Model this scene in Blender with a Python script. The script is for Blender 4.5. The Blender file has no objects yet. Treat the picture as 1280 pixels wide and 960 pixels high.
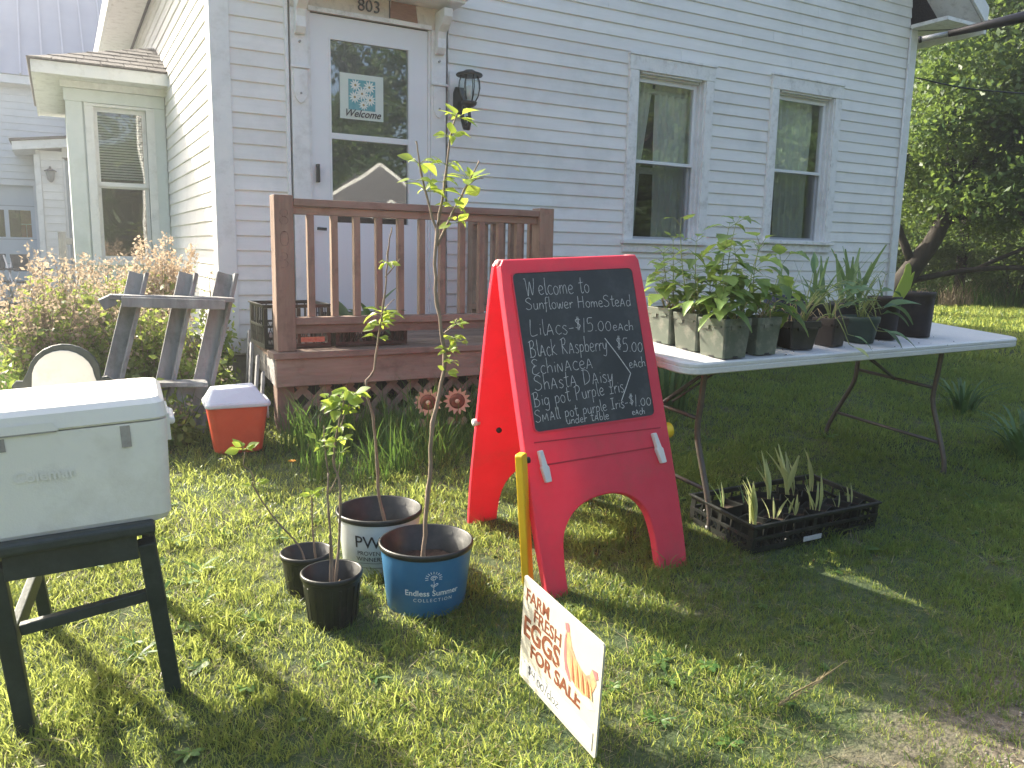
import bpy, math, random
import numpy as np
from mathutils import Vector, Matrix, Euler, noise as mnoise

R = math.radians
rnd = random.Random(7)
scene = bpy.context.scene
col = scene.collection

# ------------------------------------------------------------------ camera
cam_d = bpy.data.cameras.new("camera")
cam = bpy.data.objects.new("camera", cam_d)
col.objects.link(cam)
cam_d.sensor_width = 36.0
cam_d.lens = 28.125
cam_d.clip_start = 0.05
cam_d.clip_end = 600
yaw, pit, rol = R(29.35), R(9.27), R(1.14)
fw = Vector((math.sin(yaw) * math.cos(pit), math.cos(yaw) * math.cos(pit), -math.sin(pit)))
rt = Vector((math.cos(yaw), -math.sin(yaw), 0))
up = rt.cross(fw)
r2 = rt * math.cos(rol) + up * math.sin(rol)
u2 = -rt * math.sin(rol) + up * math.cos(rol)
mw = Matrix((r2, u2, -fw)).transposed().to_4x4()
mw.translation = Vector((0, 0, 1.34))
cam.matrix_world = mw
scene.camera = cam

# ------------------------------------------------------------------ light
SUN_AZ = 117.0      # world angle (from +X, counter-clockwise) towards the sun
SUN_EL = 33.0
sun_dir = Vector((math.cos(R(SUN_AZ)) * math.cos(R(SUN_EL)), math.sin(R(SUN_AZ)) * math.cos(R(SUN_EL)), math.sin(R(SUN_EL))))
world = bpy.data.worlds.new("World")
scene.world = world
world.use_nodes = True
wn = world.node_tree.nodes
wn.clear()
sky = wn.new("ShaderNodeTexSky")
sky.sky_type = 'NISHITA'
sky.sun_disc = False
sky.sun_elevation = R(SUN_EL)
sky.sun_rotation = R(90 - SUN_AZ)
sky.air_density = 1.0
sky.dust_density = 5.0
bg = wn.new("ShaderNodeBackground")
bg.inputs[1].default_value = 0.13
wo = wn.new("ShaderNodeOutputWorld")
world.node_tree.links.new(sky.outputs[0], bg.inputs[0])
world.node_tree.links.new(bg.outputs[0], wo.inputs[0])
sl = bpy.data.lights.new("sun", 'SUN')
sl.energy = 5.0
sl.angle = R(0.5)
sl.color = (1.0, 0.92, 0.76)
sun = bpy.data.objects.new("sun", sl)
col.objects.link(sun)
sun.rotation_euler = sun_dir.to_track_quat('Z', 'Y').to_euler()
scene.view_settings.view_transform = 'Standard'
scene.view_settings.look = 'None'
scene.view_settings.gamma = 1.0
scene.view_settings.exposure = 1.66
scene.render.film_transparent = False
scene.cycles.max_bounces = 8
scene.cycles.transparent_max_bounces = 16
scene.cycles.sample_clamp_indirect = 8
scene.cycles.use_denoising = True

# ------------------------------------------------------------------ materials
MATS = {}
def nd(nt, t, **k):
    n = nt.nodes.new(t)
    for a, b in k.items():
        setattr(n, a, b)
    return n

def pm(name, c1, c2=None, rough=0.6, scale=8.0, bump=0.0, bscale=None, metal=0.0, stretch=(1, 1, 1), spec=0.5,
       c3=None, s3=1.2, amt3=0.5, transl=0.0, randvar=0.0, coat=0.0, det=4):
    """procedural paint/wood/plastic: noise between two colours, optional large patches of a third, bump"""
    if name in MATS:
        return MATS[name]
    m = bpy.data.materials.new(name)
    m.use_nodes = True
    nt = m.node_tree
    nt.nodes.clear()
    L = nt.links.new
    out = nd(nt, "ShaderNodeOutputMaterial")
    bs = nd(nt, "ShaderNodeBsdfPrincipled")
    bs.inputs["Roughness"].default_value = rough
    bs.inputs["Metallic"].default_value = metal
    bs.inputs["Specular IOR Level"].default_value = spec
    bs.inputs["Coat Weight"].default_value = coat
    tc = nd(nt, "ShaderNodeTexCoord")
    mp = nd(nt, "ShaderNodeMapping")
    mp.inputs["Scale"].default_value = stretch
    L(tc.outputs["Object"], mp.inputs[0])
    c2 = c2 or c1
    nz = nd(nt, "ShaderNodeTexNoise")
    nz.inputs["Scale"].default_value = scale
    nz.inputs["Detail"].default_value = det
    nz.inputs["Roughness"].default_value = 0.65
    L(mp.outputs[0], nz.inputs["Vector"])
    ra = nd(nt, "ShaderNodeValToRGB")
    ra.color_ramp.elements[0].position = 0.33
    ra.color_ramp.elements[1].position = 0.68
    ra.color_ramp.elements[0].color = (*c1, 1)
    ra.color_ramp.elements[1].color = (*c2, 1)
    L(nz.outputs["Fac"], ra.inputs[0])
    cc = ra.outputs[0]
    if c3:
        n3 = nd(nt, "ShaderNodeTexNoise")
        n3.inputs["Scale"].default_value = s3
        n3.inputs["Detail"].default_value = 6
        n3.inputs["Roughness"].default_value = 0.7
        L(tc.outputs["Object"], n3.inputs["Vector"])
        r3 = nd(nt, "ShaderNodeValToRGB")
        r3.color_ramp.elements[0].position = 0.5
        r3.color_ramp.elements[1].position = 0.66
        r3.color_ramp.elements[0].color = (0, 0, 0, 1)
        r3.color_ramp.elements[1].color = (amt3, amt3, amt3, 1)
        L(n3.outputs["Fac"], r3.inputs[0])
        mx = nd(nt, "ShaderNodeMix", data_type='RGBA')
        L(r3.outputs[0], mx.inputs["Factor"])
        L(cc, mx.inputs["A"])
        mx.inputs["B"].default_value = (*c3, 1)
        cc = mx.outputs["Result"]
    if randvar:
        oi = nd(nt, "ShaderNodeObjectInfo")
        mr = nd(nt, "ShaderNodeMapRange")
        mr.inputs["To Min"].default_value = 1 - randvar
        mr.inputs["To Max"].default_value = 1 + randvar
        L(oi.outputs["Random"], mr.inputs["Value"])
        hs = nd(nt, "ShaderNodeHueSaturation")
        L(mr.outputs[0], hs.inputs["Value"])
        mr2 = nd(nt, "ShaderNodeMapRange")
        mr2.inputs["To Min"].default_value = 0.5 - randvar * 0.06
        mr2.inputs["To Max"].default_value = 0.5 + randvar * 0.06
        L(oi.outputs["Random"], mr2.inputs["Value"])
        L(mr2.outputs[0], hs.inputs["Hue"])
        L(cc, hs.inputs["Color"])
        cc = hs.outputs[0]
    L(cc, bs.inputs["Base Color"])
    if bump:
        nb = nd(nt, "ShaderNodeTexNoise")
        nb.inputs["Scale"].default_value = bscale or scale * 3
        nb.inputs["Detail"].default_value = 5
        L(mp.outputs[0], nb.inputs["Vector"])
        bp = nd(nt, "ShaderNodeBump")
        bp.inputs["Strength"].default_value = bump
        bp.inputs["Distance"].default_value = 0.01
        L(nb.outputs["Fac"], bp.inputs["Height"])
        L(bp.outputs[0], bs.inputs["Normal"])
    if transl:
        tr = nd(nt, "ShaderNodeBsdfTranslucent")
        L(cc, tr.inputs[0])
        ms = nd(nt, "ShaderNodeMixShader")
        ms.inputs[0].default_value = transl
        L(bs.outputs[0], ms.inputs[1])
        L(tr.outputs[0], ms.inputs[2])
        L(ms.outputs[0], out.inputs[0])
    else:
        L(bs.outputs[0], out.inputs[0])
    MATS[name] = m
    return m

def leafmat(name, c1, c2, ct, transl=0.5, rv=0.35, rough=0.45):
    """leaf: reflecting upper side, warmer light coming through"""
    if name in MATS:
        return MATS[name]
    m = bpy.data.materials.new(name)
    m.use_nodes = True
    nt = m.node_tree
    nt.nodes.clear()
    L = nt.links.new
    out = nd(nt, "ShaderNodeOutputMaterial")
    bs = nd(nt, "ShaderNodeBsdfPrincipled")
    bs.inputs["Roughness"].default_value = rough
    bs.inputs["Specular IOR Level"].default_value = 0.4
    tc = nd(nt, "ShaderNodeTexCoord")
    nz = nd(nt, "ShaderNodeTexNoise")
    nz.inputs["Scale"].default_value = 3.0
    nz.inputs["Detail"].default_value = 3
    geo = nd(nt, "ShaderNodeNewGeometry")
    L(geo.outputs["Position"], nz.inputs["Vector"])
    ra = nd(nt, "ShaderNodeValToRGB")
    ra.color_ramp.elements[0].position = 0.38
    ra.color_ramp.elements[1].position = 0.62
    ra.color_ramp.elements[0].color = (*c1, 1)
    ra.color_ramp.elements[1].color = (*c2, 1)
    oi = nd(nt, "ShaderNodeObjectInfo")
    rp = nd(nt, "ShaderNodeMath", operation='ADD')
    mr0 = nd(nt, "ShaderNodeMapRange")
    mr0.inputs["To Min"].default_value = -0.2
    mr0.inputs["To Max"].default_value = 0.2
    L(geo.outputs["Random Per Island"], mr0.inputs["Value"])
    L(nz.outputs["Fac"], rp.inputs[0])
    L(mr0.outputs[0], rp.inputs[1])
    L(rp.outputs[0], ra.inputs[0])
    hs = nd(nt, "ShaderNodeHueSaturation")
    mr = nd(nt, "ShaderNodeMapRange")
    mr.inputs["To Min"].default_value = 1 - rv
    mr.inputs["To Max"].default_value = 1 + rv
    L(oi.outputs["Random"], mr.inputs["Value"])
    L(mr.outputs[0], hs.inputs["Value"])
    L(ra.outputs[0], hs.inputs["Color"])
    L(hs.outputs[0], bs.inputs["Base Color"])
    tr = nd(nt, "ShaderNodeBsdfTranslucent")
    mx = nd(nt, "ShaderNodeMix", data_type='RGBA')
    mx.inputs["Factor"].default_value = 0.65
    L(hs.outputs[0], mx.inputs["A"])
    mx.inputs["B"].default_value = (*ct, 1)
    L(mx.outputs["Result"], tr.inputs[0])
    ms = nd(nt, "ShaderNodeMixShader")
    ms.inputs[0].default_value = transl
    L(bs.outputs[0], ms.inputs[1])
    L(tr.outputs[0], ms.inputs[2])
    L(ms.outputs[0], out.inputs[0])
    MATS[name] = m
    return m

def glassmat(name="window_glass", tint=(0.82, 0.88, 0.86), minr=0.16, wav=0.05):
    if name in MATS:
        return MATS[name]
    m = bpy.data.materials.new(name)
    m.use_nodes = True
    nt = m.node_tree
    nt.nodes.clear()
    L = nt.links.new
    out = nd(nt, "ShaderNodeOutputMaterial")
    tr = nd(nt, "ShaderNodeBsdfTransparent")
    tr.inputs[0].default_value = (*tint, 1)
    gl = nd(nt, "ShaderNodeBsdfGlossy")
    gl.inputs["Roughness"].default_value = 0.015
    fc = nd(nt, "ShaderNodeLayerWeight")
    fc.inputs["Blend"].default_value = 0.5
    lw = nd(nt, "ShaderNodeMath", operation='POWER')
    lw.inputs[1].default_value = 4.0
    L(fc.outputs["Facing"], lw.inputs[0])
    mr = nd(nt, "ShaderNodeMapRange")
    mr.inputs["To Min"].default_value = minr
    mr.inputs["To Max"].default_value = 1.0
    L(lw.outputs[0], mr.inputs["Value"])
    tc = nd(nt, "ShaderNodeTexCoord")
    nz = nd(nt, "ShaderNodeTexNoise")
    nz.inputs["Scale"].default_value = 1.6
    nz.inputs["Detail"].default_value = 1
    L(tc.outputs["Object"], nz.inputs["Vector"])
    bp = nd(nt, "ShaderNodeBump")
    bp.inputs["Strength"].default_value = wav
    bp.inputs["Distance"].default_value = 0.05
    L(nz.outputs["Fac"], bp.inputs["Height"])
    L(bp.outputs[0], gl.inputs["Normal"])
    ms = nd(nt, "ShaderNodeMixShader")
    L(mr.outputs[0], ms.inputs[0])
    L(tr.outputs[0], ms.inputs[1])
    L(gl.outputs[0], ms.inputs[2])
    L(ms.outputs[0], out.inputs[0])
    MATS[name] = m
    return m

SIDING = pm("white_siding", (0.79, 0.775, 0.74), (0.86, 0.845, 0.81), rough=0.55, scale=5, stretch=(0.4, 0.4, 4), bump=0.06, bscale=60, c3=(0.62, 0.615, 0.58), s3=1.7, amt3=0.45, randvar=0.045)
TRIM = pm("white_trim_paint", (0.76, 0.77, 0.76), (0.83, 0.83, 0.81), rough=0.5, scale=7, bump=0.1, bscale=90, c3=(0.50, 0.49, 0.45), s3=9, amt3=0.35)
OLDTRIM = pm("weathered_trim_paint", (0.80, 0.795, 0.77), (0.87, 0.86, 0.83), rough=0.7, scale=12, bump=0.35, bscale=50, c3=(0.40, 0.38, 0.34), s3=14, amt3=0.45)
DOORP = pm("door_paint", (0.78, 0.79, 0.80), (0.82, 0.83, 0.84), rough=0.35, scale=2)
BAREW = pm("bare_red_wood", (0.24, 0.11, 0.07), (0.32, 0.17, 0.11), rough=0.8, scale=20, stretch=(1, 1, 6), bump=0.4)
VINYL = pm("vinyl_sash", (0.80, 0.81, 0.81), rough=0.35)
FOUND = pm("foundation_stone", (0.25, 0.24, 0.21), (0.36, 0.34, 0.30), rough=0.9, scale=18, bump=0.5)
SHING = pm("asphalt_shingle", (0.085, 0.08, 0.08), (0.17, 0.155, 0.15), rough=0.95, scale=70, bump=0.6, bscale=150, randvar=0.25)
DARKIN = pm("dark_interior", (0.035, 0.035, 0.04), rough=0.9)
CURT = pm("sheer_curtain", (0.74, 0.74, 0.68), (0.82, 0.82, 0.77), rough=0.9, scale=30, transl=0.08)
SHADE = pm("roller_shade", (0.70, 0.70, 0.66), rough=0.8, transl=0.2)
PWOOD = pm("weathered_deck_wood", (0.20, 0.130, 0.092), (0.36, 0.255, 0.185), rough=0.8, scale=9, stretch=(1, 1, 0.14), bump=0.5, bscale=45, c3=(0.10, 0.065, 0.045), s3=6, amt3=0.5, randvar=0.14)
PWOODX = pm("weathered_deck_wood_long", (0.20, 0.135, 0.098), (0.35, 0.25, 0.19), rough=0.8, scale=9, stretch=(0.12, 1, 1), bump=0.5, bscale=45, c3=(0.11, 0.07, 0.05), s3=5, amt3=0.5, randvar=0.12)
GWOOD = pm("grey_weathered_wood", (0.20, 0.20, 0.195), (0.37, 0.37, 0.36), rough=0.85, scale=10, stretch=(1, 1, 0.12), bump=0.5, bscale=40, c3=(0.10, 0.11, 0.09), s3=7, amt3=0.5, randvar=0.12)
GPAINT = pm("dark_green_chair_paint", (0.020, 0.030, 0.028), (0.032, 0.045, 0.042), rough=0.5, scale=20, bump=0.15, c3=(0.07, 0.085, 0.08), s3=12, amt3=0.35)
CREAM = pm("cream_panel_paint", (0.68, 0.66, 0.60), (0.76, 0.74, 0.68), rough=0.7, scale=8, c3=(0.45, 0.42, 0.37), s3=14, amt3=0.4)
COOLW = pm("cooler_white_plastic", (0.86, 0.82, 0.74), (0.89, 0.855, 0.785), rough=0.4, scale=3, bump=0.05, bscale=200, c3=(0.66, 0.61, 0.52), s3=5.0, amt3=0.45)
COOLG = pm("cooler_grey_tape", (0.30, 0.27, 0.24), (0.42, 0.39, 0.35), rough=0.7, scale=25)
REDPL = pm("red_easel_plastic", (0.78, 0.055, 0.100), (0.83, 0.075, 0.125), rough=0.42, scale=5, bump=0.08, bscale=160, c3=(0.62, 0.10, 0.11), s3=7, amt3=0.45, transl=0.3)
YELPL = pm("yellow_plastic", (0.80, 0.52, 0.02), (0.84, 0.58, 0.03), rough=0.4, transl=0.1)
CHALKB = pm("chalkboard", (0.018, 0.024, 0.028), (0.030, 0.038, 0.042), rough=0.55, scale=6, c3=(0.085, 0.092, 0.095), s3=5.5, amt3=0.5)
CHALK = pm("chalk", (0.46, 0.46, 0.45), (0.70, 0.70, 0.68), rough=0.95, scale=140)
CLIPW = pm("white_clip_plastic", (0.72, 0.70, 0.68), rough=0.4)
TABW = pm("table_plastic", (0.66, 0.67, 0.68), (0.72, 0.73, 0.73), rough=0.45, scale=60, bump=0.08, bscale=300, c3=(0.58, 0.57, 0.54), s3=6, amt3=0.3)
TSTEEL = pm("brown_powder_steel", (0.10, 0.085, 0.075), (0.14, 0.12, 0.105), rough=0.4, scale=30, metal=0.3)
BLKPL = pm("black_nursery_plastic", (0.012, 0.014, 0.013), (0.024, 0.026, 0.024), rough=0.42, scale=14, bump=0.1, c3=(0.07, 0.065, 0.055), s3=10, amt3=0.4)
BRNPL = pm("brown_black_plastic", (0.018, 0.013, 0.011), (0.030, 0.022, 0.019), rough=0.5, scale=14, c3=(0.09, 0.075, 0.06), s3=11, amt3=0.4)
NAVY = pm("navy_pot_plastic", (0.008, 0.016, 0.045), (0.012, 0.022, 0.06), rough=0.4)
BLUEPL = pm("blue_pot_plastic", (0.035, 0.155, 0.33), (0.045, 0.19, 0.39), rough=0.4, scale=3, c3=(0.10, 0.22, 0.34), s3=7, amt3=0.3)
WHTPL = pm("white_pot_plastic", (0.60, 0.63, 0.64), (0.70, 0.72, 0.72), rough=0.45, scale=4, c3=(0.42, 0.40, 0.34), s3=8, amt3=0.3)
GRNPOT = pm("sage_pot_plastic", (0.085, 0.105, 0.078), (0.13, 0.15, 0.115), rough=0.6, scale=9, c3=(0.24, 0.23, 0.19), s3=16, amt3=0.7, randvar=0.15, bump=0.1)
TEALPOT = pm("dark_green_pot_plastic", (0.03, 0.055, 0.045), (0.045, 0.075, 0.06), rough=0.5, scale=9)
SOIL = pm("potting_soil", (0.035, 0.022, 0.015), (0.085, 0.055, 0.038), rough=1.0, scale=60, bump=0.9, bscale=90)
INK = pm("black_ink", (0.02, 0.02, 0.022), rough=0.7)
WPRINT = pm("white_print", (0.75, 0.78, 0.80), rough=0.6)
BPRINT = pm("brown_print", (0.17, 0.050, 0.022), (0.22, 0.068, 0.032), rough=0.6, scale=40)
OPRINT = pm("orange_feather_print", (0.60, 0.30, 0.13), (0.66, 0.44, 0.24), rough=0.6, scale=14, stretch=(1, 1, 0.3), c3=(0.55, 0.10, 0.12), s3=18, amt3=0.7)
PPRINT = pm("pink_print", (0.60, 0.16, 0.16), rough=0.6)
GPRINT = pm("grey_print", (0.55, 0.56, 0.52), rough=0.6)
SIGNW = pm("sign_board", (0.52, 0.49, 0.40), (0.57, 0.54, 0.45), rough=0.5, scale=3, c3=(0.48, 0.44, 0.35), s3=5, amt3=0.35)
WIRE = pm("wire_steel", (0.45, 0.45, 0.43), rough=0.35, metal=0.8)
REDC = pm("red_cooler_plastic", (0.66, 0.085, 0.035), (0.72, 0.11, 0.05), rough=0.42, scale=5, c3=(0.45, 0.05, 0.03), s3=6, amt3=0.3)
LIDC = pm("white_lid_plastic", (0.62, 0.65, 0.70), (0.72, 0.74, 0.77), rough=0.45, scale=6, c3=(0.45, 0.46, 0.47), s3=8, amt3=0.3)
RUST = pm("rusty_metal", (0.13, 0.05, 0.03), (0.26, 0.12, 0.07), rough=0.7, scale=30, metal=0.3)
PETAL = pm("cream_painted_metal", (0.50, 0.40, 0.26), (0.60, 0.50, 0.34), rough=0.6, scale=30)
GRNMET = pm("sage_painted_metal", (0.22, 0.26, 0.17), rough=0.6)
BLKMET = pm("black_lantern_metal", (0.02, 0.024, 0.024), (0.035, 0.04, 0.04), rough=0.45, scale=30, metal=0.3)
BARK = pm("bark", (0.018, 0.015, 0.012), (0.052, 0.044, 0.036), rough=0.95, scale=14, stretch=(1, 1, 0.25), bump=0.9, bscale=30)
TWIG = pm("sapling_bark", (0.19, 0.135, 0.095), (0.33, 0.25, 0.185), rough=0.8, scale=40, stretch=(1, 1, 0.3), bump=0.3)
STEMG = pm("green_stem", (0.16, 0.22, 0.06), (0.28, 0.30, 0.10), rough=0.6, scale=12)
BARNW = pm("barn_white_paint", (0.62, 0.66, 0.70), (0.70, 0.73, 0.76), rough=0.7, scale=3, c3=(0.50, 0.53, 0.56), s3=1.1, amt3=0.4)
METROOF = pm("blue_grey_metal_roof", (0.17, 0.22, 0.31), (0.22, 0.27, 0.36), rough=0.5, scale=0.8, metal=0.35)
GARDOOR = pm("garage_door_paint", (0.48, 0.54, 0.60), (0.53, 0.59, 0.64), rough=0.6, scale=1.5)
FABRIC = pm("dark_chair_webbing", (0.03, 0.038, 0.05), (0.05, 0.06, 0.075), rough=0.9, scale=50)
ALU = pm("dull_aluminium", (0.42, 0.43, 0.44), rough=0.45, metal=0.7)
POLEM = pm("dark_bronze_metal", (0.022, 0.022, 0.026), (0.035, 0.035, 0.04), rough=0.4, metal=0.4)
GLASS = glassmat("window_glass", (0.94, 0.96, 0.94), 0.17, 0.03)
SCREEN = glassmat("insect_screen_mesh", (0.84, 0.84, 0.85), 0.0, 0.0)
DGLASS = glassmat("door_glass", (0.70, 0.74, 0.76), 0.20, 0.03)
BGLASS = glassmat("old_wavy_glass", (0.85, 0.88, 0.88), 0.12, 0.14)
LGLASS = glassmat("lantern_glass", (0.9, 0.95, 0.95), 0.05, 0.02)

LF_SAP = leafmat("sapling_leaf", (0.17, 0.28, 0.05), (0.27, 0.38, 0.07), (0.58, 0.68, 0.09), 0.55, 0.2)
LF_RASP = leafmat("raspberry_leaf", (0.095, 0.18, 0.055), (0.19, 0.29, 0.09), (0.42, 0.56, 0.09), 0.42, 0.4)
LF_IRIS = leafmat("iris_leaf", (0.11, 0.19, 0.08), (0.18, 0.27, 0.12), (0.25, 0.38, 0.10), 0.35, 0.3)
LF_PALE = leafmat("pale_sprout", (0.40, 0.46, 0.17), (0.52, 0.56, 0.26), (0.6, 0.62, 0.28), 0.35, 0.25)
LF_DARK = leafmat("dark_broad_leaf", (0.065, 0.13, 0.055), (0.12, 0.20, 0.08), (0.16, 0.28, 0.06), 0.3, 0.3)
GRASS = leafmat("grass_blade", (0.034, 0.105, 0.026), (0.100, 0.190, 0.048), (0.66, 0.70, 0.17), 0.56, 0.32, 0.36)
THATCH = leafmat("dry_grass", (0.24, 0.20, 0.11), (0.36, 0.30, 0.17), (0.42, 0.34, 0.16), 0.3, 0.3)
TALLG = leafmat("tall_grass_blade", (0.04, 0.105, 0.025), (0.10, 0.18, 0.045), (0.20, 0.34, 0.05), 0.42, 0.3)
LF_TREE = leafmat("woodland_leaf", (0.038, 0.082, 0.026), (0.085, 0.140, 0.040), (0.30, 0.42, 0.08), 0.42, 0.35)
LF_TREE2 = leafmat("woodland_leaf_yellow", (0.09, 0.13, 0.03), (0.18, 0.21, 0.05), (0.42, 0.47, 0.11), 0.45, 0.25)
LF_DRY = leafmat("dry_pink_seedheads", (0.34, 0.26, 0.19), (0.52, 0.42, 0.31), (0.58, 0.47, 0.34), 0.4, 0.3, 0.8)
LF_BUSH = leafmat("bush_leaf", (0.13, 0.21, 0.05), (0.24, 0.32, 0.09), (0.42, 0.50, 0.09), 0.5, 0.3)

# ------------------------------------------------------------------ mesh builder
class MB:
    def __init__(s):
        s.v = []; s.f = []; s.sm = []
    def add(s, vs, fs, smooth=False, M=None):
        n = len(s.v)
        if M is not None:
            vs = [M @ Vector(v) for v in vs]
        s.v += [tuple(v) for v in vs]
        s.f += [tuple(i + n for i in f) for f in fs]
        s.sm += [smooth] * len(fs)
        return s
    def box(s, x0, x1, y0, y1, z0, z1, M=None):
        vs = [(x0, y0, z0), (x1, y0, z0), (x1, y1, z0), (x0, y1, z0), (x0, y0, z1), (x1, y0, z1), (x1, y1, z1), (x0, y1, z1)]
        return s.add(vs, [(0, 3, 2, 1), (4, 5, 6, 7), (0, 1, 5, 4), (1, 2, 6, 5), (2, 3, 7, 6), (3, 0, 4, 7)], M=M)
    def beam(s, a, b, w, d, upv=(0, 0, 1)):
        """box of width w (sideways) and depth d (along upv) from a to b"""
        a = Vector(a); b = Vector(b)
        t = (b - a).normalized()
        u = Vector(upv); x = t.cross(u).normalized(); y = x.cross(t).normalized()
        vs = []
        for p in (a, b):
            for sx, sy in ((-1, -1), (1, -1), (1, 1), (-1, 1)):
                vs.append(p + x * (sx * w / 2) + y * (sy * d / 2))
        return s.add(vs, [(0, 1, 2, 3), (7, 6, 5, 4), (0, 4, 5, 1), (1, 5, 6, 2), (2, 6, 7, 3), (3, 7, 4, 0)])
    def prism(s, pts, y0, y1, M=None, smooth=False):
        """2-D outline in x,z pushed from y0 to y1"""
        n = len(pts)
        vs = [(p[0], y0, p[1]) for p in pts] + [(p[0], y1, p[1]) for p in pts]
        fs = [tuple(range(n)), tuple(range(2 * n - 1, n - 1, -1))]
        fs += [(i, i + n, (i + 1) % n + n, (i + 1) % n) for i in range(n)]
        return s.add(vs, fs, M=M, smooth=smooth)
    def tube(s, pts, r, n=8, caps=True, M=None):
        pts = [Vector(p) for p in pts]
        rs = r if isinstance(r, (list, tuple)) else [r] * len(pts)
        vs = []; fs = []
        prev = None
        for i, p in enumerate(pts):
            t = (pts[min(i + 1, len(pts) - 1)] - pts[max(i - 1, 0)]).normalized()
            if prev is None:
                a = Vector((0, 0, 1)) if abs(t.z) < 0.9 else Vector((1, 0, 0))
                x = t.cross(a).normalized()
            else:
                x = (prev - t * prev.dot(t)).normalized()
            prev = x
            y = t.cross(x)
            for k in range(n):
                an = 2 * math.pi * k / n
                vs.append(p + (x * math.cos(an) + y * math.sin(an)) * rs[i])
        for i in range(len(pts) - 1):
            for k in range(n):
                fs.append((i * n + k, i * n + (k + 1) % n, (i + 1) * n + (k + 1) % n, (i + 1) * n + k))
        if caps:
            fs.append(tuple(range(n - 1, -1, -1)))
            fs.append(tuple((len(pts) - 1) * n + k for k in range(n)))
        return s.add(vs, fs, smooth=True, M=M)
    def lathe(s, prof, n=32, M=None, wob=0.0, closed=False):
        vs = []; fs = []
        m = len(prof)
        for k in range(n):
            a = 2 * math.pi * k / n
            w = 1 + wob * math.sin(2 * a + 0.7) + wob * 0.5 * math.sin(3 * a)
            for r, z in prof:
                vs.append((r * w * math.cos(a), r * w * math.sin(a), z))
        for k in range(n):
            k2 = (k + 1) % n
            for i in range(m - 1):
                fs.append((k * m + i, k2 * m + i, k2 * m + i + 1, k * m + i + 1))
        return s.add(vs, fs, smooth=True, M=M)
    def build(s, name, mat, parent=None, world=None, bevel=0.0, seg=2, kind=None, autosm=True):
        me = bpy.data.meshes.new(name)
        v = s.v
        if world is not None:
            o = Vector(world)
            v = [(a - o.x, b - o.y, c - o.z) for a, b, c in v]
        me.from_pydata(v, [], s.f)
        me.polygons.foreach_set("use_smooth", s.sm)
        me.materials.append(mat)
        me.update()
        ob = bpy.data.objects.new(name, me)
        col.objects.link(ob)
        if parent is not None:
            ob.parent = parent
        if bevel:
            b = ob.modifiers.new("bevel", 'BEVEL')
            b.width = bevel
            b.segments = seg
            b.limit_method = 'ANGLE'
            b.angle_limit = R(40)
        if kind:
            ob["kind"] = kind
        return ob

def thing(name, label, cat, loc, rz=0.0, group=None, rot=None):
    o = bpy.data.objects.new(name, None)
    o.empty_display_size = 0.1
    col.objects.link(o)
    o.location = loc
    o.rotation_euler = rot if rot is not None else (0, 0, rz)
    o["label"] = label
    o["category"] = cat
    if group:
        o["group"] = group
    return o

def tag(o, label, cat, group=None):
    o["label"] = label; o["category"] = cat
    if group: o["group"] = group
    return o

def inst(ob, parent, M=None, name=None):
    """a copy that shares its mesh"""
    c = ob.copy()
    col.objects.link(c)
    c.parent = parent
    if M is not None:
        c.matrix_basis = M
    return c

def gz(x, y):
    """height of the lawn: it falls from the house towards the road"""
    return 0.09 * min(y, 5.3) + 0.05 * (min(max(x, -1.5), 2.2) - 1.4)

def frame_from(pos, d, upv, size):
    """matrix with local +Y along d, +Z near upv"""
    y = Vector(d).normalized()
    x = y.cross(Vector(upv))
    if x.length < 1e-4:
        x = y.cross(Vector((1, 0.2, 0)))
    x.normalize()
    z = x.cross(y)
    M = Matrix((x, y, z)).transposed().to_4x4()
    M = M @ Matrix.Diagonal((size, size, size, 1))
    M.translation = Vector(pos)
    return M

def leaf_mesh(name, mat, wid=0.55, fold=0.12, curl=0.25, peak=0.4, tooth=0.0, tipsharp=1.0, wavy=0.0, seed=0):
    """single leaf blade, length 1 along +Y, midrib fold, drooping tip"""
    rr = random.Random(seed)
    rows = 9 if tooth else 7
    vs = []; fs = []
    for i in range(rows):
        t = i / (rows - 1)
        w = wid / 2 * (math.sin(math.pi * min(1, t / (2 * peak)) if t < peak else math.pi / 2) if t < peak else (1 - ((t - peak) / (1 - peak)) ** 1.7) ** tipsharp)
        if tooth and 0 < i < rows - 1:
            w *= 1 + (tooth if i % 2 else -tooth)
        w = max(w, 0.012)
        z = -curl * t * t
        wv = wavy * math.sin(t * 9 + seed)
        vs += [(-w, t, z + fold * w * 2 + wv), (-w * 0.5, t, z + fold * w * 0.8), (0, t, z), (w * 0.5, t, z + fold * w * 0.8), (w, t, z + fold * w * 2 - wv)]
    for i in range(rows - 1):
        for k in range(4):
            a = i * 5 + k
            fs.append((a, a + 1, a + 6, a + 5))
    me = bpy.data.meshes.new(name)
    me.from_pydata(vs, [], fs)
    me.polygons.foreach_set("use_smooth", [True] * len(fs))
    me.materials.append(mat)
    return me

def mk(name, me, parent=None, M=None):
    o = bpy.data.objects.new(name, me)
    col.objects.link(o)
    if parent is not None:
        o.parent = parent
    if M is not None:
        o.matrix_basis = M
    return o

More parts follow.
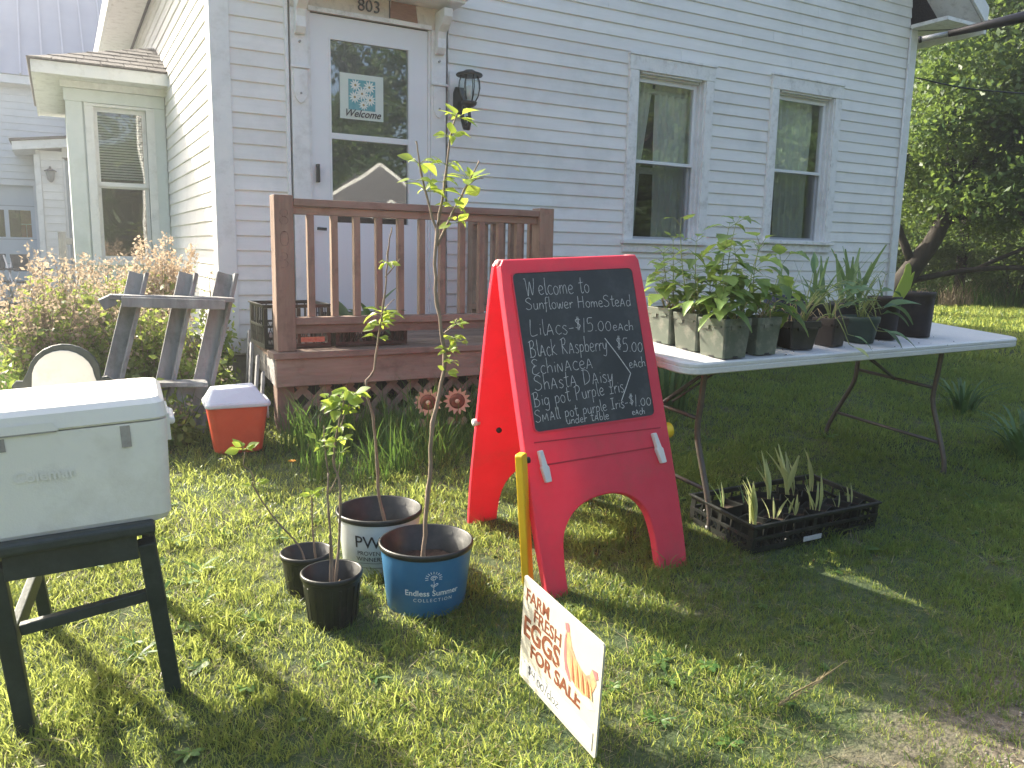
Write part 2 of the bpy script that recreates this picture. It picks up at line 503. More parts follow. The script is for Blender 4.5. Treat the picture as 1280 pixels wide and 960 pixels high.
ML_SAP = [leaf_mesh("leaf", LF_SAP, 0.66, 0.16, 0.25, 0.38, seed=1), leaf_mesh("leaf", LF_SAP, 0.56, 0.22, 0.45, 0.36, wavy=0.02, seed=2), leaf_mesh("leaf", LF_SAP, 0.74, 0.05, 0.1, 0.4, seed=3)]
ML_RASP = [leaf_mesh("leaf", LF_RASP, 0.72, 0.10, 0.35, 0.36, tooth=0.09, seed=4), leaf_mesh("leaf", LF_RASP, 0.62, 0.2, 0.5, 0.4, tooth=0.1, wavy=0.02, seed=5), leaf_mesh("leaf", LF_RASP, 0.8, 0.05, 0.15, 0.36, tooth=0.09, seed=6)]
ML_DARK = [leaf_mesh("leaf", LF_DARK, 0.40, 0.12, 0.45, 0.45, seed=7), leaf_mesh("leaf", LF_DARK, 0.34, 0.25, 0.7, 0.45, wavy=0.015, seed=8)]
ML_IRIS = [leaf_mesh("leaf", LF_IRIS, 0.11, 0.05, 0.06, 0.35, seed=9), leaf_mesh("leaf", LF_IRIS, 0.09, 0.05, 0.28, 0.4, seed=10)]
ML_PALE = [leaf_mesh("leaf", LF_PALE, 0.13, 0.35, 0.05, 0.5, seed=11), leaf_mesh("leaf", LF_PALE, 0.10, 0.3, 0.28, 0.5, seed=12)]

# ------------------------------------------------------------------ text helpers
def text_obj(name, body, size, mat, parent, M, align='LEFT', extrude=0.0006, offset=0.0, sx=1.0, shear=0.0, bend=None, xscale=1.0):
    """flat lettering as mesh; bend=radius wraps it round an upright cylinder (local axis z)"""
    cu = bpy.data.curves.new(name, 'FONT')
    cu.body = body
    cu.size = size
    cu.align_x = align
    cu.extrude = extrude
    cu.offset = offset
    cu.shear = shear
    cu.space_character = sx
    cu.resolution_u = 3
    t = bpy.data.objects.new(name, cu)
    col.objects.link(t)
    dg = bpy.context.evaluated_depsgraph_get()
    me = bpy.data.meshes.new_from_object(t.evaluated_get(dg))
    bpy.data.objects.remove(t)
    bpy.data.curves.remove(cu)
    me.name = name
    me.materials.clear()
    me.materials.append(mat)
    n = len(me.vertices)
    co = np.empty(n * 3, np.float32)
    me.vertices.foreach_get("co", co)
    co = co.reshape(-1, 3)
    co[:, 0] *= xscale
    if bend:
        rad, tap, a0 = bend            # radius at z=0, radius gain per metre, angle of text centre
        rr_ = rad + tap * co[:, 1] + co[:, 2] + 0.0012
        an = a0 + co[:, 0] / rad
        z = co[:, 1].copy()
        co = np.stack([rr_ * np.cos(an), rr_ * np.sin(an), z], 1)
    me.vertices.foreach_set("co", co.astype(np.float32).ravel())
    me.update()
    o = bpy.data.objects.new(name, me)
    col.objects.link(o)
    o.parent = parent
    if M is not None:
        o.matrix_basis = M
    return o

UPR = Matrix(((1, 0, 0, 0), (0, 0, -1, 0), (0, 1, 0, 0), (0, 0, 0, 1)))   # text plane xy -> upright xz facing -y

# ------------------------------------------------------------------ ground
def make_ground():
    xs = np.concatenate([np.linspace(-300, -12, 14), np.linspace(-10, 10, 81), np.linspace(12, 300, 30)])
    ys = np.concatenate([np.linspace(-300, -6, 14), np.linspace(-5, 9, 57), np.linspace(10, 300, 24)])
    vs = []; fs = []
    for y in ys:
        for x in xs:
            z = gz(x, max(y, -1.5)) + 0.012 * mnoise.noise(Vector((x * 1.7, y * 1.7, 0))) + 0.006 * mnoise.noise(Vector((x * 6, y * 6, 3)))
            if 0.95 < x < 7.3 and y > 5.5:
                z -= 0.25
            vs.append((x, y, z))
    nx = len(xs)
    for j in range(len(ys) - 1):
        for i in range(nx - 1):
            a = j * nx + i
            fs.append((a, a + 1, a + nx + 1, a + nx))
    g = MB(); g.add(vs, fs, smooth=True)
    mat = pm("lawn_soil", (0.026, 0.050, 0.016), (0.075, 0.098, 0.034), rough=0.95, scale=26, bump=0.8, bscale=90, c3=(0.15, 0.125, 0.075), s3=3.2, amt3=0.5)
    nt = mat.node_tree; L = nt.links.new
    tc = nd(nt, "ShaderNodeTexCoord"); sp = nd(nt, "ShaderNodeSeparateXYZ"); L(tc.outputs["Object"], sp.inputs[0])
    def mth(op, a, b=None):
        n = nd(nt, "ShaderNodeMath", operation=op)
        for i, q in enumerate((a, b)):
            if q is None: continue
            if isinstance(q, (int, float)): n.inputs[i].default_value = q
            else: L(q, n.inputs[i])
        return n.outputs[0]
    ex = mth('POWER', mth('DIVIDE', mth('SUBTRACT', sp.outputs[0], 2.35), 0.95), 2.0)
    ey = mth('POWER', mth('DIVIDE', mth('SUBTRACT', sp.outputs[1], 0.60), 0.52), 2.0)
    nz = nd(nt, "ShaderNodeTexNoise"); nz.inputs["Scale"].default_value = 5.0; nz.inputs["Detail"].default_value = 6; L(tc.outputs["Object"], nz.inputs["Vector"])
    dd = mth('ADD', mth('ADD', ex, ey), mth('MULTIPLY', mth('SUBTRACT', nz.outputs["Fac"], 0.5), 2.4))
    mr = nd(nt, "ShaderNodeMapRange"); mr.inputs["From Min"].default_value = 2.0; mr.inputs["From Max"].default_value = 1.0; L(dd, mr.inputs["Value"])
    n2 = nd(nt, "ShaderNodeTexNoise"); n2.inputs["Scale"].default_value = 55; n2.inputs["Detail"].default_value = 8; L(tc.outputs["Object"], n2.inputs["Vector"])
    ra = nd(nt, "ShaderNodeValToRGB"); ra.color_ramp.elements[0].position = 0.35; ra.color_ramp.elements[1].position = 0.7
    ra.color_ramp.elements[0].color = (0.085, 0.068, 0.048, 1); ra.color_ramp.elements[1].color = (0.22, 0.185, 0.14, 1); L(n2.outputs["Fac"], ra.inputs[0])
    bsd = [n for n in nt.nodes if n.type == 'BSDF_PRINCIPLED'][0]; src = bsd.inputs["Base Color"].links[0].from_socket
    mx = nd(nt, "ShaderNodeMix", data_type='RGBA'); L(mr.outputs[0], mx.inputs["Factor"]); L(src, mx.inputs["A"]); L(ra.outputs[0], mx.inputs["B"]); L(mx.outputs["Result"], bsd.inputs["Base Color"])
    o = g.build("lawn_ground", mat)
    o["kind"] = "structure"
make_ground()

# ------------------------------------------------------------------ grass
def tuft_mesh(name, mat, nb, h0, h1, spread, w, lean, seed, flat=False):
    rr = random.Random(seed)
    vs = []; fs = []
    for b in range(nb):
        a = rr.uniform(0, 6.283); r = spread * math.sqrt(rr.random())
        x0 = r * math.cos(a); y0 = r * math.sin(a)
        h = rr.uniform(h0, h1)
        la = rr.uniform(0, 6.283); ln = rr.uniform(0.15, 1) * lean * h
        fa = rr.uniform(0, 3.14); cx = math.cos(fa) * w * rr.uniform(0.6, 1.2); cy = math.sin(fa) * w * rr.uniform(0.6, 1.2)
        n = len(vs)
        zz = 0.004 if flat else -0.006
        for t, ww in ((0, 1.0), (0.4, 0.9), (0.75, 0.55)):
            z = h * (t - 0.30 * t * t * lean)
            if flat: z = 0.012 * t
            px = x0 + math.cos(la) * ln * t * t; py = y0 + math.sin(la) * ln * t * t
            if flat:
                px = x0 + math.cos(la) * h * t; py = y0 + math.sin(la) * h * t
            vs += [(px - cx * ww, py - cy * ww, z + zz), (px + cx * ww, py + cy * ww, z + zz)]
        t = 1.0
        z = h * (1 - 0.30 * lean) if not flat else 0.014
        k = h if flat else ln
        vs.append((x0 + math.cos(la) * k, y0 + math.sin(la) * k, z + zz))
        fs += [(n, n + 1, n + 3, n + 2), (n + 2, n + 3, n + 5, n + 4), (n + 4, n + 5, n + 6)]
    me = bpy.data.meshes.new(name)
    me.from_pydata(vs, [], fs)
    me.polygons.foreach_set("use_smooth", [True] * len(fs))
    me.materials.append(mat)
    return me

def scatter(name, verts, faces, dens, meshes, smin, smax, seed, label, cat=None, dmax=1.0, tilt=0.15, holes=None, scnoise=(2.2, 0.55, 1.3)):
    """one stuff object: tufts spread over a sheet by geometry nodes; dens is a value per vertex (tufts per m2)"""
    me = bpy.data.meshes.new(name)
    me.from_pydata(verts, [], faces)
    at = me.attributes.new("dens", 'FLOAT', 'POINT')
    at.data.foreach_set("value", np.array(dens, np.float32))
    ob = bpy.data.objects.new(name, me)
    col.objects.link(ob)
    ob["kind"] = "stuff"
    ob["label"] = label
    c = bpy.data.collections.new(name + "_tufts")
    for m_ in meshes:
        t = bpy.data.objects.new(m_.name, m_)
        c.objects.link(t)
    ng = bpy.data.node_groups.new(name, 'GeometryNodeTree')
    ng.interface.new_socket("Geometry", in_out='INPUT', socket_type='NodeSocketGeometry')
    ng.interface.new_socket("Geometry", in_out='OUTPUT', socket_type='NodeSocketGeometry')
    N = ng.nodes.new; L = ng.links.new
    gi = N("NodeGroupInput"); go = N("NodeGroupOutput")
    dp = N("GeometryNodeDistributePointsOnFaces")
    dp.inputs["Seed"].default_value = seed
    na = N("GeometryNodeInputNamedAttribute"); na.data_type = 'FLOAT'
    na.inputs["Name"].default_value = "dens"
    L(gi.outputs[0], dp.inputs["Mesh"])
    L(na.outputs["Attribute"], dp.inputs["Density"])
    ci = N("GeometryNodeCollectionInfo")
    ci.inputs["Collection"].default_value = c
    ci.inputs["Separate Children"].default_value = True
    ci.inputs["Reset Children"].default_value = True
    ip = N("GeometryNodeInstanceOnPoints")
    ip.inputs["Pick Instance"].default_value = True
    L(dp.outputs["Points"], ip.inputs["Points"])
    L(ci.outputs[0], ip.inputs["Instance"])
    rv = N("FunctionNodeRandomValue"); rv.data_type = 'FLOAT_VECTOR'
    rv.inputs[0].default_value = (-tilt, -tilt, 0); rv.inputs[1].default_value = (tilt, tilt, 6.283)
    L(rv.outputs[0], ip.inputs["Rotation"])
    rs = N("FunctionNodeRandomValue"); rs.data_type = 'FLOAT'
    rs.inputs[2].default_value = smin; rs.inputs[3].default_value = smax
    rs.inputs["Seed"].default_value = 5
    nz = N("ShaderNodeTexNoise"); nz.inputs["Scale"].default_value = scnoise[0]
    ps = N("GeometryNodeInputPosition"); L(ps.outputs[0], nz.inputs["Vector"])
    mr = N("ShaderNodeMapRange"); mr.inputs["From Min"].default_value = 0.3; mr.inputs["From Max"].default_value = 0.7
    mr.inputs["To Min"].default_value = scnoise[1]; mr.inputs["To Max"].default_value = scnoise[2]
    L(nz.outputs[0], mr.inputs["Value"])
    mu = N("ShaderNodeMath"); mu.operation = 'MULTIPLY'
    L(rs.outputs[1], mu.inputs[0]); L(mr.outputs[0], mu.inputs[1])
    L(mu.outputs[0], ip.inputs["Scale"])
    L(ip.outputs[0], go.inputs[0])
    md = ob.modifiers.new("scatter", 'NODES')
    md.node_group = ng
    return ob

def sheet(x0, x1, y0, y1, st, densf):
    xs = np.arange(x0, x1 + st * 0.5, st); ys = np.arange(y0, y1 + st * 0.5, st)
    vs = []; dn = []; fs = []
    for y in ys:
        for x in xs:
            vs.append((x, y, gz(x, y) + 0.012 * mnoise.noise(Vector((x * 1.7, y * 1.7, 0)))))
            dn.append(densf(x, y))
    nx = len(xs)
    for j in range(len(ys) - 1):
        for i in range(nx - 1):
            a = j * nx + i
            fs.append((a, a + 1, a + nx + 1, a + nx))
    return vs, fs, dn

def in_house(x, y):
    return x > 0.83 and y > 5.25 and x < 7.5
def dirtf(x, y):
    q = ((x - 2.35) / 0.95) ** 2 + ((y - 0.60) / 0.52) ** 2
    f = min(1, max(0.30, (q - 0.62 + 0.45 * mnoise.noise(Vector((x * 5, y * 5, 4)))) * 2.6))
    p = mnoise.noise(Vector((x * 3.1, y * 3.1, 9)))
    return f * (0.45 if p > 0.25 else 1.0) * (0.6 if (y < 1.5 and 1.0 < x < 2.0 and p > -0.1) else 1.0)
def clearf(x, y):      # nothing grows through the crate or under the coolers' feet
    if 2.24 < x < 2.92 and 2.08 < y < 2.40: return 0
    if in_house(x, y): return 0
    return 1
tn = [tuft_mesh("tuft", GRASS, 12, 0.022, 0.052, 0.030, 0.0014, 0.9, 100 + k) for k in range(5)]
tn += [tuft_mesh("tuft", GRASS, 9, 0.035, 0.075, 0.028, 0.0019, 1.1, 130)]
tm = [tuft_mesh("tuft", GRASS, 14, 0.025, 0.060, 0.05, 0.0022, 0.9, 110 + k) for k in range(4)]
tf = [tuft_mesh("tuft", GRASS, 22, 0.03, 0.075, 0.14, 0.0055, 0.8, 120 + k) for k in range(3)]
th = [tuft_mesh("tuft", THATCH, 6, 0.03, 0.07, 0.04, 0.0012, 1.0, 140 + k, flat=True) for k in range(3)]
v, f, d = sheet(-1.4, 4.0, 0.7, 3.1, 0.1, lambda x, y: 1750 * dirtf(x, y) * clearf(x, y))
scatter("lawn_grass_near", v, f, d, tn, 0.75, 1.35, 1, "short sunlit lawn grass in the foreground")
v, f, d = sheet(-2.5, 8.0, 3.1, 7.0, 0.1, lambda x, y: 520 * clearf(x, y))
scatter("lawn_grass", v, f, d, tm, 0.8, 1.4, 2, "short lawn grass between the pots and the house")
v, f, d = sheet(4.0, 8.0, 0.7, 3.1, 0.1, lambda x, y: 520)
scatter("lawn_grass_side", v, f, d, tm, 0.8, 1.4, 3, "shaded lawn grass right of the folding table")
v, f, d = sheet(7.5, 30.0, 1.5, 20.0, 0.5, lambda x, y: 0 if in_house(x, y) else 75)
scatter("lawn_grass_far", v, f, d, tf, 0.9, 1.5, 4, "far lawn running to the woods")
v, f, d = sheet(-1.4, 4.0, 0.7, 3.4, 0.1, lambda x, y: 260 * (0.35 + 1.3 * max(0, mnoise.noise(Vector((x * 2.3, y * 2.3, 2))) + 0.25)) * clearf(x, y))
scatter("dry_thatch", v, f, d, th, 0.7, 1.4, 5, "dry straw lying in the lawn", tilt=0.05)
WEED = leafmat("broadleaf_weed", (0.06, 0.15, 0.04), (0.12, 0.22, 0.06), (0.34, 0.46, 0.08), 0.4, 0.3)
def weed_mesh(seed, n, L0, w):
    rr = random.Random(seed); vs = []; fs = []
    for k in range(n):
        a = k * 2.4 + rr.uniform(-.4, .4); L1 = L0 * rr.uniform(0.5, 1.1); ww = w * rr.uniform(0.7, 1.2); h = rr.uniform(0.2, 0.8)
        c, s_ = math.cos(a), math.sin(a); b = len(vs)
        for f, q in ((0.0, 0.15), (0.35, 0.7), (0.7, 1.0), (1.0, 0.25)):
            z = 0.006 + L1 * (h * f - 0.35 * f * f)
            vs += [(c * L1 * f - s_ * ww * q, s_ * L1 * f + c * ww * q, z + 0.002), (c * L1 * f + s_ * ww * q, s_ * L1 * f - c * ww * q, z)]
        fs += [(b, b + 1, b + 3, b + 2), (b + 2, b + 3, b + 5, b + 4), (b + 4, b + 5, b + 7, b + 6)]
    me = bpy.data.meshes.new("weed"); me.from_pydata(vs, [], fs); me.polygons.foreach_set("use_smooth", [True] * len(fs)); me.materials.append(WEED)
    return me
v, f, d = sheet(-1.4, 4.0, 0.7, 4.3, 0.1, lambda x, y: 38 * max(0, 0.1 + mnoise.noise(Vector((x * 1.6, y * 1.6, 12)))) * 2 * clearf(x, y))
scatter("lawn_weeds", v, f, d, [weed_mesh(1, 9, 0.05, 0.008), weed_mesh(2, 7, 0.035, 0.009), weed_mesh(3, 12, 0.07, 0.006)], 0.6, 1.2, 9, "broad leaved weeds and clover mixed into the lawn")
tl = [tuft_mesh("tuft", GRASS, 16, 0.06, 0.13, 0.035, 0.0022, 1.1, 190 + k) for k in range(3)]
v, f, d = sheet(-1.4, 4.0, 0.7, 4.0, 0.1, lambda x, y: 90 * max(0, mnoise.noise(Vector((x * 1.3, y * 1.3, 22))) + 0.05) * dirtf(x, y) * clearf(x, y) * 2)
scatter("lawn_grass_tufts", v, f, d, tl, 0.6, 1.1, 10, "longer uneven grass tufts in the lawn")
# tall uncut grass in front of the porch lattice
tt = [tuft_mesh("tuft", TALLG, 12, 0.16, 0.40, 0.05, 0.0035, 0.55, 150 + k) for k in range(4)]
def tallf(x, y):
    return 135 if (0.98 < x < 3.0 and 3.45 + 0.15 * math.sin(x * 3) < y < 4.15) else 0
v, f, d = sheet(0.9, 3.2, 3.3, 4.2, 0.1, tallf)
scatter("tall_grass", v, f, d, tt, 0.65, 1.25, 6, "tall uncut grass in front of the porch lattice", scnoise=(3.5, 0.5, 1.15))
# grass among the shrubs by the side wall
v, f, d = sheet(-3.0, 0.85, 4.3, 7.6, 0.1, lambda x, y: 60)
scatter("tall_grass_side", v, f, d, tt, 0.5, 1.0, 7, "long bright grass under the dry shrubs by the side wall")
# gravel and litter on the dirt
def pebble(seed):
    rr = random.Random(seed)
    b = MB()
    vs = []
    for k in range(6):
        a = k / 6 * 6.283
        vs.append((math.cos(a) * rr.uniform(0.7, 1), math.sin(a) * rr.uniform(0.6, 1), rr.uniform(-0.1, 0.1)))
    vs += [(0.1, 0, 0.55), (0, 0, -0.4)]
    fs = [(k, (k + 1) % 6, 6) for k in range(6)] + [((k + 1) % 6, k, 7) for k in range(6)]
    me = bpy.data.meshes.new("pebble")
    me.from_pydata(vs, [], fs)
    me.polygons.foreach_set("use_smooth", [True] * len(fs))
    me.materials.append(pm("pebbles", (0.16, 0.14, 0.12), (0.34, 0.31, 0.27), rough=0.9, scale=0.8, randvar=0.4))
    return me
v, f, d = sheet(1.3, 3.8, 0.6, 1.2, 0.1, lambda x, y: 900 * max(0, min(1, (1.15 - ((x - 2.35) / 0.95) ** 2 - ((y - 0.60) / 0.52) ** 2) * 3)))
scatter("gravel", v, f, d, [pebble(k) for k in range(3)], 0.003, 0.010, 8, "small stones in the worn dirt", tilt=0.4)

# ------------------------------------------------------------------ house
WY = 5.30; X0 = 0.88; X1 = 7.39; GH = 0.477
ROW = 0.0932; ZR = 0.862
HL = (X0, WY, GH)
house = thing("house", "white clapboard house with gable front, porch door and two tall windows", "house", HL)
fwall = MB()
def wallbox(x0, x1, z0, z1): fwall.box(x0, x1, WY + 0.02, WY + 0.16, z0, z1)
W1 = (3.965, 4.835, 1.42, 2.885); W2 = (5.51, 6.405, 1.455, 2.915)
DR = (1.30, 2.42, 0.66, 3.12)
wallbox(X0 + 0.02, DR[0], 0.66, 3.55); wallbox(DR[0], DR[1], 3.05, 3.55); wallbox(DR[1], W1[0] + 0.05, 0.66, 3.55)
for w in (W1, W2):
    wallbox(w[0] + 0.05, w[1] - 0.05, 0.66, w[2] + 0.05); wallbox(w[0] + 0.05, w[1] - 0.05, w[3] - 0.05, 3.55)
wallbox(W1[1] - 0.05, W2[0] + 0.05, 0.66, 3.55); wallbox(W2[1] - 0.05, X1 - 0.02, 0.66, 3.55)
fwall.prism([(X0 + 0.02, 3.55), (X1 - 0.02, 3.55), ((X0 + X1) / 2, 5.9)], WY + 0.02, WY + 0.16)
front = fwall.build("front_wall", SIDING, house, HL)

def clap_mesh(b, a0, a1, z, axis='x', at=WY, hh=ROW):
    """one lap-siding board: thick lower lip, thin top edge"""
    j = rnd.uniform(-0.0012, 0.0012)
    lip = 0.012 + j
    if axis == 'x':
        pts = [(a0, at, z + hh + 0.012), (a0, at - lip, z), (a0, at - lip + 0.002, z - 0.004), (a0, at + 0.019, z - 0.004), (a0, at + 0.019, z + hh + 0.012)]
        pts2 = [(a1, p[1], p[2]) for p in pts]
    else:
        pts = [(at, a0, z + hh + 0.012), (at - lip, a0, z), (at - lip + 0.002, a0, z - 0.004), (at + 0.019, a0, z - 0.004), (at + 0.019, a0, z + hh + 0.012)]
        pts2 = [(p[0], a1, p[2]) for p in pts]
    vs = pts + pts2
    fs = [(0, 1, 2, 3, 4), (9, 8, 7, 6, 5)] + [(i, i + 5, (i + 1) % 5 + 5, (i + 1) % 5) for i in range(5)]
    if axis == 'x':
        fs = [tuple(reversed(q)) for q in fs]
    b.add(vs, fs)

k = -2
while ZR + k * ROW < 4.45:
    z = ZR + k * ROW
    segs = []
    def cut(seg, lo, hi):
        out = []
        for a, b in seg:
            if hi <= a or lo >= b: out.append((a, b)); continue
            if lo > a: out.append((a, lo))
            if hi < b: out.append((hi, b))
        return out
    segs = [(X0 + 0.092, X1 - 0.075)]
    if z < DR[3]: segs = cut(segs, DR[0], DR[1])
    for w in (W1, W2):
        if w[2] - ROW * 0.85 < z < w[3] - 0.01: segs = cut(segs, w[0] - 0.001, w[1] + 0.001)
    if z > 3.62:
        dz = (z + ROW - 3.5) / 0.72
        segs = cut(segs, 0, X0 + dz); segs = cut(segs, X1 - dz * 0.05, 9)
    for a, b in segs:
        if b - a > 0.02:
            x = a
            while x < b - 0.01:
                e = min(b, x + rnd.uniform(1.6, 3.4))
                if b - e < 0.35: e = b
                m = MB(); clap_mesh(m, x + (0.0008 if x > a else 0), e - (0.0008 if e < b else 0), z); m.build("clapboard", SIDING, front, HL)
                x = e
    k += 1

# side wall (towards the bay), sunlit
swall = MB()
swall.box(X0 + 0.02, X0 + 0.16, WY + 0.165, 13.5, 0.66, 3.55)
side = swall.build("side_wall", SIDING, house, HL)
k = -2
while ZR + k * ROW < 3.52:
    m = MB(); clap_mesh(m, WY + 0.10, 7.74 if ZR + k * ROW < 2.74 else 12.0, ZR + k * ROW, 'y', X0)
    m.build("clapboard", SIDING, side, HL)
    k += 1
# far sides closing the house
m = MB(); m.box(X1 - 0.16, X1 - 0.02, WY + 0.165, 13.5, 0.66, 3.55); m.box(X0 + 0.02, X1 - 0.02, 13.5, 13.62, 0.66, 3.55)
m.prism([(X0 + 0.02, 3.55), (X1 - 0.02, 3.55), ((X0 + X1) / 2, 5.9)], 13.5, 13.62); m.build("rear_wall", SIDING, house, HL)
m = MB(); m.box(X0 + 0.165, X1 - 0.165, WY + 0.165, 13.45, 3.40, 3.44); m.build("ceiling", DARKIN, house, HL)
m = MB(); m.box(X0 + 0.05, X1 - 0.05, WY + 0.03, 13.55, 0.1, 0.655)
m.build("foundation", FOUND, house, HL)
# corner boards
m = MB(); m.box(X0 - 0.024, X0 + 0.09, WY - 0.026, WY + 0.018, 0.685, 3.55); m.build("corner_board", TRIM, house, HL, bevel=0.003)
m = MB(); m.box(X0 - 0.026, X0 + 0.018, WY + 0.019, WY + 0.098, 0.685, 3.55); m.build("corner_board", TRIM, house, HL, bevel=0.003)
m = MB(); m.box(X1 - 0.074, X1 + 0.03, WY - 0.026, WY + 0.10, 0.66, 3.548); m.build("corner_board", TRIM, house, HL, bevel=0.003)
m = MB(); m.tube([(X1 - 0.086, WY - 0.03, 0.7), (X1 - 0.086, WY - 0.03, 3.5)], 0.008, 6); m.build("corner_caulk", OLDTRIM, house, HL)
# interior floor / dark room
m = MB(); m.box(X0 + 0.2, X1 - 0.2, WY + 0.9, 9.0, 0.70, 0.76); m.box(X0 + 0.2, X1 - 0.2, 8.4, 8.5, 0.76, 3.5); m.box(3.2, 3.3, WY + 0.17, 8.4, 0.76, 3.5)
m.build("interior", DARKIN, house, HL)
# roof
pk = (X0 + X1) / 2; rz0 = 3.62; rzp = 3.62 + (pk - X0 + 0.45) * 0.72
def roofslab(sx):
    xe = pk + sx * (pk - X0 + (0.33 if sx < 0 else 0.45))
    b = MB()
    pts = [(xe, rz0 + 0.02), (pk, rzp + 0.02), (pk, rzp + 0.12), (xe, rz0 + 0.12)]
    b.prism(pts, WY - (0.12 if sx < 0 else 0.42), 13.9)  # left overhang cut short, out of view, to let sun reach the table
    return b
r_ = roofslab(-1).build("roof", SHING, house, HL); roofslab(1).build("roof", SHING, house, HL)
for sx, xw in ((-1, X0), (1, X1)):
    xe = pk + sx * (pk - X0 + (0.33 if sx < 0 else 0.45)); fo = 0.12 if sx < 0 else 0.42
    m = MB(); m.box(min(xw + sx * 0.035, xe), max(xw + sx * 0.035, xe), WY - fo + 0.02, 13.8, 3.552, 3.585); m.build("soffit", OLDTRIM, house, HL)
    m = MB(); m.box(min(xe, xe + sx * 0.03), max(xe, xe + sx * 0.03), WY - fo, 13.8, 3.50, 3.70); m.build("fascia", TRIM, house, HL)
    # short return of the eave across the gable corner, with its mitre strips
    xin = xw - sx * 0.10
    m = MB(); m.prism([(xe, rz0 - 0.03), (pk, rzp - 0.03), (pk, rzp + 0.015), (xe, rz0 + 0.015)], WY - fo + 0.02, WY - 0.03); m.build("rake_soffit", OLDTRIM, house, HL)
    m = MB(); m.prism([(xe, rz0 - 0.05), (pk, rzp - 0.05), (pk, rzp + 0.11), (xe, rz0 + 0.11)], WY - fo - 0.025, WY - fo - 0.001); m.build("rake_board", TRIM, house, HL)
    m = MB(); m.beam((xw + sx * 0.02, WY - 0.02, 3.549), (xe - sx * 0.02, WY - fo + 0.03, 3.549), 0.012, 0.006); m.build("soffit_joint", pm("joint_shadow_gap", (0.12, 0.12, 0.12)), house, HL)
    m = MB(); m.box(min(xin, xw + sx * 0.032), max(xin, xw + sx * 0.032), WY - fo + 0.02, WY - 0.03, 3.552, 3.585); m.build("soffit", OLDTRIM, house, HL)

# windows
def window(w, right_clear):
    x0, x1, z0, z1 = w
    f = MB()
    f.box(x0, x0 + 0.085, WY - 0.034, WY + 0.02, z0 + 0.05, z1 - 0.11)
    f.box(x1 - 0.085, x1, WY - 0.034, WY + 0.02, z0 + 0.05, z1 - 0.11)
    f.box(x0 - 0.006, x1 + 0.006, WY - 0.038, WY + 0.02, z1 - 0.11, z1)
    win = f.build("window", OLDTRIM, house, HL, bevel=0.003)
    m = MB(); m.box(x0 - 0.012, x1 + 0.012, WY - 0.048, WY + 0.02, z1 + 0.001, z1 + 0.016); m.build("drip_cap", OLDTRIM, win, HL)
    m = MB(); m.box(x0 - 0.02, x1 + 0.02, WY - 0.062, WY + 0.02, z0 + 0.018, z0 + 0.05); m.box(x0, x1, WY - 0.032, WY + 0.02, z0 - 0.05, z0 + 0.018); m.build("sill", OLDTRIM, win, HL, bevel=0.004)
    # jambs, stepped
    j = MB()
    a0, a1 = x0 + 0.085, x1 - 0.085
    for i, (g, y0, y1) in enumerate(((0.0, 0.0, 0.11), (0.014, 0.035, 0.11), (0.028, 0.07, 0.11))):
        j.box(a0 + g, a0 + g + 0.014, WY - 0.02 + y0, WY + y1, z0 + 0.05, z1 - 0.11)
        j.box(a1 - g - 0.014, a1 - g, WY - 0.02 + y0, WY + y1, z0 + 0.05, z1 - 0.11)
        j.box(a0 + 0.043, a1 - 0.043, WY - 0.02 + y0, WY + y1, z1 - 0.11 - g - 0.014, z1 - 0.11 - g)
    j.build("jamb", TRIM, win, HL)
    zt = z1 - 0.153; zb = z0 + 0.052; zm = zb + (zt - zb) * 0.495
    b0, b1 = a0 + 0.043, a1 - 0.043
    def sash(zl, zh, y, t):
        s = MB()
        s.box(b0, b0 + t, y, y + 0.03, zl, zh); s.box(b1 - t, b1, y, y + 0.03, zl, zh)
        s.box(b0 + t, b1 - t, y, y + 0.03, zl, zl + t * 1.15); s.box(b0 + t, b1 - t, y, y + 0.03, zh - t, zh)
        s.build("sash", VINYL, win, HL, bevel=0.002)
        g = MB(); g.box(b0 + t, b1 - t, y + 0.012, y + 0.016, zl + t, zh - t)
        g.build("pane", GLASS, win, HL)
    sash(zm - 0.012, zt, WY + 0.045, 0.022)
    sash(zb, zm + 0.016, WY + 0.078, 0.024)
    m = MB(); m.box(b0 + 0.01, b1 - 0.01, WY + 0.052, WY + 0.053, zb + 0.01, zm - 0.014); m.build('insect_screen', SCREEN, win, HL)
    return b0, b1, zb, zt, zm
wins = [window(W1, True), window(W2, False)]

# curtains and the shade behind them, hanging inside
def curtain(name, label, b0, b1, zb, zt, spans, y=WY + 0.142):
    t = thing(name, label, "curtain", ((b0 + b1) / 2, y, zb))
    for (a, b, gather) in spans:
        vs = []; fs = []
        nx, nz = 28, 10
        for j in range(nz + 1):
            tz = j / nz
            z = zb - 0.02 + (zt + 0.04 - zb) * tz
            for i in range(nx + 1):
                u = i / nx
                xx = a + (b - a) * (u if gather == 0 else (u * (1 - gather * (1 - tz) ** 0.8) if gather > 0 else 1 - (1 - u) * (1 + gather * (1 - tz) ** 0.8)))
                yy = y + 0.014 * math.sin(u * 34 + 1.3 * math.sin(z * 3)) + 0.006 * math.sin(u * 71)
                vs.append((xx, yy, z))
        for j in range(nz):
            for i in range(nx):
                q = j * (nx + 1) + i
                fs.append((q, q + 1, q + nx + 2, q + nx + 1))
        m = MB(); m.add(vs, fs, smooth=True); m.build("curtain_panel", CURT, t, t.location)
    rod = MB(); rod.tube([(b0 - 0.08, y, zt + 0.05), (b1 + 0.08, y, zt + 0.05)], 0.008, 6); rod.build("curtain_rod", VINYL, t, t.location)
b0, b1, zb, zt, zm = wins[0]
curtain("curtains", "thin white curtains parted in the window nearer the door", b0, b1, zb, zt, [(b0 - 0.03, b0 + 0.24, 0.55), (b0 + 0.27, b1 + 0.03, 0)])
b0, b1, zb, zt, zm = wins[1]
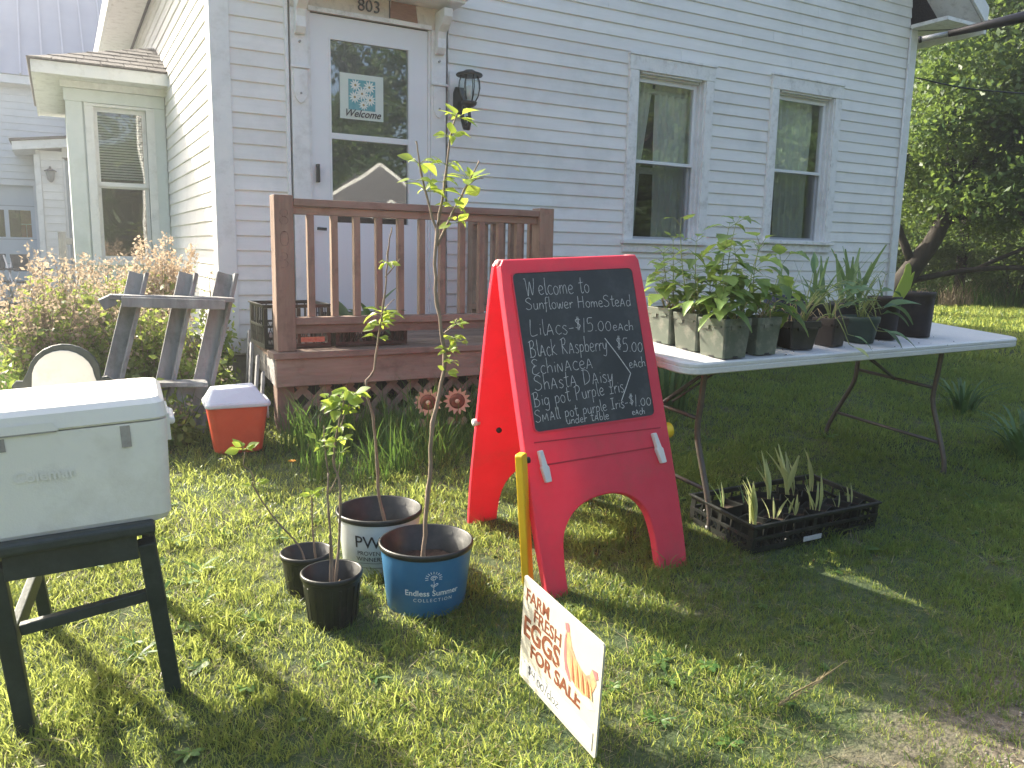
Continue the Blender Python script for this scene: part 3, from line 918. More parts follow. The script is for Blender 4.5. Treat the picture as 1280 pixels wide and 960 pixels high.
curtain("curtains", "thin white curtains nearly closed in the window by the far corner", b0, b1, zb, zt, [(b0 - 0.02, b0 + 0.13, 0.2), (b0 + 0.10, b1 - 0.06, -0.12)])
b0, b1, zb, zt, zm = wins[0]
t = thing("roller_blind", "pale roller blind rolled up at the top of the window nearer the door", "blind", ((b0 + b1) / 2, WY + 0.15, zt))
m = MB(); m.tube([(b0, WY + 0.15, zt - 0.06), (b1, WY + 0.15, zt - 0.06)], 0.022, 10); m.build("roll", SHADE, t, t.location)
m = MB(); m.box(b0, b1, WY + 0.128, WY + 0.131, zm - 0.085, zm - 0.03); m.build("hem_bar", SHADE, t, t.location)
# cat-like dark round cushion on the inner sill
m = MB()
m.lathe([(0.0, 0.14), (0.06, 0.13), (0.10, 0.09), (0.115, 0.03), (0.10, -0.02), (0.0, -0.03)], 20)
o = m.build("lamp_shade", pm("dark_lamp_shade", (0.05, 0.055, 0.065), (0.08, 0.085, 0.095), rough=0.8), None)
o.location = (4.50, WY + 0.34, zb + 0.04)
tag(o, "dark rounded lampshade standing inside the window nearer the door", "lampshade")

# door surround
m = MB()
m.box(DR[0], DR[0] + 0.022, WY - 0.03, WY + 0.02, 0.70, 3.10); m.build("downspout_strip", TRIM, house, HL, bevel=0.004)
for sx, xa, xb in ((0, 1.335, 1.445), (1, 2.285, 2.395)):
    m = MB(); m.box(xa, xb, WY - 0.032, WY + 0.02, 0.70, 2.82)
    pl = m.build("pilaster", TRIM, house, HL, bevel=0.003)
    m = MB(); m.box(xa - 0.006, xb + 0.006, WY - 0.050, WY - 0.033, 2.462, 2.478); m.build("capital", TRIM, pl, HL, bevel=0.002)
    # shield shaped drop ornament
    xm = (xa + xb) / 2
    pts = [(xm - 0.042, 2.455), (xm - 0.042, 2.42), (xm - 0.048, 2.40), (xm - 0.042, 2.37), (xm - 0.045, 2.33), (xm - 0.036, 2.285), (xm - 0.018, 2.258), (xm, 2.248), (xm + 0.018, 2.258), (xm + 0.036, 2.285), (xm + 0.045, 2.33), (xm + 0.042, 2.37), (xm + 0.048, 2.40), (xm + 0.042, 2.42), (xm + 0.042, 2.455)]
    m = MB(); m.prism(pts, WY - 0.047, WY - 0.031); m.build("ornament", TRIM, pl, HL, bevel=0.003)
    m = MB()
    for zc in (2.31, 2.62):
        m.prism([(xm + 0.007 * math.cos(a * 0.7854), zc + 0.007 * math.sin(a * 0.7854)) for a in range(8)], WY - 0.052, WY - 0.033 if zc > 2.5 else WY - 0.0475)
    m.build("screw_plug", pm("grey_plug", (0.35, 0.34, 0.32)), pl, HL)
    # scrolled bracket under the hood
    prof = [(WY - 0.033, 2.66), (WY - 0.065, 2.665), (WY - 0.085, 2.70), (WY - 0.082, 2.76), (WY - 0.095, 2.80), (WY - 0.15, 2.835), (WY - 0.185, 2.88), (WY - 0.19, 2.93), (WY - 0.033, 2.93)]
    n = len(prof)
    m = MB()
    wa, wb = xm - 0.032, xm + 0.032
    vs = [(wa, p[0], p[1]) for p in prof] + [(wb, p[0], p[1]) for p in prof]
    m.add(vs, [tuple(range(n - 1, -1, -1)), tuple(range(n, 2 * n))] + [(i, (i + 1) % n, (i + 1) % n + n, i + n) for i in range(n)])
    m.build("bracket", TRIM, house, HL, bevel=0.004)
m = MB(); m.box(1.335, 2.395, WY - 0.028, WY + 0.02, 2.822, 2.955); m.build("header_board", pm("cream_header_paint", (0.66, 0.60, 0.50), (0.74, 0.69, 0.60), rough=0.6, scale=9, c3=(0.40, 0.36, 0.30), s3=18, amt3=0.6), house, HL)
m = MB(); m.box(1.447, 2.283, WY - 0.040, WY - 0.029, 2.815, 2.842); m.build("door_head_trim", OLDTRIM, house, HL)
m = MB(); m.box(1.28, 2.44, WY - 0.24, WY + 0.02, 2.957, 2.985); m.box(1.25, 2.47, WY - 0.28, WY + 0.02, 2.986, 3.04); m.box(1.22, 2.50, WY - 0.32, WY + 0.02, 3.041, 3.09); m.build("door_hood", TRIM, house, HL, bevel=0.005)
m = MB(); m.prism([(1.985, 2.852), (2.185, 2.845), (2.17, 2.951), (2.0, 2.955)], WY - 0.034, WY - 0.029); m.build("bare_patch", BAREW, house, HL)
text_obj("house_number", "803", 0.105, INK, house, Matrix.Translation((1.765 - X0, -0.040, 2.862 - GH)) @ UPR, extrude=0.006, offset=-0.001, sx=1.0)
m = MB(); m.box(1.983, 1.990, WY - 0.036, WY - 0.030, 2.848, 2.954); m.build("number_edge", INK, house, HL)
# storm door
dj = MB()
dj.box(1.447, 1.462, WY - 0.022, WY + 0.05, 0.80, 2.814); dj.box(2.267, 2.283, WY - 0.022, WY + 0.05, 0.80, 2.814); dj.box(1.447, 2.283, WY - 0.02, WY + 0.12, 0.76, 0.80)
dj.build("door_frame", TRIM, house, HL)
dm = MB()
dx0, dx1, dz0, dz1 = 1.464, 2.265, 0.835, 2.808
gx0, gx1, gz0, gz1 = 1.592, 2.125, 1.52, 2.668
for bx in ((dx0, gx0, dz0, dz1), (gx1, dx1, dz0, dz1), (gx0, gx1, dz0, gz0), (gx0, gx1, gz1, dz1)):
    dm.box(bx[0], bx[1], WY - 0.010, WY + 0.025, bx[2], bx[3])
door = dm.build("storm_door", DOORP, house, HL)
m = MB()
m.box(gx0 - 0.012, gx0, WY - 0.016, WY - 0.011, gz0, gz1 + 0.012); m.box(gx1, gx1 + 0.012, WY - 0.016, WY - 0.011, gz0, gz1 + 0.012)
m.box(gx0, gx1, WY - 0.016, WY - 0.011, gz1, gz1 + 0.012); m.box(gx0, gx1, WY - 0.012, WY + 0.02, 2.055, 2.092)
m.build("glazing_bead", VINYL, door, HL)
m = MB(); m.box(gx0, gx1, WY - 0.002, WY + 0.002, 2.093, gz1); m.build("pane", DGLASS, door, HL)
m = MB(); m.box(gx0, gx1, WY + 0.006, WY + 0.010, gz0, 2.054); m.build("pane", DGLASS, door, HL)
m = MB(); m.box(1.483, 1.503, WY - 0.045, WY - 0.011, 1.77, 1.885); m.box(1.486, 1.500, WY - 0.058, WY - 0.046, 1.78, 1.86); m.build("handle", BLKMET, door, HL, bevel=0.003)
m = MB(); m.tube([(1.475, WY - 0.05, 1.475), (1.535, WY - 0.06, 1.472)], 0.010, 8); m.build("lock_lever", BLKMET, door, HL)
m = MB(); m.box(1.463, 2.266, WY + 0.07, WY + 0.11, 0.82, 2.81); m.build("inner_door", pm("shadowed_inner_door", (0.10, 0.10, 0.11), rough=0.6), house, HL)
m = MB(); m.box(1.52, 1.515 + 0.70, WY - 0.016, WY - 0.011, 0.88, 0.895); m.build("door_sweep", INK, door, HL)

# the card stuck to the door glass
card = thing("welcome_card", "square daisy print reading Welcome stuck to the door glass", "poster", (1.80, WY - 0.006, 2.19))
m = MB(); m.box(-0.148, 0.148, -0.003, 0.0, 0.0, 0.285); m.build("paper", pm("card_paper", (0.62, 0.70, 0.62), (0.68, 0.75, 0.66), rough=0.7), card)
m = MB(); m.box(-0.092, 0.092, -0.0042, -0.0034, 0.06, 0.25); m.build("picture_ground", pm("teal_print", (0.06, 0.30, 0.34), (0.16, 0.42, 0.44), rough=0.7, scale=22), card)
for (cx, cz, s) in ((-0.045, 0.215, 0.04), (0.05, 0.21, 0.045), (0.0, 0.165, 0.048), (-0.05, 0.14, 0.042), (0.055, 0.13, 0.042), (0.01, 0.095, 0.036)):
    m = MB()
    for q in range(11):
        a = q * 0.571 + cx * 30
        p = [(cx + 0.008 * math.cos(a + 0.5), cz + 0.008 * math.sin(a + 0.5)), (cx + s * 0.6 * math.cos(a + 0.22), cz + s * 0.6 * math.sin(a + 0.22)), (cx + s * math.cos(a), cz + s * math.sin(a)), (cx + s * 0.6 * math.cos(a - 0.22), cz + s * 0.6 * math.sin(a - 0.22)), (cx + 0.008 * math.cos(a - 0.5), cz + 0.008 * math.sin(a - 0.5))]
        m.add([(x_, -0.0052 - 0.0001 * q, z_) for x_, z_ in p], [(4, 3, 2, 1, 0)])
    d_ = m.build("daisy", pm("daisy_print", (0.75, 0.80, 0.72), rough=0.7), card)
    m = MB(); m.prism([(cx + 0.008 * math.cos(a_ * 0.785), cz + 0.008 * math.sin(a_ * 0.785)) for a_ in range(8)], -0.0068, -0.006); m.build("daisy_eye", pm("ochre_print", (0.32, 0.25, 0.08), rough=0.7), d_)
text_obj("lettering", "Welcome", 0.066, INK, card, Matrix.Translation((0.0, -0.0072, 0.016)) @ UPR, align='CENTER', shear=0.4, offset=0.0006, xscale=0.95)

# wall lantern
ln = thing("wall_lantern", "black coach lantern with ribbed glass on the wall right of the door", "wall lamp", (2.50, WY - 0.02, 2.17))
m = MB(); m.box(-0.075, 0.04, -0.004, 0.012, 0.10, 0.40); m.build("mounting_block", TRIM, ln)
m = MB(); m.prism([(-0.035, 0.12), (0.03, 0.12), (0.045, 0.16), (0.045, 0.26), (0.03, 0.30), (-0.035, 0.30), (-0.05, 0.26), (-0.05, 0.16)], -0.022, -0.005); m.build("back_plate", BLKMET, ln, bevel=0.003)
m = MB(); m.tube([(0, -0.02, 0.20), (0.0, -0.05, 0.10), (0.0, -0.10, 0.02), (0.0, -0.15, 0.01), (0.0, -0.175, 0.06), (0.0, -0.165, 0.11), (0.0, -0.16, 0.15)], [0.014, 0.016, 0.018, 0.016, 0.013, 0.011, 0.012], 8)
m.tube([(0, -0.15, 0.02), (0, -0.11, 0.055), (0, -0.13, 0.09), (0, -0.155, 0.075)], 0.008, 6)
m.build("scroll_arm", BLKMET, ln)
LM = Matrix.Translation((0.0, -0.16, 0.0))
m = MB(); m.lathe([(0.0, 0.145), (0.03, 0.15), (0.05, 0.165), (0.055, 0.18), (0.05, 0.185), (0.0, 0.185)], 20, M=LM); m.build("lantern_base", BLKMET, ln)
m = MB(); m.lathe([(0.042, 0.187), (0.062, 0.22), (0.072, 0.27), (0.068, 0.315), (0.056, 0.348)], 24, M=LM); m.build("glass_chimney", LGLASS, ln)
m = MB()
for q in range(8):
    a = q * math.pi / 4
    m.tube([(0.046 * math.cos(a), 0.046 * math.sin(a) - 0.16, 0.185), (0.066 * math.cos(a), 0.066 * math.sin(a) - 0.16, 0.22), (0.077 * math.cos(a), 0.077 * math.sin(a) - 0.16, 0.27), (0.073 * math.cos(a), 0.073 * math.sin(a) - 0.16, 0.315), (0.058 * math.cos(a), 0.058 * math.sin(a) - 0.16, 0.35)], 0.0035, 5)
m.build("cage", BLKMET, ln)
m = MB(); m.lathe([(0.088, 0.350), (0.092, 0.358), (0.085, 0.366), (0.05, 0.376), (0.03, 0.388), (0.0, 0.392)], 24, M=LM); m.lathe([(0.088, 0.350), (0.0, 0.349)], 24, M=LM); m.build("lantern_cap", BLKMET, ln)
m = MB(); m.lathe([(0.0, 0.20), (0.012, 0.20), (0.014, 0.23), (0.02, 0.26), (0.017, 0.285), (0.0, 0.295)], 12, M=LM); m.build("bulb", pm("bulb_glass", (0.75, 0.76, 0.72), rough=0.2), ln)

# bay on the side wall
bay = MB()
BX0, BX1, BY0, BY1 = 0.135, 0.875, 7.75, 9.7
wx0, wx1, wz0, wz1 = 0.285, 0.745, 1.215, 2.475
for bx in ((BX0, wx0, 0.5, 2.62), (wx1, BX1, 0.5, 2.62), (wx0, wx1, 0.5, wz0), (wx0, wx1, wz1, 2.62)):
    bay.box(bx[0], bx[1], BY0, BY0 + 0.08, bx[2], bx[3])
bay.box(BX0, BX0 + 0.08, BY0 + 0.08, BY1, 0.5, 2.62); bay.box(BX0 + 0.08, BX1, BY1 - 0.08, BY1, 0.5, 2.62)
BAYP = pm("bay_panel_paint", (0.66, 0.72, 0.70), (0.74, 0.78, 0.76), rough=0.6, scale=4, c3=(0.55, 0.58, 0.52), s3=3, amt3=0.35)
bay_o = bay.build("bay_window", BAYP, house, HL)
def bpart(name, mat, *boxes, bevel=0.0):
    m = MB()
    for q in boxes: m.box(*q)
    return m.build(name, mat, bay_o, HL, bevel=bevel)
bpart("corner_post", BAYP, (BX0 - 0.02, BX0 + 0.10, BY0 - 0.02, BY0 - 0.001, 0.5, 2.50))
bpart("corner_post", BAYP, (BX1 - 0.10, BX1 - 0.012, BY0 - 0.02, BY0 - 0.001, 0.5, 2.50))
bpart("frieze", BAYP, (BX0 - 0.03, BX1 - 0.012, BY0 - 0.03, BY0 - 0.001, 2.501, 2.60), bevel=0.003)
bpart("casing", TRIM, (wx0 - 0.035, wx0 + 0.03, BY0 - 0.028, BY0 - 0.001, wz0, wz1), (wx1 - 0.03, wx1 + 0.035, BY0 - 0.028, BY0 - 0.001, wz0, wz1), (wx0 - 0.035, wx1 + 0.035, BY0 - 0.028, BY0 - 0.001, wz1 + 0.001, wz1 + 0.022), bevel=0.002)
bpart("sill", TRIM, (wx0 - 0.06, wx1 + 0.06, BY0 - 0.06, BY0 - 0.001, wz0 - 0.04, wz0 - 0.001))
for (za, zb_, yy) in ((1.835, wz1, 0.02), (wz0, 1.855, 0.045)):
    xa, xb = wx0 + 0.03, wx1 - 0.03
    bpart("sash", TRIM, (xa, xa + 0.03, BY0 + yy, BY0 + yy + 0.02, za, zb_), (xb - 0.03, xb, BY0 + yy, BY0 + yy + 0.02, za, zb_), (xa + 0.03, xb - 0.03, BY0 + yy, BY0 + yy + 0.02, za, za + 0.035), (xa + 0.03, xb - 0.03, BY0 + yy, BY0 + yy + 0.02, zb_ - 0.035, zb_))
    bpart("pane", BGLASS, (xa + 0.03, xb - 0.03, BY0 + yy + 0.008, BY0 + yy + 0.012, za + 0.035, zb_ - 0.035))
bpart("reflection_slats", SHADE, *[(wx0 + 0.06, wx1 - 0.06, BY0 + 0.10, BY0 + 0.103, 1.90 + q * 0.022, 1.915 + q * 0.022) for q in range(24)])  # pale slats put behind the upper sash in place of its bright reflection
bpart("bay_interior", DARKIN, (BX0 + 0.1, BX1 - 0.02, BY0 + 0.5, BY0 + 0.52, 0.6, 2.6))
# eave box and soffit
bpart("soffit", OLDTRIM, (-0.09, BX1, 7.48, 9.95, 2.655, 2.668))
bpart("fascia", TRIM, (-0.105, BX1, 7.462, 7.479, 2.65, 2.745), bevel=0.002)
bpart("fascia", OLDTRIM, (-0.107, -0.091, 7.48, 9.95, 2.65, 2.745))
bpart("crown_molding", TRIM, (BX0 - 0.05, BX1, BY0 - 0.07, BY0 - 0.031, 2.601, 2.654))
# hip roof of the bay: shingle courses as separate tabs
ex0, ey0, ez = -0.13, 7.44, 2.748
rx, ry, rzz = BX1, 8.34, 3.12
hr = MB()
A_ = Vector((ex0, ey0, ez)); B_ = Vector((BX1, ey0, ez)); P_ = Vector((rx, ry, rzz)); C_ = Vector((ex0, 9.97, ez)); Q_ = Vector((rx, 9.07, rzz))
hr.add([A_, B_, P_, C_, Q_, (BX1, 9.97, ez)], [(0, 1, 2), (0, 2, 4, 3), (3, 4, 5)])
hr.build("bay_roof", SHING, bay_o, HL)
def tabs(P0, P1, T0, T1, rows, wid):
    """shingles between the eave P0-P1 and the apex edge T0-T1"""
    P0, P1, T0, T1 = map(Vector, (P0, P1, T0, T1))
    nrm = (P1 - P0).cross(T0 - P0 if (T0 - P0).length > 0.01 else T1 - P0).normalized()
    if nrm.z < 0: nrm = -nrm
    for r in range(rows):
        t0, t1 = r / rows, (r + 1.25) / rows
        t1 = min(t1, 1)
        a0 = P0.lerp(T0, t0); a1 = P1.lerp(T1, t0); b0_ = P0.lerp(T0, t1); b1_ = P1.lerp(T1, t1)
        L_ = (a1 - a0).length
        e = (P1 - P0).normalized()
        n = max(1, int(L_ / wid))
        off = (r % 2) * 0.5
        for q in range(-1, n + 1):
            s0 = max(0, (q + off) * wid + 0.004); s1 = min(L_, (q + 1 + off) * wid - 0.004)
            if s1 - s0 < 0.02: continue
            lo0 = a0 + e * s0; lo1 = a0 + e * s1
            # the upper edge stays within the face
            ub0 = max(s0, (b0_ - a0).dot(e)); ub1 = min(s1, (b1_ - a0).dot(e))
            if ub1 - ub0 < 0.005: ub0 = ub1 = max(min((s0 + s1) / 2, (b1_ - a0).dot(e)), (b0_ - a0).dot(e)); ub1 += 0.004
            hgt = b0_ - a0; hgt = hgt - e * hgt.dot(e)
            u0 = a0 + hgt + e * ub0; u1 = a0 + hgt + e * ub1
            lift = nrm * (0.010 + rnd.uniform(0, 0.004))
            vs = [lo0 + lift, lo1 + lift, u1 + nrm * 0.004, u0 + nrm * 0.004, lo0 + nrm * 0.001, lo1 + nrm * 0.001]
            m = MB(); m.add(vs, [(0, 1, 2, 3), (4, 5, 1, 0), (4, 0, 3), (5, 2, 1)])
            m.build("shingle", SHING, bay_o, HL)
tabs(A_, B_, P_, P_, 7, 0.17)
tabs(C_, A_, Q_, P_, 7, 0.22)

# ------------------------------------------------------------------ porch
PF = 4.20; PZ = 0.806
px0, px1 = 0.95, 2.64
PL = (px0, PF, gz(px0, PF))
porch = thing("porch", "small weathered brown wooden porch with baluster rail and lattice skirt", "porch", PL)
nb_ = 7
dp = (WY - 0.03 - PF + 0.02) / nb_
for q in range(nb_):
    y0 = PF - 0.02 + q * dp
    sk = 0.085 * (y0 - PF) 
    m = MB(); m.box(px0 - 0.015 + sk, px1 + 0.02, y0 + 0.003, y0 + dp - 0.003, PZ - 0.035, PZ + rnd.uniform(-0.002, 0.002)); m.build("deck_board", PWOODX, porch, PL, bevel=0.003)
m = MB(); m.box(px0 + 0.0, px1, PF, PF + 0.038, PZ - 0.185, PZ - 0.037); m.build("rim_board", PWOODX, porch, PL, bevel=0.003)
vs = [(px0, PF + 0.039), (px0 + 0.04, PF + 0.039), (px0 + 0.13, WY - 0.04), (px0 + 0.09, WY - 0.04)]
m = MB(); m.add([(a, b, PZ - 0.185) for a, b in vs] + [(a, b, PZ - 0.037) for a, b in vs], [(3, 2, 1, 0), (4, 5, 6, 7), (0, 1, 5, 4), (1, 2, 6, 5), (2, 3, 7, 6), (3, 0, 4, 7)])
m.build("rim_board", pm("greyed_side_board", (0.27, 0.25, 0.235), (0.40, 0.38, 0.36), rough=0.85, scale=9, stretch=(1, 0.14, 1), bump=0.4, bscale=40), porch, PL, bevel=0.003)
m = MB(); m.box(px1 - 0.038, px1, PF + 0.039, WY - 0.04, PZ - 0.185, PZ - 0.037); m.build("rim_board", PWOODX, porch, PL, bevel=0.003)
# corner posts down to the ground
for (xa, ya) in ((px0 + 0.012, PF + 0.045), (px1 - 0.10, PF + 0.045)):
    m = MB(); m.box(xa, xa + 0.09, ya, ya + 0.09, gz(xa, ya) - 0.05, PZ - 0.036); m.build("support_post", PWOOD, porch, PL, bevel=0.004)
# rail posts
pA = (0.962, 1.060, PF + 0.005, PF + 0.10); pB = (2.535, 2.635, PF + 0.005, PF + 0.10); pC = (2.565, 2.625, WY - 0.125, WY - 0.045)
posts = []
for q in (pA, pB, pC):
    m = MB(); m.box(q[0], q[1], q[2], q[3], PZ + 0.003, 1.612 if q is not pC else 1.575)
    posts.append(m.build("rail_post", PWOOD, porch, PL, bevel=0.004))
# carved 8 0 3 down the corner post
CARV = pm("carved_groove", (0.10, 0.05, 0.035), rough=0.9)
for q, (ch, zc) in enumerate((("8", 1.505), ("0", 1.395), ("3", 1.285))):
    text_obj("carved_digit", ch, 0.125, CARV, posts[0], Matrix.Translation((0.06, -0.0005 + 0.004, zc - PL[2] - 0.045)) @ UPR, align='CENTER', extrude=0.001, offset=-0.0055)
for nm, z0, z1, yy0, yy1, xa, xb in (("top_rail", 1.560, 1.597, 0.010, 0.095, 1.062, 2.533), ("top_rail", 1.518, 1.557, 0.035, 0.072, 1.062, 2.533), ("bottom_rail", 0.945, 0.985, 0.014, 0.085, 1.062, 2.533), ("bottom_rail", 0.897, 0.943, 0.030, 0.068, 1.062, 2.533)):
    m = MB(); m.box(xa, xb, PF + yy0, PF + yy1, z0, z1); m.build(nm, PWOODX, porch, PL, bevel=0.003)
for x in (1.155, 1.282, 1.406, 1.532, 1.658, 1.785, 1.912, 2.037, 2.162, 2.287, 2.412):
    m = MB(); m.box(x - 0.018, x + 0.018, PF + 0.034, PF + 0.07, 0.986, 1.517); m.build("baluster", PWOOD, porch, PL, bevel=0.002)
for nm, z0, z1 in (("top_rail", 1.535, 1.572), ("bottom_rail", 0.94, 0.98)):
    m = MB(); m.box(2.565, 2.62, PF + 0.102, WY - 0.127, z0, z1); m.build(nm, PWOOD, porch, PL, bevel=0.003)
for q in range(6):
    y = PF + 0.21 + q * 0.125
    m = MB(); m.box(2.575, 2.609, y - 0.017, y + 0.017, 0.981, 1.534); m.build("baluster", PWOOD, porch, PL, bevel=0.002)
# lattice skirt: crossing strips clipped to the opening
def lattice(xa, xb, za, zb_, place, mat, gap=0.128, w=0.036, slope=1.0):
    for layer, sg in ((0, 1), (1, -1)):
        c = -3.0
        while c < 4.0:
            # line: x = c + sg * (z - za)/slope
            pts = []
            def X(z): return c + sg * (z - za) / slope
            z_lo, z_hi = za, zb_
            if sg > 0:
                z_lo = max(z_lo, za + (xa - c) * slope); z_hi = min(z_hi, za + (xb - c) * slope)
            else:
                z_lo = max(z_lo, za + (c - xb) * slope); z_hi = min(z_hi, za + (c - xa) * slope)
            if z_hi - z_lo > 0.03:
                m = MB(); a = place(X(z_lo), z_lo, layer); b = place(X(z_hi), z_hi, layer)
                nrm = place(0, 0, 1) - place(0, 0, 0)
                m.beam(a, b, w, 0.007, nrm)
                m.build("lattice_strip", mat, porch, PL)
            c += gap
lattice(px0 + 0.10, px1 - 0.10, 0.34, PZ - 0.187, lambda x, z, l: Vector((x, PF + 0.052 + 0.008 * l, z)), pm("lattice_wood", (0.20, 0.145, 0.105), (0.32, 0.25, 0.19), rough=0.85, scale=14, randvar=0.2))
lattice(PF + 0.14, WY - 0.06, 0.36, PZ - 0.187, lambda y, z, l: Vector((px0 + 0.02 + 0.085 * (y - PF) + 0.008 * l, y, z)), pm("lattice_wood_grey", (0.22, 0.22, 0.22), (0.34, 0.34, 0.34), rough=0.85, scale=14, randvar=0.2), gap=0.115)
m = MB(); m.box(px0 + 0.25, px1 - 0.05, PF + 0.5, PF + 0.52, 0.2, PZ - 0.04); m.build("underside_shade_sheet", DARKIN, porch, PL)  # dark sheets stand in for the deep shade under the deck
m = MB(); m.box(px0 + 0.24, px0 + 0.26, PF + 0.22, WY - 0.05, 0.2, PZ - 0.04); m.build("underside_shade_sheet", DARKIN, porch, PL)
# short boards propped along the skirt
for q, (x, y, h, ln_) in enumerate(((0.90, 4.62, 0.42, 0.06), (0.905, 4.50, 0.37, 0.05), (0.91, 4.38, 0.30, 0.07), (0.93, 4.83, 0.45, 0.05))):
    m = MB(); z0 = gz(x, y); m.beam((x - 0.03, y - ln_, z0 - 0.01), (x + 0.025, y + ln_, z0 + h), 0.045, 0.014, (1, 0, 0))
    o = m.build("loose_board", pm("greyed_plank", (0.22, 0.22, 0.225), (0.36, 0.36, 0.36), rough=0.85, scale=12, randvar=0.15))
    tag(o, ("grey loose board leaning on the porch side, second from the wall", "grey loose board leaning on the porch side, third from the wall", "short grey loose board leaning on the porch side next to its corner", "tallest grey loose board leaning on the porch side next to the wall")[q], "board", "boards leaning on the porch side")

# ------------------------------------------------------------------ crates on the porch
def crate(name, label, loc, rz, W, D, H, nslots, mat=BLKPL, group=None, sticker=None):
    t = thing(name, label, "crate", loc, rz, group)
    bt = 0.006
    m = MB(); m.box(0, W, 0, bt, H - 0.02, H); m.box(0, W, D - bt, D, H - 0.02, H); m.box(0, bt, bt, D - bt, H - 0.02, H); m.box(W - bt, W, bt, D - bt, H - 0.02, H)
    m.box(-0.008, W + 0.008, -0.008, 0, H - 0.008, H); m.box(-0.008, 0, 0, D, H - 0.008, H); m.box(W, W + 0.008, 0, D, H - 0.008, H); m.box(-0.008, W + 0.008, D, D + 0.008, H - 0.008, H)
    m.build("rim", mat, t, bevel=0.0015)
    m = MB(); m.box(0, W, 0, D, 0, bt); m.build("base", mat, t)
    for (side_, L_, f) in (("front", W, lambda u: (u, 0.0)), ("back", W, lambda u: (u, D - bt)), ("left", D, lambda u: (0.0, u)), ("right", D, lambda u: (W - bt, u))):
        m = MB()
        hor = side_ in ("front", "back")
        def bar(u0, u1, z0, z1, out=0.0):
            if hor:
                y0 = (-out if side_ == "front" else D - bt); m.box(u0, u1, y0, y0 + bt + out, z0, z1)
            else:
                x0 = (-out if side_ == "left" else W - bt); m.box(x0, x0 + bt + out, u0, u1, z0, z1)
        a = 0.0 if hor else bt; b = L_ if hor else L_ - bt
        bar(a, b, bt, 0.022)
        bar(a, b, H * 0.5 - 0.006, H * 0.5 + 0.006, 0.003)
        n = nslots if hor else max(2, int(nslots * D / W))
        for q in range(n + 1):
            u = a + (b - a - 0.008) * q / n
            w = 0.020 if q in (0, n, n // 2) else 0.007
            u = min(u, b - w)
            bar(u, u + w, 0.0225, H * 0.5 - 0.0065); bar(u, u + w, H * 0.5 + 0.0065, H - 0.0205)
        for q in range(n):
            u = a + (b - a) * (q + 0.15) / n; v_ = a + (b - a) * (q + 0.85) / n
            if hor:
                yc = 0.003 if side_ == "front" else D - 0.003
                m.beam((u, yc, 0.022), (v_, yc, H * 0.5), 0.004, 0.005, (0, 1, 0)); m.beam((v_, yc, 0.022), (u, yc, H * 0.5), 0.004, 0.005, (0, 1, 0))
            else:
                xc = 0.003 if side_ == "left" else W - 0.003
                m.beam((xc, u, 0.022), (xc, v_, H * 0.5), 0.004, 0.005, (1, 0, 0)); m.beam((xc, v_, 0.022), (xc, u, H * 0.5), 0.004, 0.005, (1, 0, 0))
        m.build("side_grille", mat, t)
    if sticker:
        x0, x1, z0, z1, sm = sticker
        m = MB(); m.box(x0, x1, -0.012, -0.0095, z0, z1); m.build("label_sticker", sm, t)
    return t
REDL = pm("faded_red_label", (0.55, 0.16, 0.13), (0.62, 0.30, 0.25), rough=0.7, scale=60)
crate("plastic_crate", "black plastic milk crate at the porch corner behind the rail post", (0.925, 4.345, PZ + 0.005), 0, 0.36, 0.36, 0.235, 8)
crate("plastic_crate", "low dark plant crate with red label under the porch rail", (1.31, 4.33, PZ + 0.005), 0, 0.42, 0.34, 0.165, 10, mat=BRNPL)
m = MB(); m.box(1.115, 1.245, 4.3270, 4.3300, PZ + 0.035, PZ + 0.062)
m.build("label_sticker", REDL, bpy.data.objects["plastic_crate"], (0.925, 4.345, PZ + 0.005))

# small plants in those crates
def potted_sprout(x, y, z, label, leaves, size, ml, potm=BLKPL, pr=0.05, ph=0.09, group=None, seed=0, lean=0.35):
    rr = random.Random(seed)
    t = thing("potted_plant", label, "potted plant", (x, y, z), 0, group)
    m = MB(); m.lathe([(0.0, 0.0), (pr * 0.75, 0.0), (pr, ph), (pr * 1.06, ph), (pr * 1.06, ph + 0.004), (pr * 0.93, ph + 0.002), (pr * 0.88, ph * 0.85)], 14); m.build("pot", potm, t)
    m = MB(); m.lathe([(0.0, ph * 0.88), (pr * 0.5, ph * 0.87), (pr * 0.9, ph * 0.85)], 12); m.build("soil", SOIL, t)
    for q in range(leaves):
        a = rr.uniform(0, 6.28); s = size * rr.uniform(0.6, 1.1)
        d = Vector((math.cos(a) * rr.uniform(0.1, lean), math.sin(a) * rr.uniform(0.1, lean), 1))
        mk("leaf", rr.choice(ml), t, frame_from((rr.uniform(-.3, .3) * pr, rr.uniform(-.3, .3) * pr, ph * 0.85), d, (-math.cos(a), -math.sin(a), 0.4), s))
    return t
potted_sprout(1.42, 4.46, PZ + 0.014, "iris with pale spreading leaves in the porch crate, left plant", 9, 0.20, ML_DARK, BRNPL, seed=1, lean=1.3)
potted_sprout(1.56, 4.48, PZ + 0.014, "broad dark leaved plant in the porch crate nearest the stairs side", 10, 0.26, ML_DARK, BRNPL, seed=2, lean=1.6)

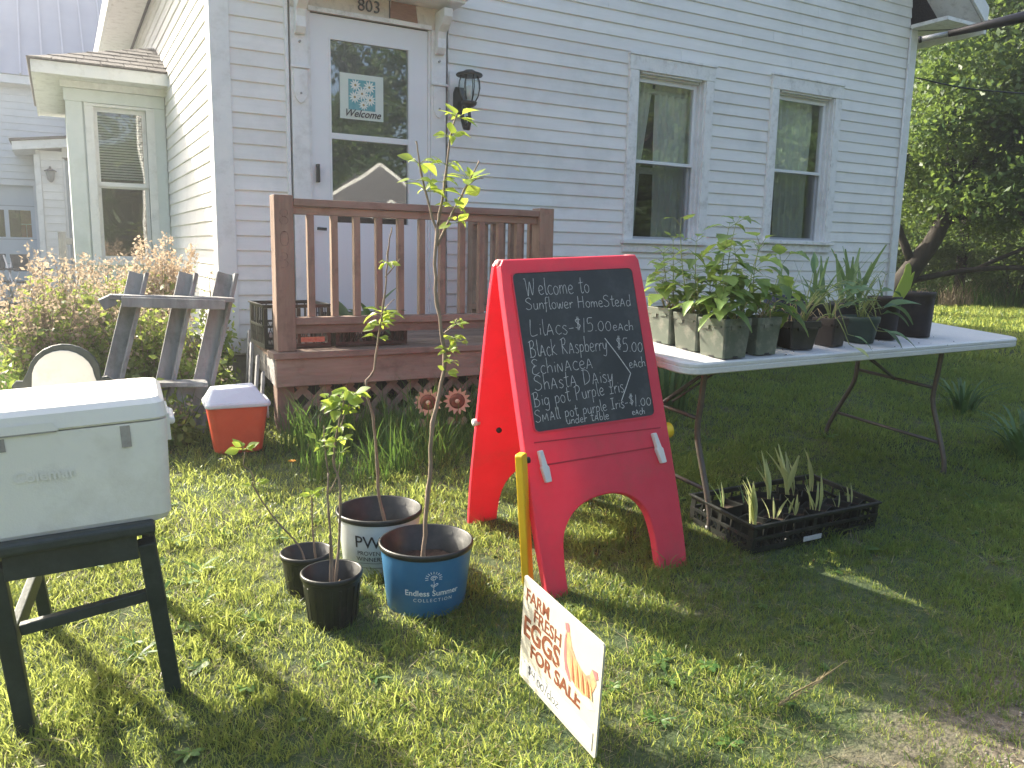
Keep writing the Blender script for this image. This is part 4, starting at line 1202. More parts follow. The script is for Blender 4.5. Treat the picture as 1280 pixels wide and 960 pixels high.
# ------------------------------------------------------------------ red easel with chalkboard
AFO = (1.657, 2.13, gz(1.657, 2.13))
easel = thing("sandwich_board", "red plastic folding easel with a handwritten chalkboard price list", "sandwich board", AFO, rot=Euler((0, R(-2.77), R(-2.52)), 'XYZ'))
LE = R(15.8); HP = 1.172; TH = 0.040
def smooth_arc(p, n=4):
    """Catmull-Rom through p"""
    out = []
    for i in range(len(p) - 1):
        p0 = p[max(i - 1, 0)]; p1 = p[i]; p2 = p[i + 1]; p3 = p[min(i + 2, len(p) - 1)]
        for k in range(n):
            t = k / n
            out.append(tuple(0.5 * ((2 * p1[j]) + (-p0[j] + p2[j]) * t + (2 * p0[j] - 5 * p1[j] + 4 * p2[j] - p3[j]) * t * t + (-p0[j] + 3 * p1[j] - 3 * p2[j] + p3[j]) * t ** 3) for j in range(len(p1))))
    out.append(tuple(p[-1]))
    return out
arch = smooth_arc([(-0.214, 0.03), (-0.210, 0.13), (-0.193, 0.215), (-0.140, 0.278), (-0.06, 0.308), (0.03, 0.310), (0.105, 0.282), (0.152, 0.222), (0.168, 0.135), (0.168, 0.03)], 4)
sidel = smooth_arc([(-0.293, 0.0), (-0.302, 0.25), (-0.300, 0.6), (-0.296, 1.0), (-0.290, HP - 0.02)], 3)
outline = [(-0.217, 0.0)] + arch + [(0.170, 0.0), (0.290, 0.0)] + [(-x, z) for x, z in sidel][1:] + [(0.278, HP), (-0.278, HP)] + list(reversed(sidel))
def panel_mb(outl, y0, y1):
    """outline with an arch: strips from side to side so the faces stay clean"""
    m = MB(); m.prism(outl, y0, y1); return m
def tri_build(m, name, mat, parent, bevel=0.004, Mx=None, sub=None):
    o = m.build(name, mat, parent)
    import bmesh
    b = bmesh.new(); b.from_mesh(o.data)
    bmesh.ops.recalc_face_normals(b, faces=b.faces[:])
    if bevel:
        edges = [e for e in b.edges if len(e.link_faces) == 2 and any(len(f_.verts) > 8 for f_ in e.link_faces)]
        bmesh.ops.bevel(b, geom=edges, offset=bevel, segments=3, profile=0.5, affect='EDGES', clamp_overlap=True)
    big = [f_ for f_ in b.faces if len(f_.verts) > 8]
    bmesh.ops.triangulate(b, faces=big)
    for f_ in b.faces: f_.smooth = False
    b.to_mesh(o.data); b.free()
    if Mx is not None: o.matrix_basis = Mx
    return o
# front panel: local y 0 = front face, tilt about x so the top goes back
FM = Matrix.Rotation(-LE, 4, 'X')
fp = tri_build(panel_mb(outline, 0.0, TH), "front_panel", REDPL, easel, 0.006, FM)
# the front is moulded: raised frame, recessed chalkboard, two grooves
m = MB()
for q in ((-0.262, 0.262, 1.128, 1.150), ):
    m.box(q[0], q[1], -0.0035, -0.0005, q[2], q[3])
m = MB()
bt_ = 0.566; bT = 1.121
rc = 0.016
def rrect(x0, x1, z0, z1, r, n=5):
    p = []
    for (cx, cz, a0) in ((x1 - r, z1 - r, 0), (x0 + r, z1 - r, 90), (x0 + r, z0 + r, 180), (x1 - r, z0 + r, 270)):
        for k in range(n + 1):
            a = R(a0 + 90 * k / n); p.append((cx + r * math.cos(a), cz + r * math.sin(a)))
    return p
m.prism(rrect(-0.252, 0.248, bt_, bT, 0.018), -0.003, -0.0004)
cb = m.build("chalkboard", CHALKB, easel); cb.matrix_basis = FM
# raised lip round the chalkboard
m = MB()
o_ = rrect(-0.257, 0.253, bt_ - 0.005, bT + 0.005, 0.022); i_ = rrect(-0.2525, 0.2485, bt_ - 0.0005, bT + 0.0005, 0.018)
n = len(o_)
vs = [(p[0], -0.0005, p[1]) for p in o_] + [(p[0], -0.0052, p[1]) for p in o_] + [(p[0], -0.0052, p[1]) for p in i_] + [(p[0], -0.0005, p[1]) for p in i_]
fs = []
for k in range(n):
    k2 = (k + 1) % n
    fs += [(k, k2, n + k2, n + k), (n + k, n + k2, 2 * n + k2, 2 * n + k), (2 * n + k, 2 * n + k2, 3 * n + k2, 3 * n + k)]
m.add(vs, fs); o = m.build("board_lip", REDPL, easel); o.matrix_basis = FM
GROOVE = pm("red_moulding", (0.42, 0.012, 0.03), rough=0.5)
m = MB(); m.beam((-0.262, -0.001, 0.531), (0.266, -0.001, 0.516), 0.004, 0.003, (0, 1, 0)); m.beam((-0.232, -0.001, 0.450), (0.222, -0.001, 0.449), 0.005, 0.003, (0, 1, 0))
o = m.build("moulded_groove", GROOVE, easel); o.matrix_basis = FM
for (xa, za, xb, zb2) in ((-0.252, 0.501, -0.237, 0.392), (0.223, 0.499, 0.246, 0.388)):
    m = MB()
    xm, zm2 = (xa + xb) / 2, (za + zb2) / 2
    m.prism([(xa - 0.006, za), (xa + 0.010, za + 0.002), (xm + 0.012, zm2 + 0.003), (xm + 0.018, zm2 - 0.003), (xb + 0.013, zb2), (xb - 0.009, zb2 - 0.002), (xm - 0.012, zm2 - 0.004), (xm - 0.009, zm2 + 0.003)], -0.020, -0.0008)
    o = m.build("paper_clip", CLIPW, easel, bevel=0.003); o.matrix_basis = FM
# back panel mirrored behind
tz = HP * math.cos(LE); ty = HP * math.sin(LE) + TH * 0.5
BMx = Matrix.Translation((0, 2 * ty + TH * 0.55, 0)) @ Matrix.Rotation(R(180), 4, 'Z') @ FM
bp_ = tri_build(panel_mb(outline, 0.0, TH * 0.55), "back_panel", REDPL, easel, 0.005, BMx)
m = MB()   # turned-in flange of the hollow back panel and the hinge barrel
for sx in (-1, 1):
    m.tube([(sx * 0.268 - 0.02, ty + 0.004, tz - 0.012), (sx * 0.268 + 0.02, ty + 0.004, tz - 0.012)], 0.013, 12)
m.build("hinge_barrel", pm("pale_red_hinge", (0.62, 0.20, 0.20), rough=0.5), easel)
m = MB(); m.tube([(0.0, 0, 0), (0.0, 0.008, 0)], 0.011, 12)
o = m.build("screw", INK, easel); o.matrix_basis = BMx @ Matrix.Translation((0.205, TH * 0.55, 0.49))
m = MB(); m.tube([(-0.012, 0, 0), (0.012, 0, 0)], 0.014, 12)
o = m.build("pivot_pin", CLIPW, easel); o.matrix_basis = BMx @ Matrix.Translation((0.300, 0.01, 0.53))
# yellow brace hanging at the left edge, its pair's pivot on the right
m = MB(); m.prism(rrect(-0.021, 0.021, -0.455, 0.025, 0.010), -0.014, 0.014)
o = m.build("yellow_brace", YELPL, easel, bevel=0.004)
o.matrix_basis = Matrix.Translation((-0.328, 0.115, 0.465)) @ Matrix.Rotation(R(-2.0), 4, 'Y') @ Matrix.Rotation(R(38), 4, 'Z')
m = MB(); m.tube([(-0.022, 0.0, 0.0), (0.026, 0.0, 0.0)], 0.011, 10)
o = m.build("brace_pivot", INK, easel); o.matrix_basis = Matrix.Translation((-0.318, 0.125, 0.46))
m = MB(); m.tube([(0, 0, 0), (0.032, 0, 0)], 0.030, 18)
o = m.build("yellow_knob", YELPL, easel, bevel=0.005); o.matrix_basis = Matrix.Translation((0.297, 0.165, 0.475))
m = MB(); m.prism(rrect(-0.018, 0.018, -0.40, 0.02, 0.010), -0.007, 0.007)
o = m.build("yellow_brace", YELPL, easel); o.matrix_basis = Matrix.Translation((0.308, 0.20, 0.47)) @ Matrix.Rotation(R(90), 4, 'Z') @ Matrix.Rotation(R(-95), 4, 'Y')

# ---- chalk lettering: single stroke hand, one letter shape per entry (x, y with y=0 baseline, 1 = capital height)
G = {
 'W': (1.0, [[(0, .95), (.10, .98), (.13, .8), (.2, .1), (.24, .05), (.42, .8), (.48, .3), (.55, .05), (.7, .6), (.74, 1.0)]]),
 'e': (.46, [[(.04, .28), (.3, .32), (.34, .45), (.2, .56), (.06, .42), (.05, .18), (.18, .02), (.38, .1)]]),
 'l': (.22, [[(.08, 1.0), (.07, .3), (.12, .02), (.2, .06)]]),
 'c': (.42, [[(.34, .48), (.2, .54), (.06, .38), (.06, .14), (.2, .0), (.36, .08)]]),
 'o': (.46, [[(.2, .52), (.06, .38), (.07, .12), (.22, .0), (.36, .14), (.36, .4), (.2, .52)]]),
 'm': (.68, [[(.05, .02), (.06, .5), (.08, .35), (.2, .5), (.28, .4), (.3, .02)], [(.3, .3), (.42, .5), (.52, .42), (.56, .02)]]),
 't': (.40, [[(.2, .95), (.17, .2), (.24, .02), (.34, .1)], [(.02, .62), (.36, .66)]]),
 'S': (.62, [[(.48, .84), (.34, .97), (.12, .9), (.06, .7), (.26, .54), (.46, .36), (.44, .12), (.22, .0), (.02, .12)]]),
 'u': (.46, [[(.05, .5), (.06, .14), (.18, .02), (.32, .14), (.34, .5), (.36, .02)]]),
 'n': (.46, [[(.05, .02), (.07, .5), (.09, .34), (.24, .5), (.34, .38), (.36, .02)]]),
 'f': (.36, [[(.34, .98), (.2, 1.0), (.14, .8), (.12, .0), (.08, -.22)], [(.0, .5), (.28, .54)]]),
 'w': (.6, [[(.03, .5), (.1, .08), (.2, .04), (.27, .4), (.34, .06), (.44, .06), (.52, .52)]]),
 'r': (.34, [[(.06, .02), (.07, .5), (.09, .32), (.2, .5), (.32, .46)]]),
 'H': (.68, [[(.08, 1.0), (.06, .0)], [(.5, 1.0), (.5, .02)], [(.06, .52), (.5, .56)]]),
 'A': (.56, [[(.03, .0), (.2, .6), (.26, .62), (.36, .3), (.42, .0)], [(.1, .24), (.38, .26)]]),
 'a': (.48, [[(.36, .42), (.2, .52), (.05, .36), (.07, .08), (.2, .0), (.34, .16), (.37, .5), (.37, .1), (.44, .02)]]),
 'd': (.5, [[(.36, .4), (.2, .5), (.05, .34), (.07, .06), (.22, .0), (.36, .16)], [(.4, 1.0), (.38, .3), (.4, .02)]]),
 'L': (.55, [[(.1, 1.0), (.05, .04), (.44, .06)]]),
 'i': (.2, [[(.09, .46), (.08, .04)], [(.1, .66), (.11, .70)]]),
 's': (.38, [[(.3, .48), (.16, .54), (.06, .42), (.2, .28), (.3, .14), (.18, .0), (.02, .06)]]),
 '-': (.42, [[(.06, .34), (.34, .36)]]),
 '$': (.46, [[(.36, .82), (.2, .9), (.06, .78), (.2, .6), (.34, .45), (.22, .28), (.04, .36)], [(.17, 1.05), (.17, .15)], [(.25, 1.05), (.25, .15)]]),
 '1': (.26, [[(.16, .95), (.06, .0)]]),
 '5': (.5, [[(.42, .92), (.14, .9), (.1, .55), (.28, .58), (.40, .36), (.3, .06), (.04, .04)]]),
 '.': (.2, [[(.06, .02), (.09, .06)]]),
 '0': (.48, [[(.22, .62), (.06, .4), (.08, .1), (.24, .0), (.38, .2), (.36, .52), (.22, .62)]]),
 'h': (.48, [[(.07, 1.0), (.05, .02)], [(.06, .32), (.22, .48), (.34, .38), (.36, .02)]]),
 'B': (.62, [[(.1, .98), (.08, .0)], [(-.02, .9), (.3, 1.0), (.42, .8), (.28, .58), (.1, .54), (.4, .46), (.48, .2), (.3, .02), (.0, .02)]]),
 'k': (.5, [[(.08, 1.0), (.06, .0)], [(.38, .62), (.09, .3), (.42, .0)]]),
 'R': (.6, [[(.1, .95), (.07, .0)], [(-.02, .86), (.28, .98), (.4, .8), (.28, .58), (.1, .52), (.46, .02)]]),
 'p': (.46, [[(.08, .5), (.05, -.34)], [(.08, .38), (.22, .52), (.36, .36), (.3, .1), (.08, .06)]]),
 'b': (.46, [[(.08, .98), (.06, .04)], [(.07, .34), (.24, .48), (.36, .3), (.28, .04), (.06, .06)]]),
 'y': (.48, [[(.06, .5), (.1, .18), (.24, .12), (.36, .46)], [(.38, .5), (.32, -.1), (.2, -.34), (.0, -.28)]]),
 'E': (.58, [[(.46, .9), (.26, .98), (.1, .82), (.26, .56), (.1, .42), (.06, .12), (.26, .0), (.5, .12)], [(.16, .55), (.36, .56)]]),
 'N': (.52, [[(.05, .0), (.08, .56), (.34, .04), (.38, .6)]]),
 'D': (.64, [[(.1, .96), (.08, .04)], [(-.02, .92), (.32, .9), (.5, .6), (.42, .2), (.06, .0)]]),
 'g': (.48, [[(.36, .42), (.2, .52), (.06, .36), (.08, .1), (.22, .04), (.36, .2)], [(.38, .5), (.36, -.16), (.22, -.34), (.02, -.26)]]),
 'P': (.56, [[(.1, .94), (.08, -.02)], [(-.02, .86), (.3, .96), (.44, .74), (.3, .5), (.1, .44)]]),
 'I': (.42, [[(.04, .92), (.36, .94)], [(.2, .92), (.18, .06)], [(.0, .04), (.34, .06)]]),
 'M': (.7, [[(.04, .0), (.08, .56), (.26, .16), (.46, .6), (.52, .0)]]),
 'C': (.46, [[(.38, .52), (.2, .6), (.05, .4), (.06, .14), (.22, .0), (.4, .08)]]),
 '/': (.4, [[(.3, .9), (.05, -.2)]]),
 'z': (.44, [[(.04, .5), (.36, .5), (.06, .06), (.4, .04)]]),
 '4': (.5, [[(.1, .9), (.06, .5), (.4, .5)], [(.38, .9), (.34, .0)]]),
 ' ': (.38, []),
}
def handwrite(name, body, p0, p1, cap, mat, parent, Mx, w=0.0016, yoff=-0.0042, jit=0.02, seed=0):
    """chalk or marker strokes from p0 to p1 along the baseline, as thin raised ribbons"""
    rr = random.Random(seed + len(body))
    tot = sum(G[c][0] for c in body)
    p0 = Vector((p0[0], p0[1])); p1 = Vector((p1[0], p1[1]))
    Ln = (p1 - p0).length; e = (p1 - p0) / Ln; nv = Vector((-e.y, e.x))
    sx = Ln / tot
    m = MB()
    cx = 0
    for ch in body:
        adv, strokes = G[ch]
        dy = rr.uniform(-1, 1) * jit * cap; sc = 1 + rr.uniform(-1, 1) * jit * 2
        for st in strokes:
            pts = smooth_arc(st, 5) if len(st) > 2 else [tuple(Vector(st[0]).lerp(Vector(st[1]), k / 4)) for k in range(5)]
            P = []
            for (x, y) in pts:
                q = p0 + e * ((cx + x) * sx) + nv * (y * cap * sc + dy)
                P.append(q + Vector((rr.uniform(-1, 1), rr.uniform(-1, 1))) * cap * 0.006)
            vs = []; fs = []
            for i, q in enumerate(P):
                t = (P[min(i + 1, len(P) - 1)] - P[max(i - 1, 0)])
                t = t.normalized() if t.length > 1e-7 else Vector((1, 0))
                nn = Vector((-t.y, t.x)) * (w * 0.5 * rr.uniform(0.65, 1.15))
                vs += [(q.x + nn.x, yoff, q.y + nn.y), (q.x - nn.x, yoff, q.y - nn.y)]
            for i in range(len(P) - 1):
                fs.append((2 * i, 2 * i + 1, 2 * i + 3, 2 * i + 2))
            yoff -= 0.00001
            m.add(vs, fs)
        cx += adv
    o = m.build(name, mat, parent)
    if Mx is not None: o.matrix_basis = Mx
    return o
CW = 0.0022
for (body, a, b, cap) in (("Welcome to", (-0.214, 1.040), (0.052, 1.036), 0.062), ("Sunflower HomeSteAd", (-0.219, 0.990), (0.222, 0.978), 0.044),
        ("LilAcs-", (-0.218, 0.898), (-0.036, 0.893), 0.058), ("$15.00", (-0.034, 0.896), (0.122, 0.893), 0.056), ("eAch", (0.124, 0.892), (0.216, 0.886), 0.038),
        ("BlAck RAspberry", (-0.230, 0.824), (0.090, 0.822), 0.058), ("EchiNACeA", (-0.233, 0.762), (0.020, 0.764), 0.054),
        ("ShAstA DAisy", (-0.231, 0.706), (0.096, 0.706), 0.056), ("Big pot Purple Iris", (-0.243, 0.650), (0.134, 0.664), 0.052),
        ("SMAll pot purple Iris-", (-0.246, 0.598), (0.142, 0.608), 0.042), ("$1.00", (0.144, 0.606), (0.243, 0.604), 0.046), ("under tAble", (-0.126, 0.578), (0.052, 0.574), 0.030),
        ("eAch", (0.150, 0.577), (0.208, 0.574), 0.025), ("$5.00", (0.126, 0.812), (0.243, 0.803), 0.056), ("eAch", (0.170, 0.748), (0.244, 0.748), 0.038)):
    handwrite("chalk_writing", body, a, b, cap, CHALK, cb, None, w=CW, seed=3)
m = MB()
P_l = [(0.083, 0.867), (0.128, 0.80), (0.171, 0.729), (0.145, 0.685), (0.112, 0.632)]
for i in range(4):
    a, b = P_l[i], P_l[i + 1]
    m.beam((a[0], -0.0040, a[1]), (b[0], -0.0040, b[1]), 0.0032, 0.0004, (0, 1, 0))
m.build("chalk_bracket", CHALK, cb)

# ------------------------------------------------------------------ folding table
TA = R(3.4); TT = 0.085
TL_, TD = 2.44, 0.74
tor = Vector((4.43, 2.365, 0.951))                 # front right corner of the top, at its upper face
ux = Vector((math.cos(TA), math.sin(TA), 0)); uy = Vector((-math.sin(TA), math.cos(TA), TT)).normalized(); uz = ux.cross(uy)
TM = Matrix((ux, uy, uz)).transposed().to_4x4(); TM.translation = tor
table = thing("folding_table", "long white plastic folding table carrying the potted plants", "table", tor)
table.matrix_basis = TM
def rr3(x0, x1, y0, y1, r, n=6):
    return rrect(x0, x1, y0, y1, r, n)
m = MB()
rings = []
for ins, z in ((0.010, -0.048), (0.0, -0.042), (0.0, -0.024), (0.003, -0.022), (0.003, -0.018), (0.0, -0.016), (0.0, -0.006), (0.006, 0.0)):
    rings.append([(p[0], p[1], z) for p in rr3(-TL_ + ins, -ins, ins, TD - ins, 0.075 - ins)])
n = len(rings[0])
vs = [p for r_ in rings for p in r_]
fs = [tuple(range(n - 1, -1, -1)), tuple((len(rings) - 1) * n + k for k in range(n))]
for i in range(len(rings) - 1):
    for k in range(n):
        fs.append((i * n + k, i * n + (k + 1) % n, (i + 1) * n + (k + 1) % n, (i + 1) * n + k))
m.add(vs, fs); m.build("tabletop", TABW, table)
def legset(xc, sgn, name="leg"):
    """a folding pair of bent tubular legs with two cross bars; feet splay outward"""
    zf = -0.715
    y0, y1 = 0.10, TD - 0.10
    for yy, sy in ((y0, -1), (y1, 1)):
        yi = yy + (0.04 if sy < 0 else -0.04)
        t = MB()
        t.tube(smooth_arc([(xc, yi, -0.05), (xc, yi, -0.20), (xc, yi, -0.33), (xc, yi + sy * 0.045, -0.45), (xc, yi + sy * 0.10, -0.58), (xc, yi + sy * 0.125, -0.66), (xc, yi + sy * 0.125, zf)], 3), 0.0125, 10)
        lf = t.build(name, TSTEEL, table)
        b = MB(); b.tube([(xc, yi + sy * 0.125, zf - 0.004), (xc, yi + sy * 0.125, zf + 0.03)], 0.0155, 10); b.build("foot_cap", BLKPL, lf)
    for ya, yb, z in ((y0 + 0.04, y1 - 0.04, -0.27), (y0 - 0.045, y1 + 0.045, -0.545)):
        b = MB(); b.tube([(xc, ya, z), (xc, yb, z)], 0.009, 8); b.build("cross_bar", TSTEEL, table)
    b = MB(); b.tube([(xc, TD / 2, -0.27), (xc + sgn * 0.22, TD / 2, -0.16), (xc + sgn * 0.46, TD / 2, -0.055)], 0.009, 8); b.build("folding_brace", TSTEEL, table)
    b = MB(); b.tube([(xc + sgn * 0.05, TD / 2 - 0.02, -0.255), (xc + sgn * 0.46, TD / 2 - 0.02, -0.065)], 0.005, 6); b.build("folding_brace", TSTEEL, table)
legset(-TL_ + 0.235, 1)
legset(-0.50, -1)
for ya in (0.13, TD - 0.155):
    m = MB(); m.box(-TL_ + 0.14, -0.12, ya, ya + 0.025, -0.066, -0.049); m.build("side_rail", TSTEEL, table)

def on_table(x, y):
    """height of the table's upper face at a world point"""
    nz_ = uz
    return tor.z - ((x - tor.x) * nz_.x + (y - tor.y) * nz_.y) / nz_.z

# ------------------------------------------------------------------ potted plants on the table
def square_pot(t, wb, wt, h, mat, lip=0.028):
    m = MB()
    prof = [(wb, 0.0), (wb + (wt - wb) * 0.78, h - lip - 0.001), (wt, h - lip), (wt + 0.001, h - 0.002), (wt - 0.003, h), (wt - 0.009, h - 0.001), (wt - 0.014, h - 0.03)]
    vs = []
    for w, z in prof:
        c = 0.006
        a = w / 2
        for sx, sy in ((-1, -1), (1, -1), (1, 1), (-1, 1)):
            if sx * sy > 0: vs += [(sx * a, sy * (a - c), z), (sx * (a - c), sy * a, z)]
            else: vs += [(sx * (a - c), sy * a, z), (sx * a, sy * (a - c), z)]
    # order ring counter-clockwise
    ring = []
    out = []
    for i in range(len(prof)):
        r_ = vs[i * 8:(i + 1) * 8]
        r_ = sorted(r_, key=lambda p: math.atan2(p[1], p[0]))
        out += r_
    fs = [tuple(range(7, -1, -1))]
    for i in range(len(prof) - 1):
        for k in range(8):
            fs.append((i * 8 + k, i * 8 + (k + 1) % 8, (i + 1) * 8 + (k + 1) % 8, (i + 1) * 8 + k))
    m.add(out, fs)
    # stepped notches of the lip and drainage slots
    p = m.build("pot", mat, t, bevel=0.0012)
    m = MB(); a = wb / 2
    for q in range(4):
        Mq = Matrix.Rotation(q * math.pi / 2, 4, 'Z')
        m.box(-0.012, 0.012, -a - 0.003, -a + 0.004, 0.001, 0.008, M=Mq)
    m.build("drain_slot", INK, p)
    m = MB(); a = wt / 2
    for q in range(4):
        Mq = Matrix.Rotation(q * math.pi / 2, 4, 'Z')
        m.box(-a * 0.55, -a * 0.15, -a + 0.004 - 0.006, -a + 0.010 - 0.006, h - lip - 0.014, h - lip + 0.001, M=Mq)
        m.box(a * 0.1, a * 0.7, -a + 0.004 - 0.006, -a + 0.010 - 0.006, h - lip - 0.006, h - lip + 0.001, M=Mq)
    m.build("lip_step", mat, p)
    m = MB(); a = wt / 2 - 0.010; vs = []
    N_ = 8
    for j in range(N_ + 1):
        for i in range(N_ + 1):
            vs.append((-a + 2 * a * i / N_, -a + 2 * a * j / N_, h - 0.018 + rnd.uniform(-0.004, 0.004)))
    fs = [(j * (N_ + 1) + i, j * (N_ + 1) + i + 1, (j + 1) * (N_ + 1) + i + 1, (j + 1) * (N_ + 1) + i) for j in range(N_) for i in range(N_)]
    m.add(vs, fs, smooth=True); m.build("soil", SOIL, t)

def stem_path(base, top, sag, rr, n=6):
    b = Vector(base); t = Vector(top)
    off = Vector((rr.uniform(-1, 1), rr.uniform(-1, 1), 0)) * sag
    return [tuple(b.lerp(t, k / n) + off * math.sin(math.pi * k / n)) for k in range(n + 1)]

def leafy(t, base, top, nl, size, ml, rr, sag=0.02, r0=0.003, petiole=0.035, mat=STEMG, start=0.25, droop=0.5, crown=3):
    P = smooth_arc(stem_path(base, top, sag, rr), 2)
    m = MB(); m.tube(P, [r0 * (1 - 0.6 * i / (len(P) - 1)) for i in range(len(P))], 6)
    s = m.build("stem", mat, t)
    pet = MB()
    for q in range(nl):
        f = start + (1 - start) * (q / max(1, nl - 1)) if q < nl - crown else 1.0
        k = min(len(P) - 1, int(f * (len(P) - 1)))
        p = Vector(P[k])
        a = q * 2.4 + rr.uniform(-0.5, 0.5)
        elev = rr.uniform(0.0, 0.7) if f < 0.99 else rr.uniform(0.4, 1.3)
        d = Vector((math.cos(a), math.sin(a), elev)).normalized()
        e = p + d * petiole * rr.uniform(0.6, 1.3)
        pet.tube([p, e], 0.0011, 4, caps=False)
        d2 = Vector((d.x, d.y, d.z - droop * rr.uniform(0.4, 1.4))).normalized()
        mk("leaf", rr.choice(ml), s, frame_from(e, d2, (0, 0, 1) if abs(d2.z) < 0.8 else (-d.x, -d.y, 0.3), size * rr.uniform(0.55, 1.15) * (0.7 if f > 0.99 else 1)))
    pet.build("leaf_stalks", mat, s)
    return s

def straw(t, z, n, r, rr, name="dead_stems"):
    m = MB()
    for q in range(n):
        a = rr.uniform(0, 6.28)
        x, y = rr.uniform(-r, r) * 0.6, rr.uniform(-r, r) * 0.6
        m.tube([(x, y, z - 0.01), (x + math.cos(a) * 0.03, y + math.sin(a) * 0.03, z + rr.uniform(0.02, 0.07)), (x + math.cos(a) * 0.06, y + math.sin(a) * 0.06, z + rr.uniform(0.01, 0.10))], 0.0014, 4)
    m.build(name, pm("dead_straw", (0.34, 0.24, 0.12), (0.50, 0.40, 0.24), rough=0.9, scale=30), t)

def tplant(x, y, label, wb, wt, h, potm, seed, stems, ml, rz=TA, size=0.07, nl=9, group=None, petiole=0.035, straws=10):
    rr = random.Random(seed)
    t = thing("potted_plant", label, "potted plant", (x, y, on_table(x, y) + 0.001), rz, group)
    square_pot(t, wb, wt, h, potm)
    z = h - 0.02
    for (bx, by, tx, ty_, tz_, k) in stems:
        leafy(t, (bx, by, z), (tx, ty_, z + tz_), int(k * 1.65), size * 1.22, ml, rr, petiole=petiole)
    straw(t, z, straws, wt / 2, rr)
    return t
PG = "square sage green pots with raspberry plants"
tplant(2.155 + 0.0625, 2.60, "raspberry in the rearmost sage pot, half hidden by the red board", 0.118, 0.142, 0.15, GRNPOT, 11,
       [(0, 0, -0.06, 0.0, 0.24, 12), (0.03, 0.02, 0.03, 0.04, 0.29, 11), (-0.03, -0.01, -0.07, -0.03, 0.16, 9), (0.03, -0.03, 0.06, -0.02, 0.13, 8)], ML_RASP, size=0.062)
tplant(2.168 + 0.0625, 2.452, "raspberry in the middle one of the three sage pots at the table's left end", 0.118, 0.142, 0.15, GRNPOT, 12,
       [(0, 0, 0.02, 0.05, 0.30, 11), (-0.03, 0.0, -0.10, 0.02, 0.36, 6), (0.02, -0.03, 0.03, -0.03, 0.17, 10), (-0.02, -0.03, -0.05, -0.04, 0.14, 8)], ML_RASP, size=0.068)
tplant(2.18 + 0.064, 2.25 + 0.062, "tall raspberry in the sage pot at the front left corner of the table", 0.125, 0.148, 0.152, GRNPOT, 13,
       [(0.0, 0.0, 0.06, 0.03, 0.38, 13), (-0.03, 0.0, -0.01, 0.0, 0.36, 12), (0.03, -0.02, 0.10, -0.03, 0.15, 8), (-0.03, -0.03, -0.06, -0.04, 0.14, 9), (0.03, 0.03, 0.09, 0.05, 0.27, 9)], ML_RASP, size=0.078)
tplant(2.386 + 0.058, 2.278 + 0.058, "broad leaved raspberry in the sage pot beside the black pots", 0.115, 0.14, 0.15, GRNPOT, 14,
       [(0.0, 0.0, 0.0, 0.02, 0.28, 9), (0.03, 0.0, 0.12, 0.0, 0.22, 8), (0.03, -0.02, 0.13, -0.03, 0.08, 7), (0.0, 0.03, 0.07, 0.07, 0.30, 8)], ML_RASP, size=0.095, petiole=0.05, straws=16)
m = MB(); m.box(-0.014, 0.014, -0.0006, 0.0006, 0, 0.022)
o = m.build("plant_tag", pm("yellow_tag", (0.70, 0.72, 0.05), rough=0.6)); o.location = (2.60, 2.32, 1.205); o.rotation_euler = (0, 0, 0.1)
tag(o, "small yellow tag caught among the broad raspberry leaves", "tag")

def sword(t, x, y, z, d, L_, rr, ml=ML_IRIS, name="leaf"):
    return mk(name, rr.choice(ml), t, frame_from((x, y, z), d, (-d[0] + 0.01, -d[1], 0.5), L_))

def round_pot(t, rb, rt_, h, mat, n=24, lip=True):
    m = MB()
    prof = [(0.0, 0.0), (rb, 0.0), (rb + (rt_ - rb) * 0.85, h - 0.03)]
    if lip: prof += [(rt_ + 0.001, h - 0.028), (rt_ + 0.003, h - 0.003)]
    prof += [(rt_, h), (rt_ - 0.004, h - 0.002), (rt_ - 0.008, h - 0.03), (rb * 0.9, h * 0.55)]
    m.lathe(prof, n); p = m.build("pot", mat, t)
    m = MB(); zz = h * 0.82; m.lathe([(0.0, zz + 0.006), (rt_ * 0.5, zz + 0.004), (rt_ - 0.008, zz)], 16); m.build("soil", SOIL, t)
    return p

def drooper(t, base, tip, rr, size, ml, arch=0.10):
    """a long arching leaf stalk with its blade hanging at the end"""
    b = Vector(base); e = Vector(tip)
    P = []
    for k in range(9):
        f = k / 8
        q = b.lerp(e, f); q.z += arch * math.sin(math.pi * min(1, f * 1.15)) 
        P.append(q)
    m = MB(); m.tube(P, [0.003 - 0.0015 * i / 8 for i in range(9)], 5); s = m.build("stem", STEMG, t)
    d = (P[-1] - P[-2]).normalized()
    mk("leaf", rr.choice(ml), s, frame_from(P[-1], d, (0, -0.3, 1), size))

# black square pot with long drooping leaves
rr = random.Random(31)
x, y = 2.70 + 0.03, 2.31 + 0.075
t = thing("potted_plant", "black square pot whose long coneflower leaves arch over the table edge", "potted plant", (x, y, on_table(x, y) + 0.001), R(-14))
square_pot(t, 0.105, 0.145, 0.122, BLKPL)
for (tx, ty_, tz_, s, ar) in ((0.42, -0.02, 0.10, 0.17, 0.14), (0.50, 0.10, 0.16, 0.15, 0.12), (0.36, -0.12, 0.00, 0.14, 0.16), (0.30, 0.02, 0.16, 0.12, 0.1), (0.16, -0.06, 0.16, 0.10, 0.06), (0.22, -0.09, -0.02, 0.10, 0.14), (-0.03, 0.04, 0.22, 0.09, 0.03), (0.06, 0.0, 0.24, 0.1, 0.03), (0.33, 0.16, 0.18, 0.13, 0.08), (-0.08, -0.04, 0.10, 0.08, 0.05)):
    drooper(t, (0.03 + rr.uniform(-.02, .02), rr.uniform(-.02, .02), 0.11), (tx, ty_, 0.11 + tz_ - 0.03), rr, s, ML_DARK, ar)
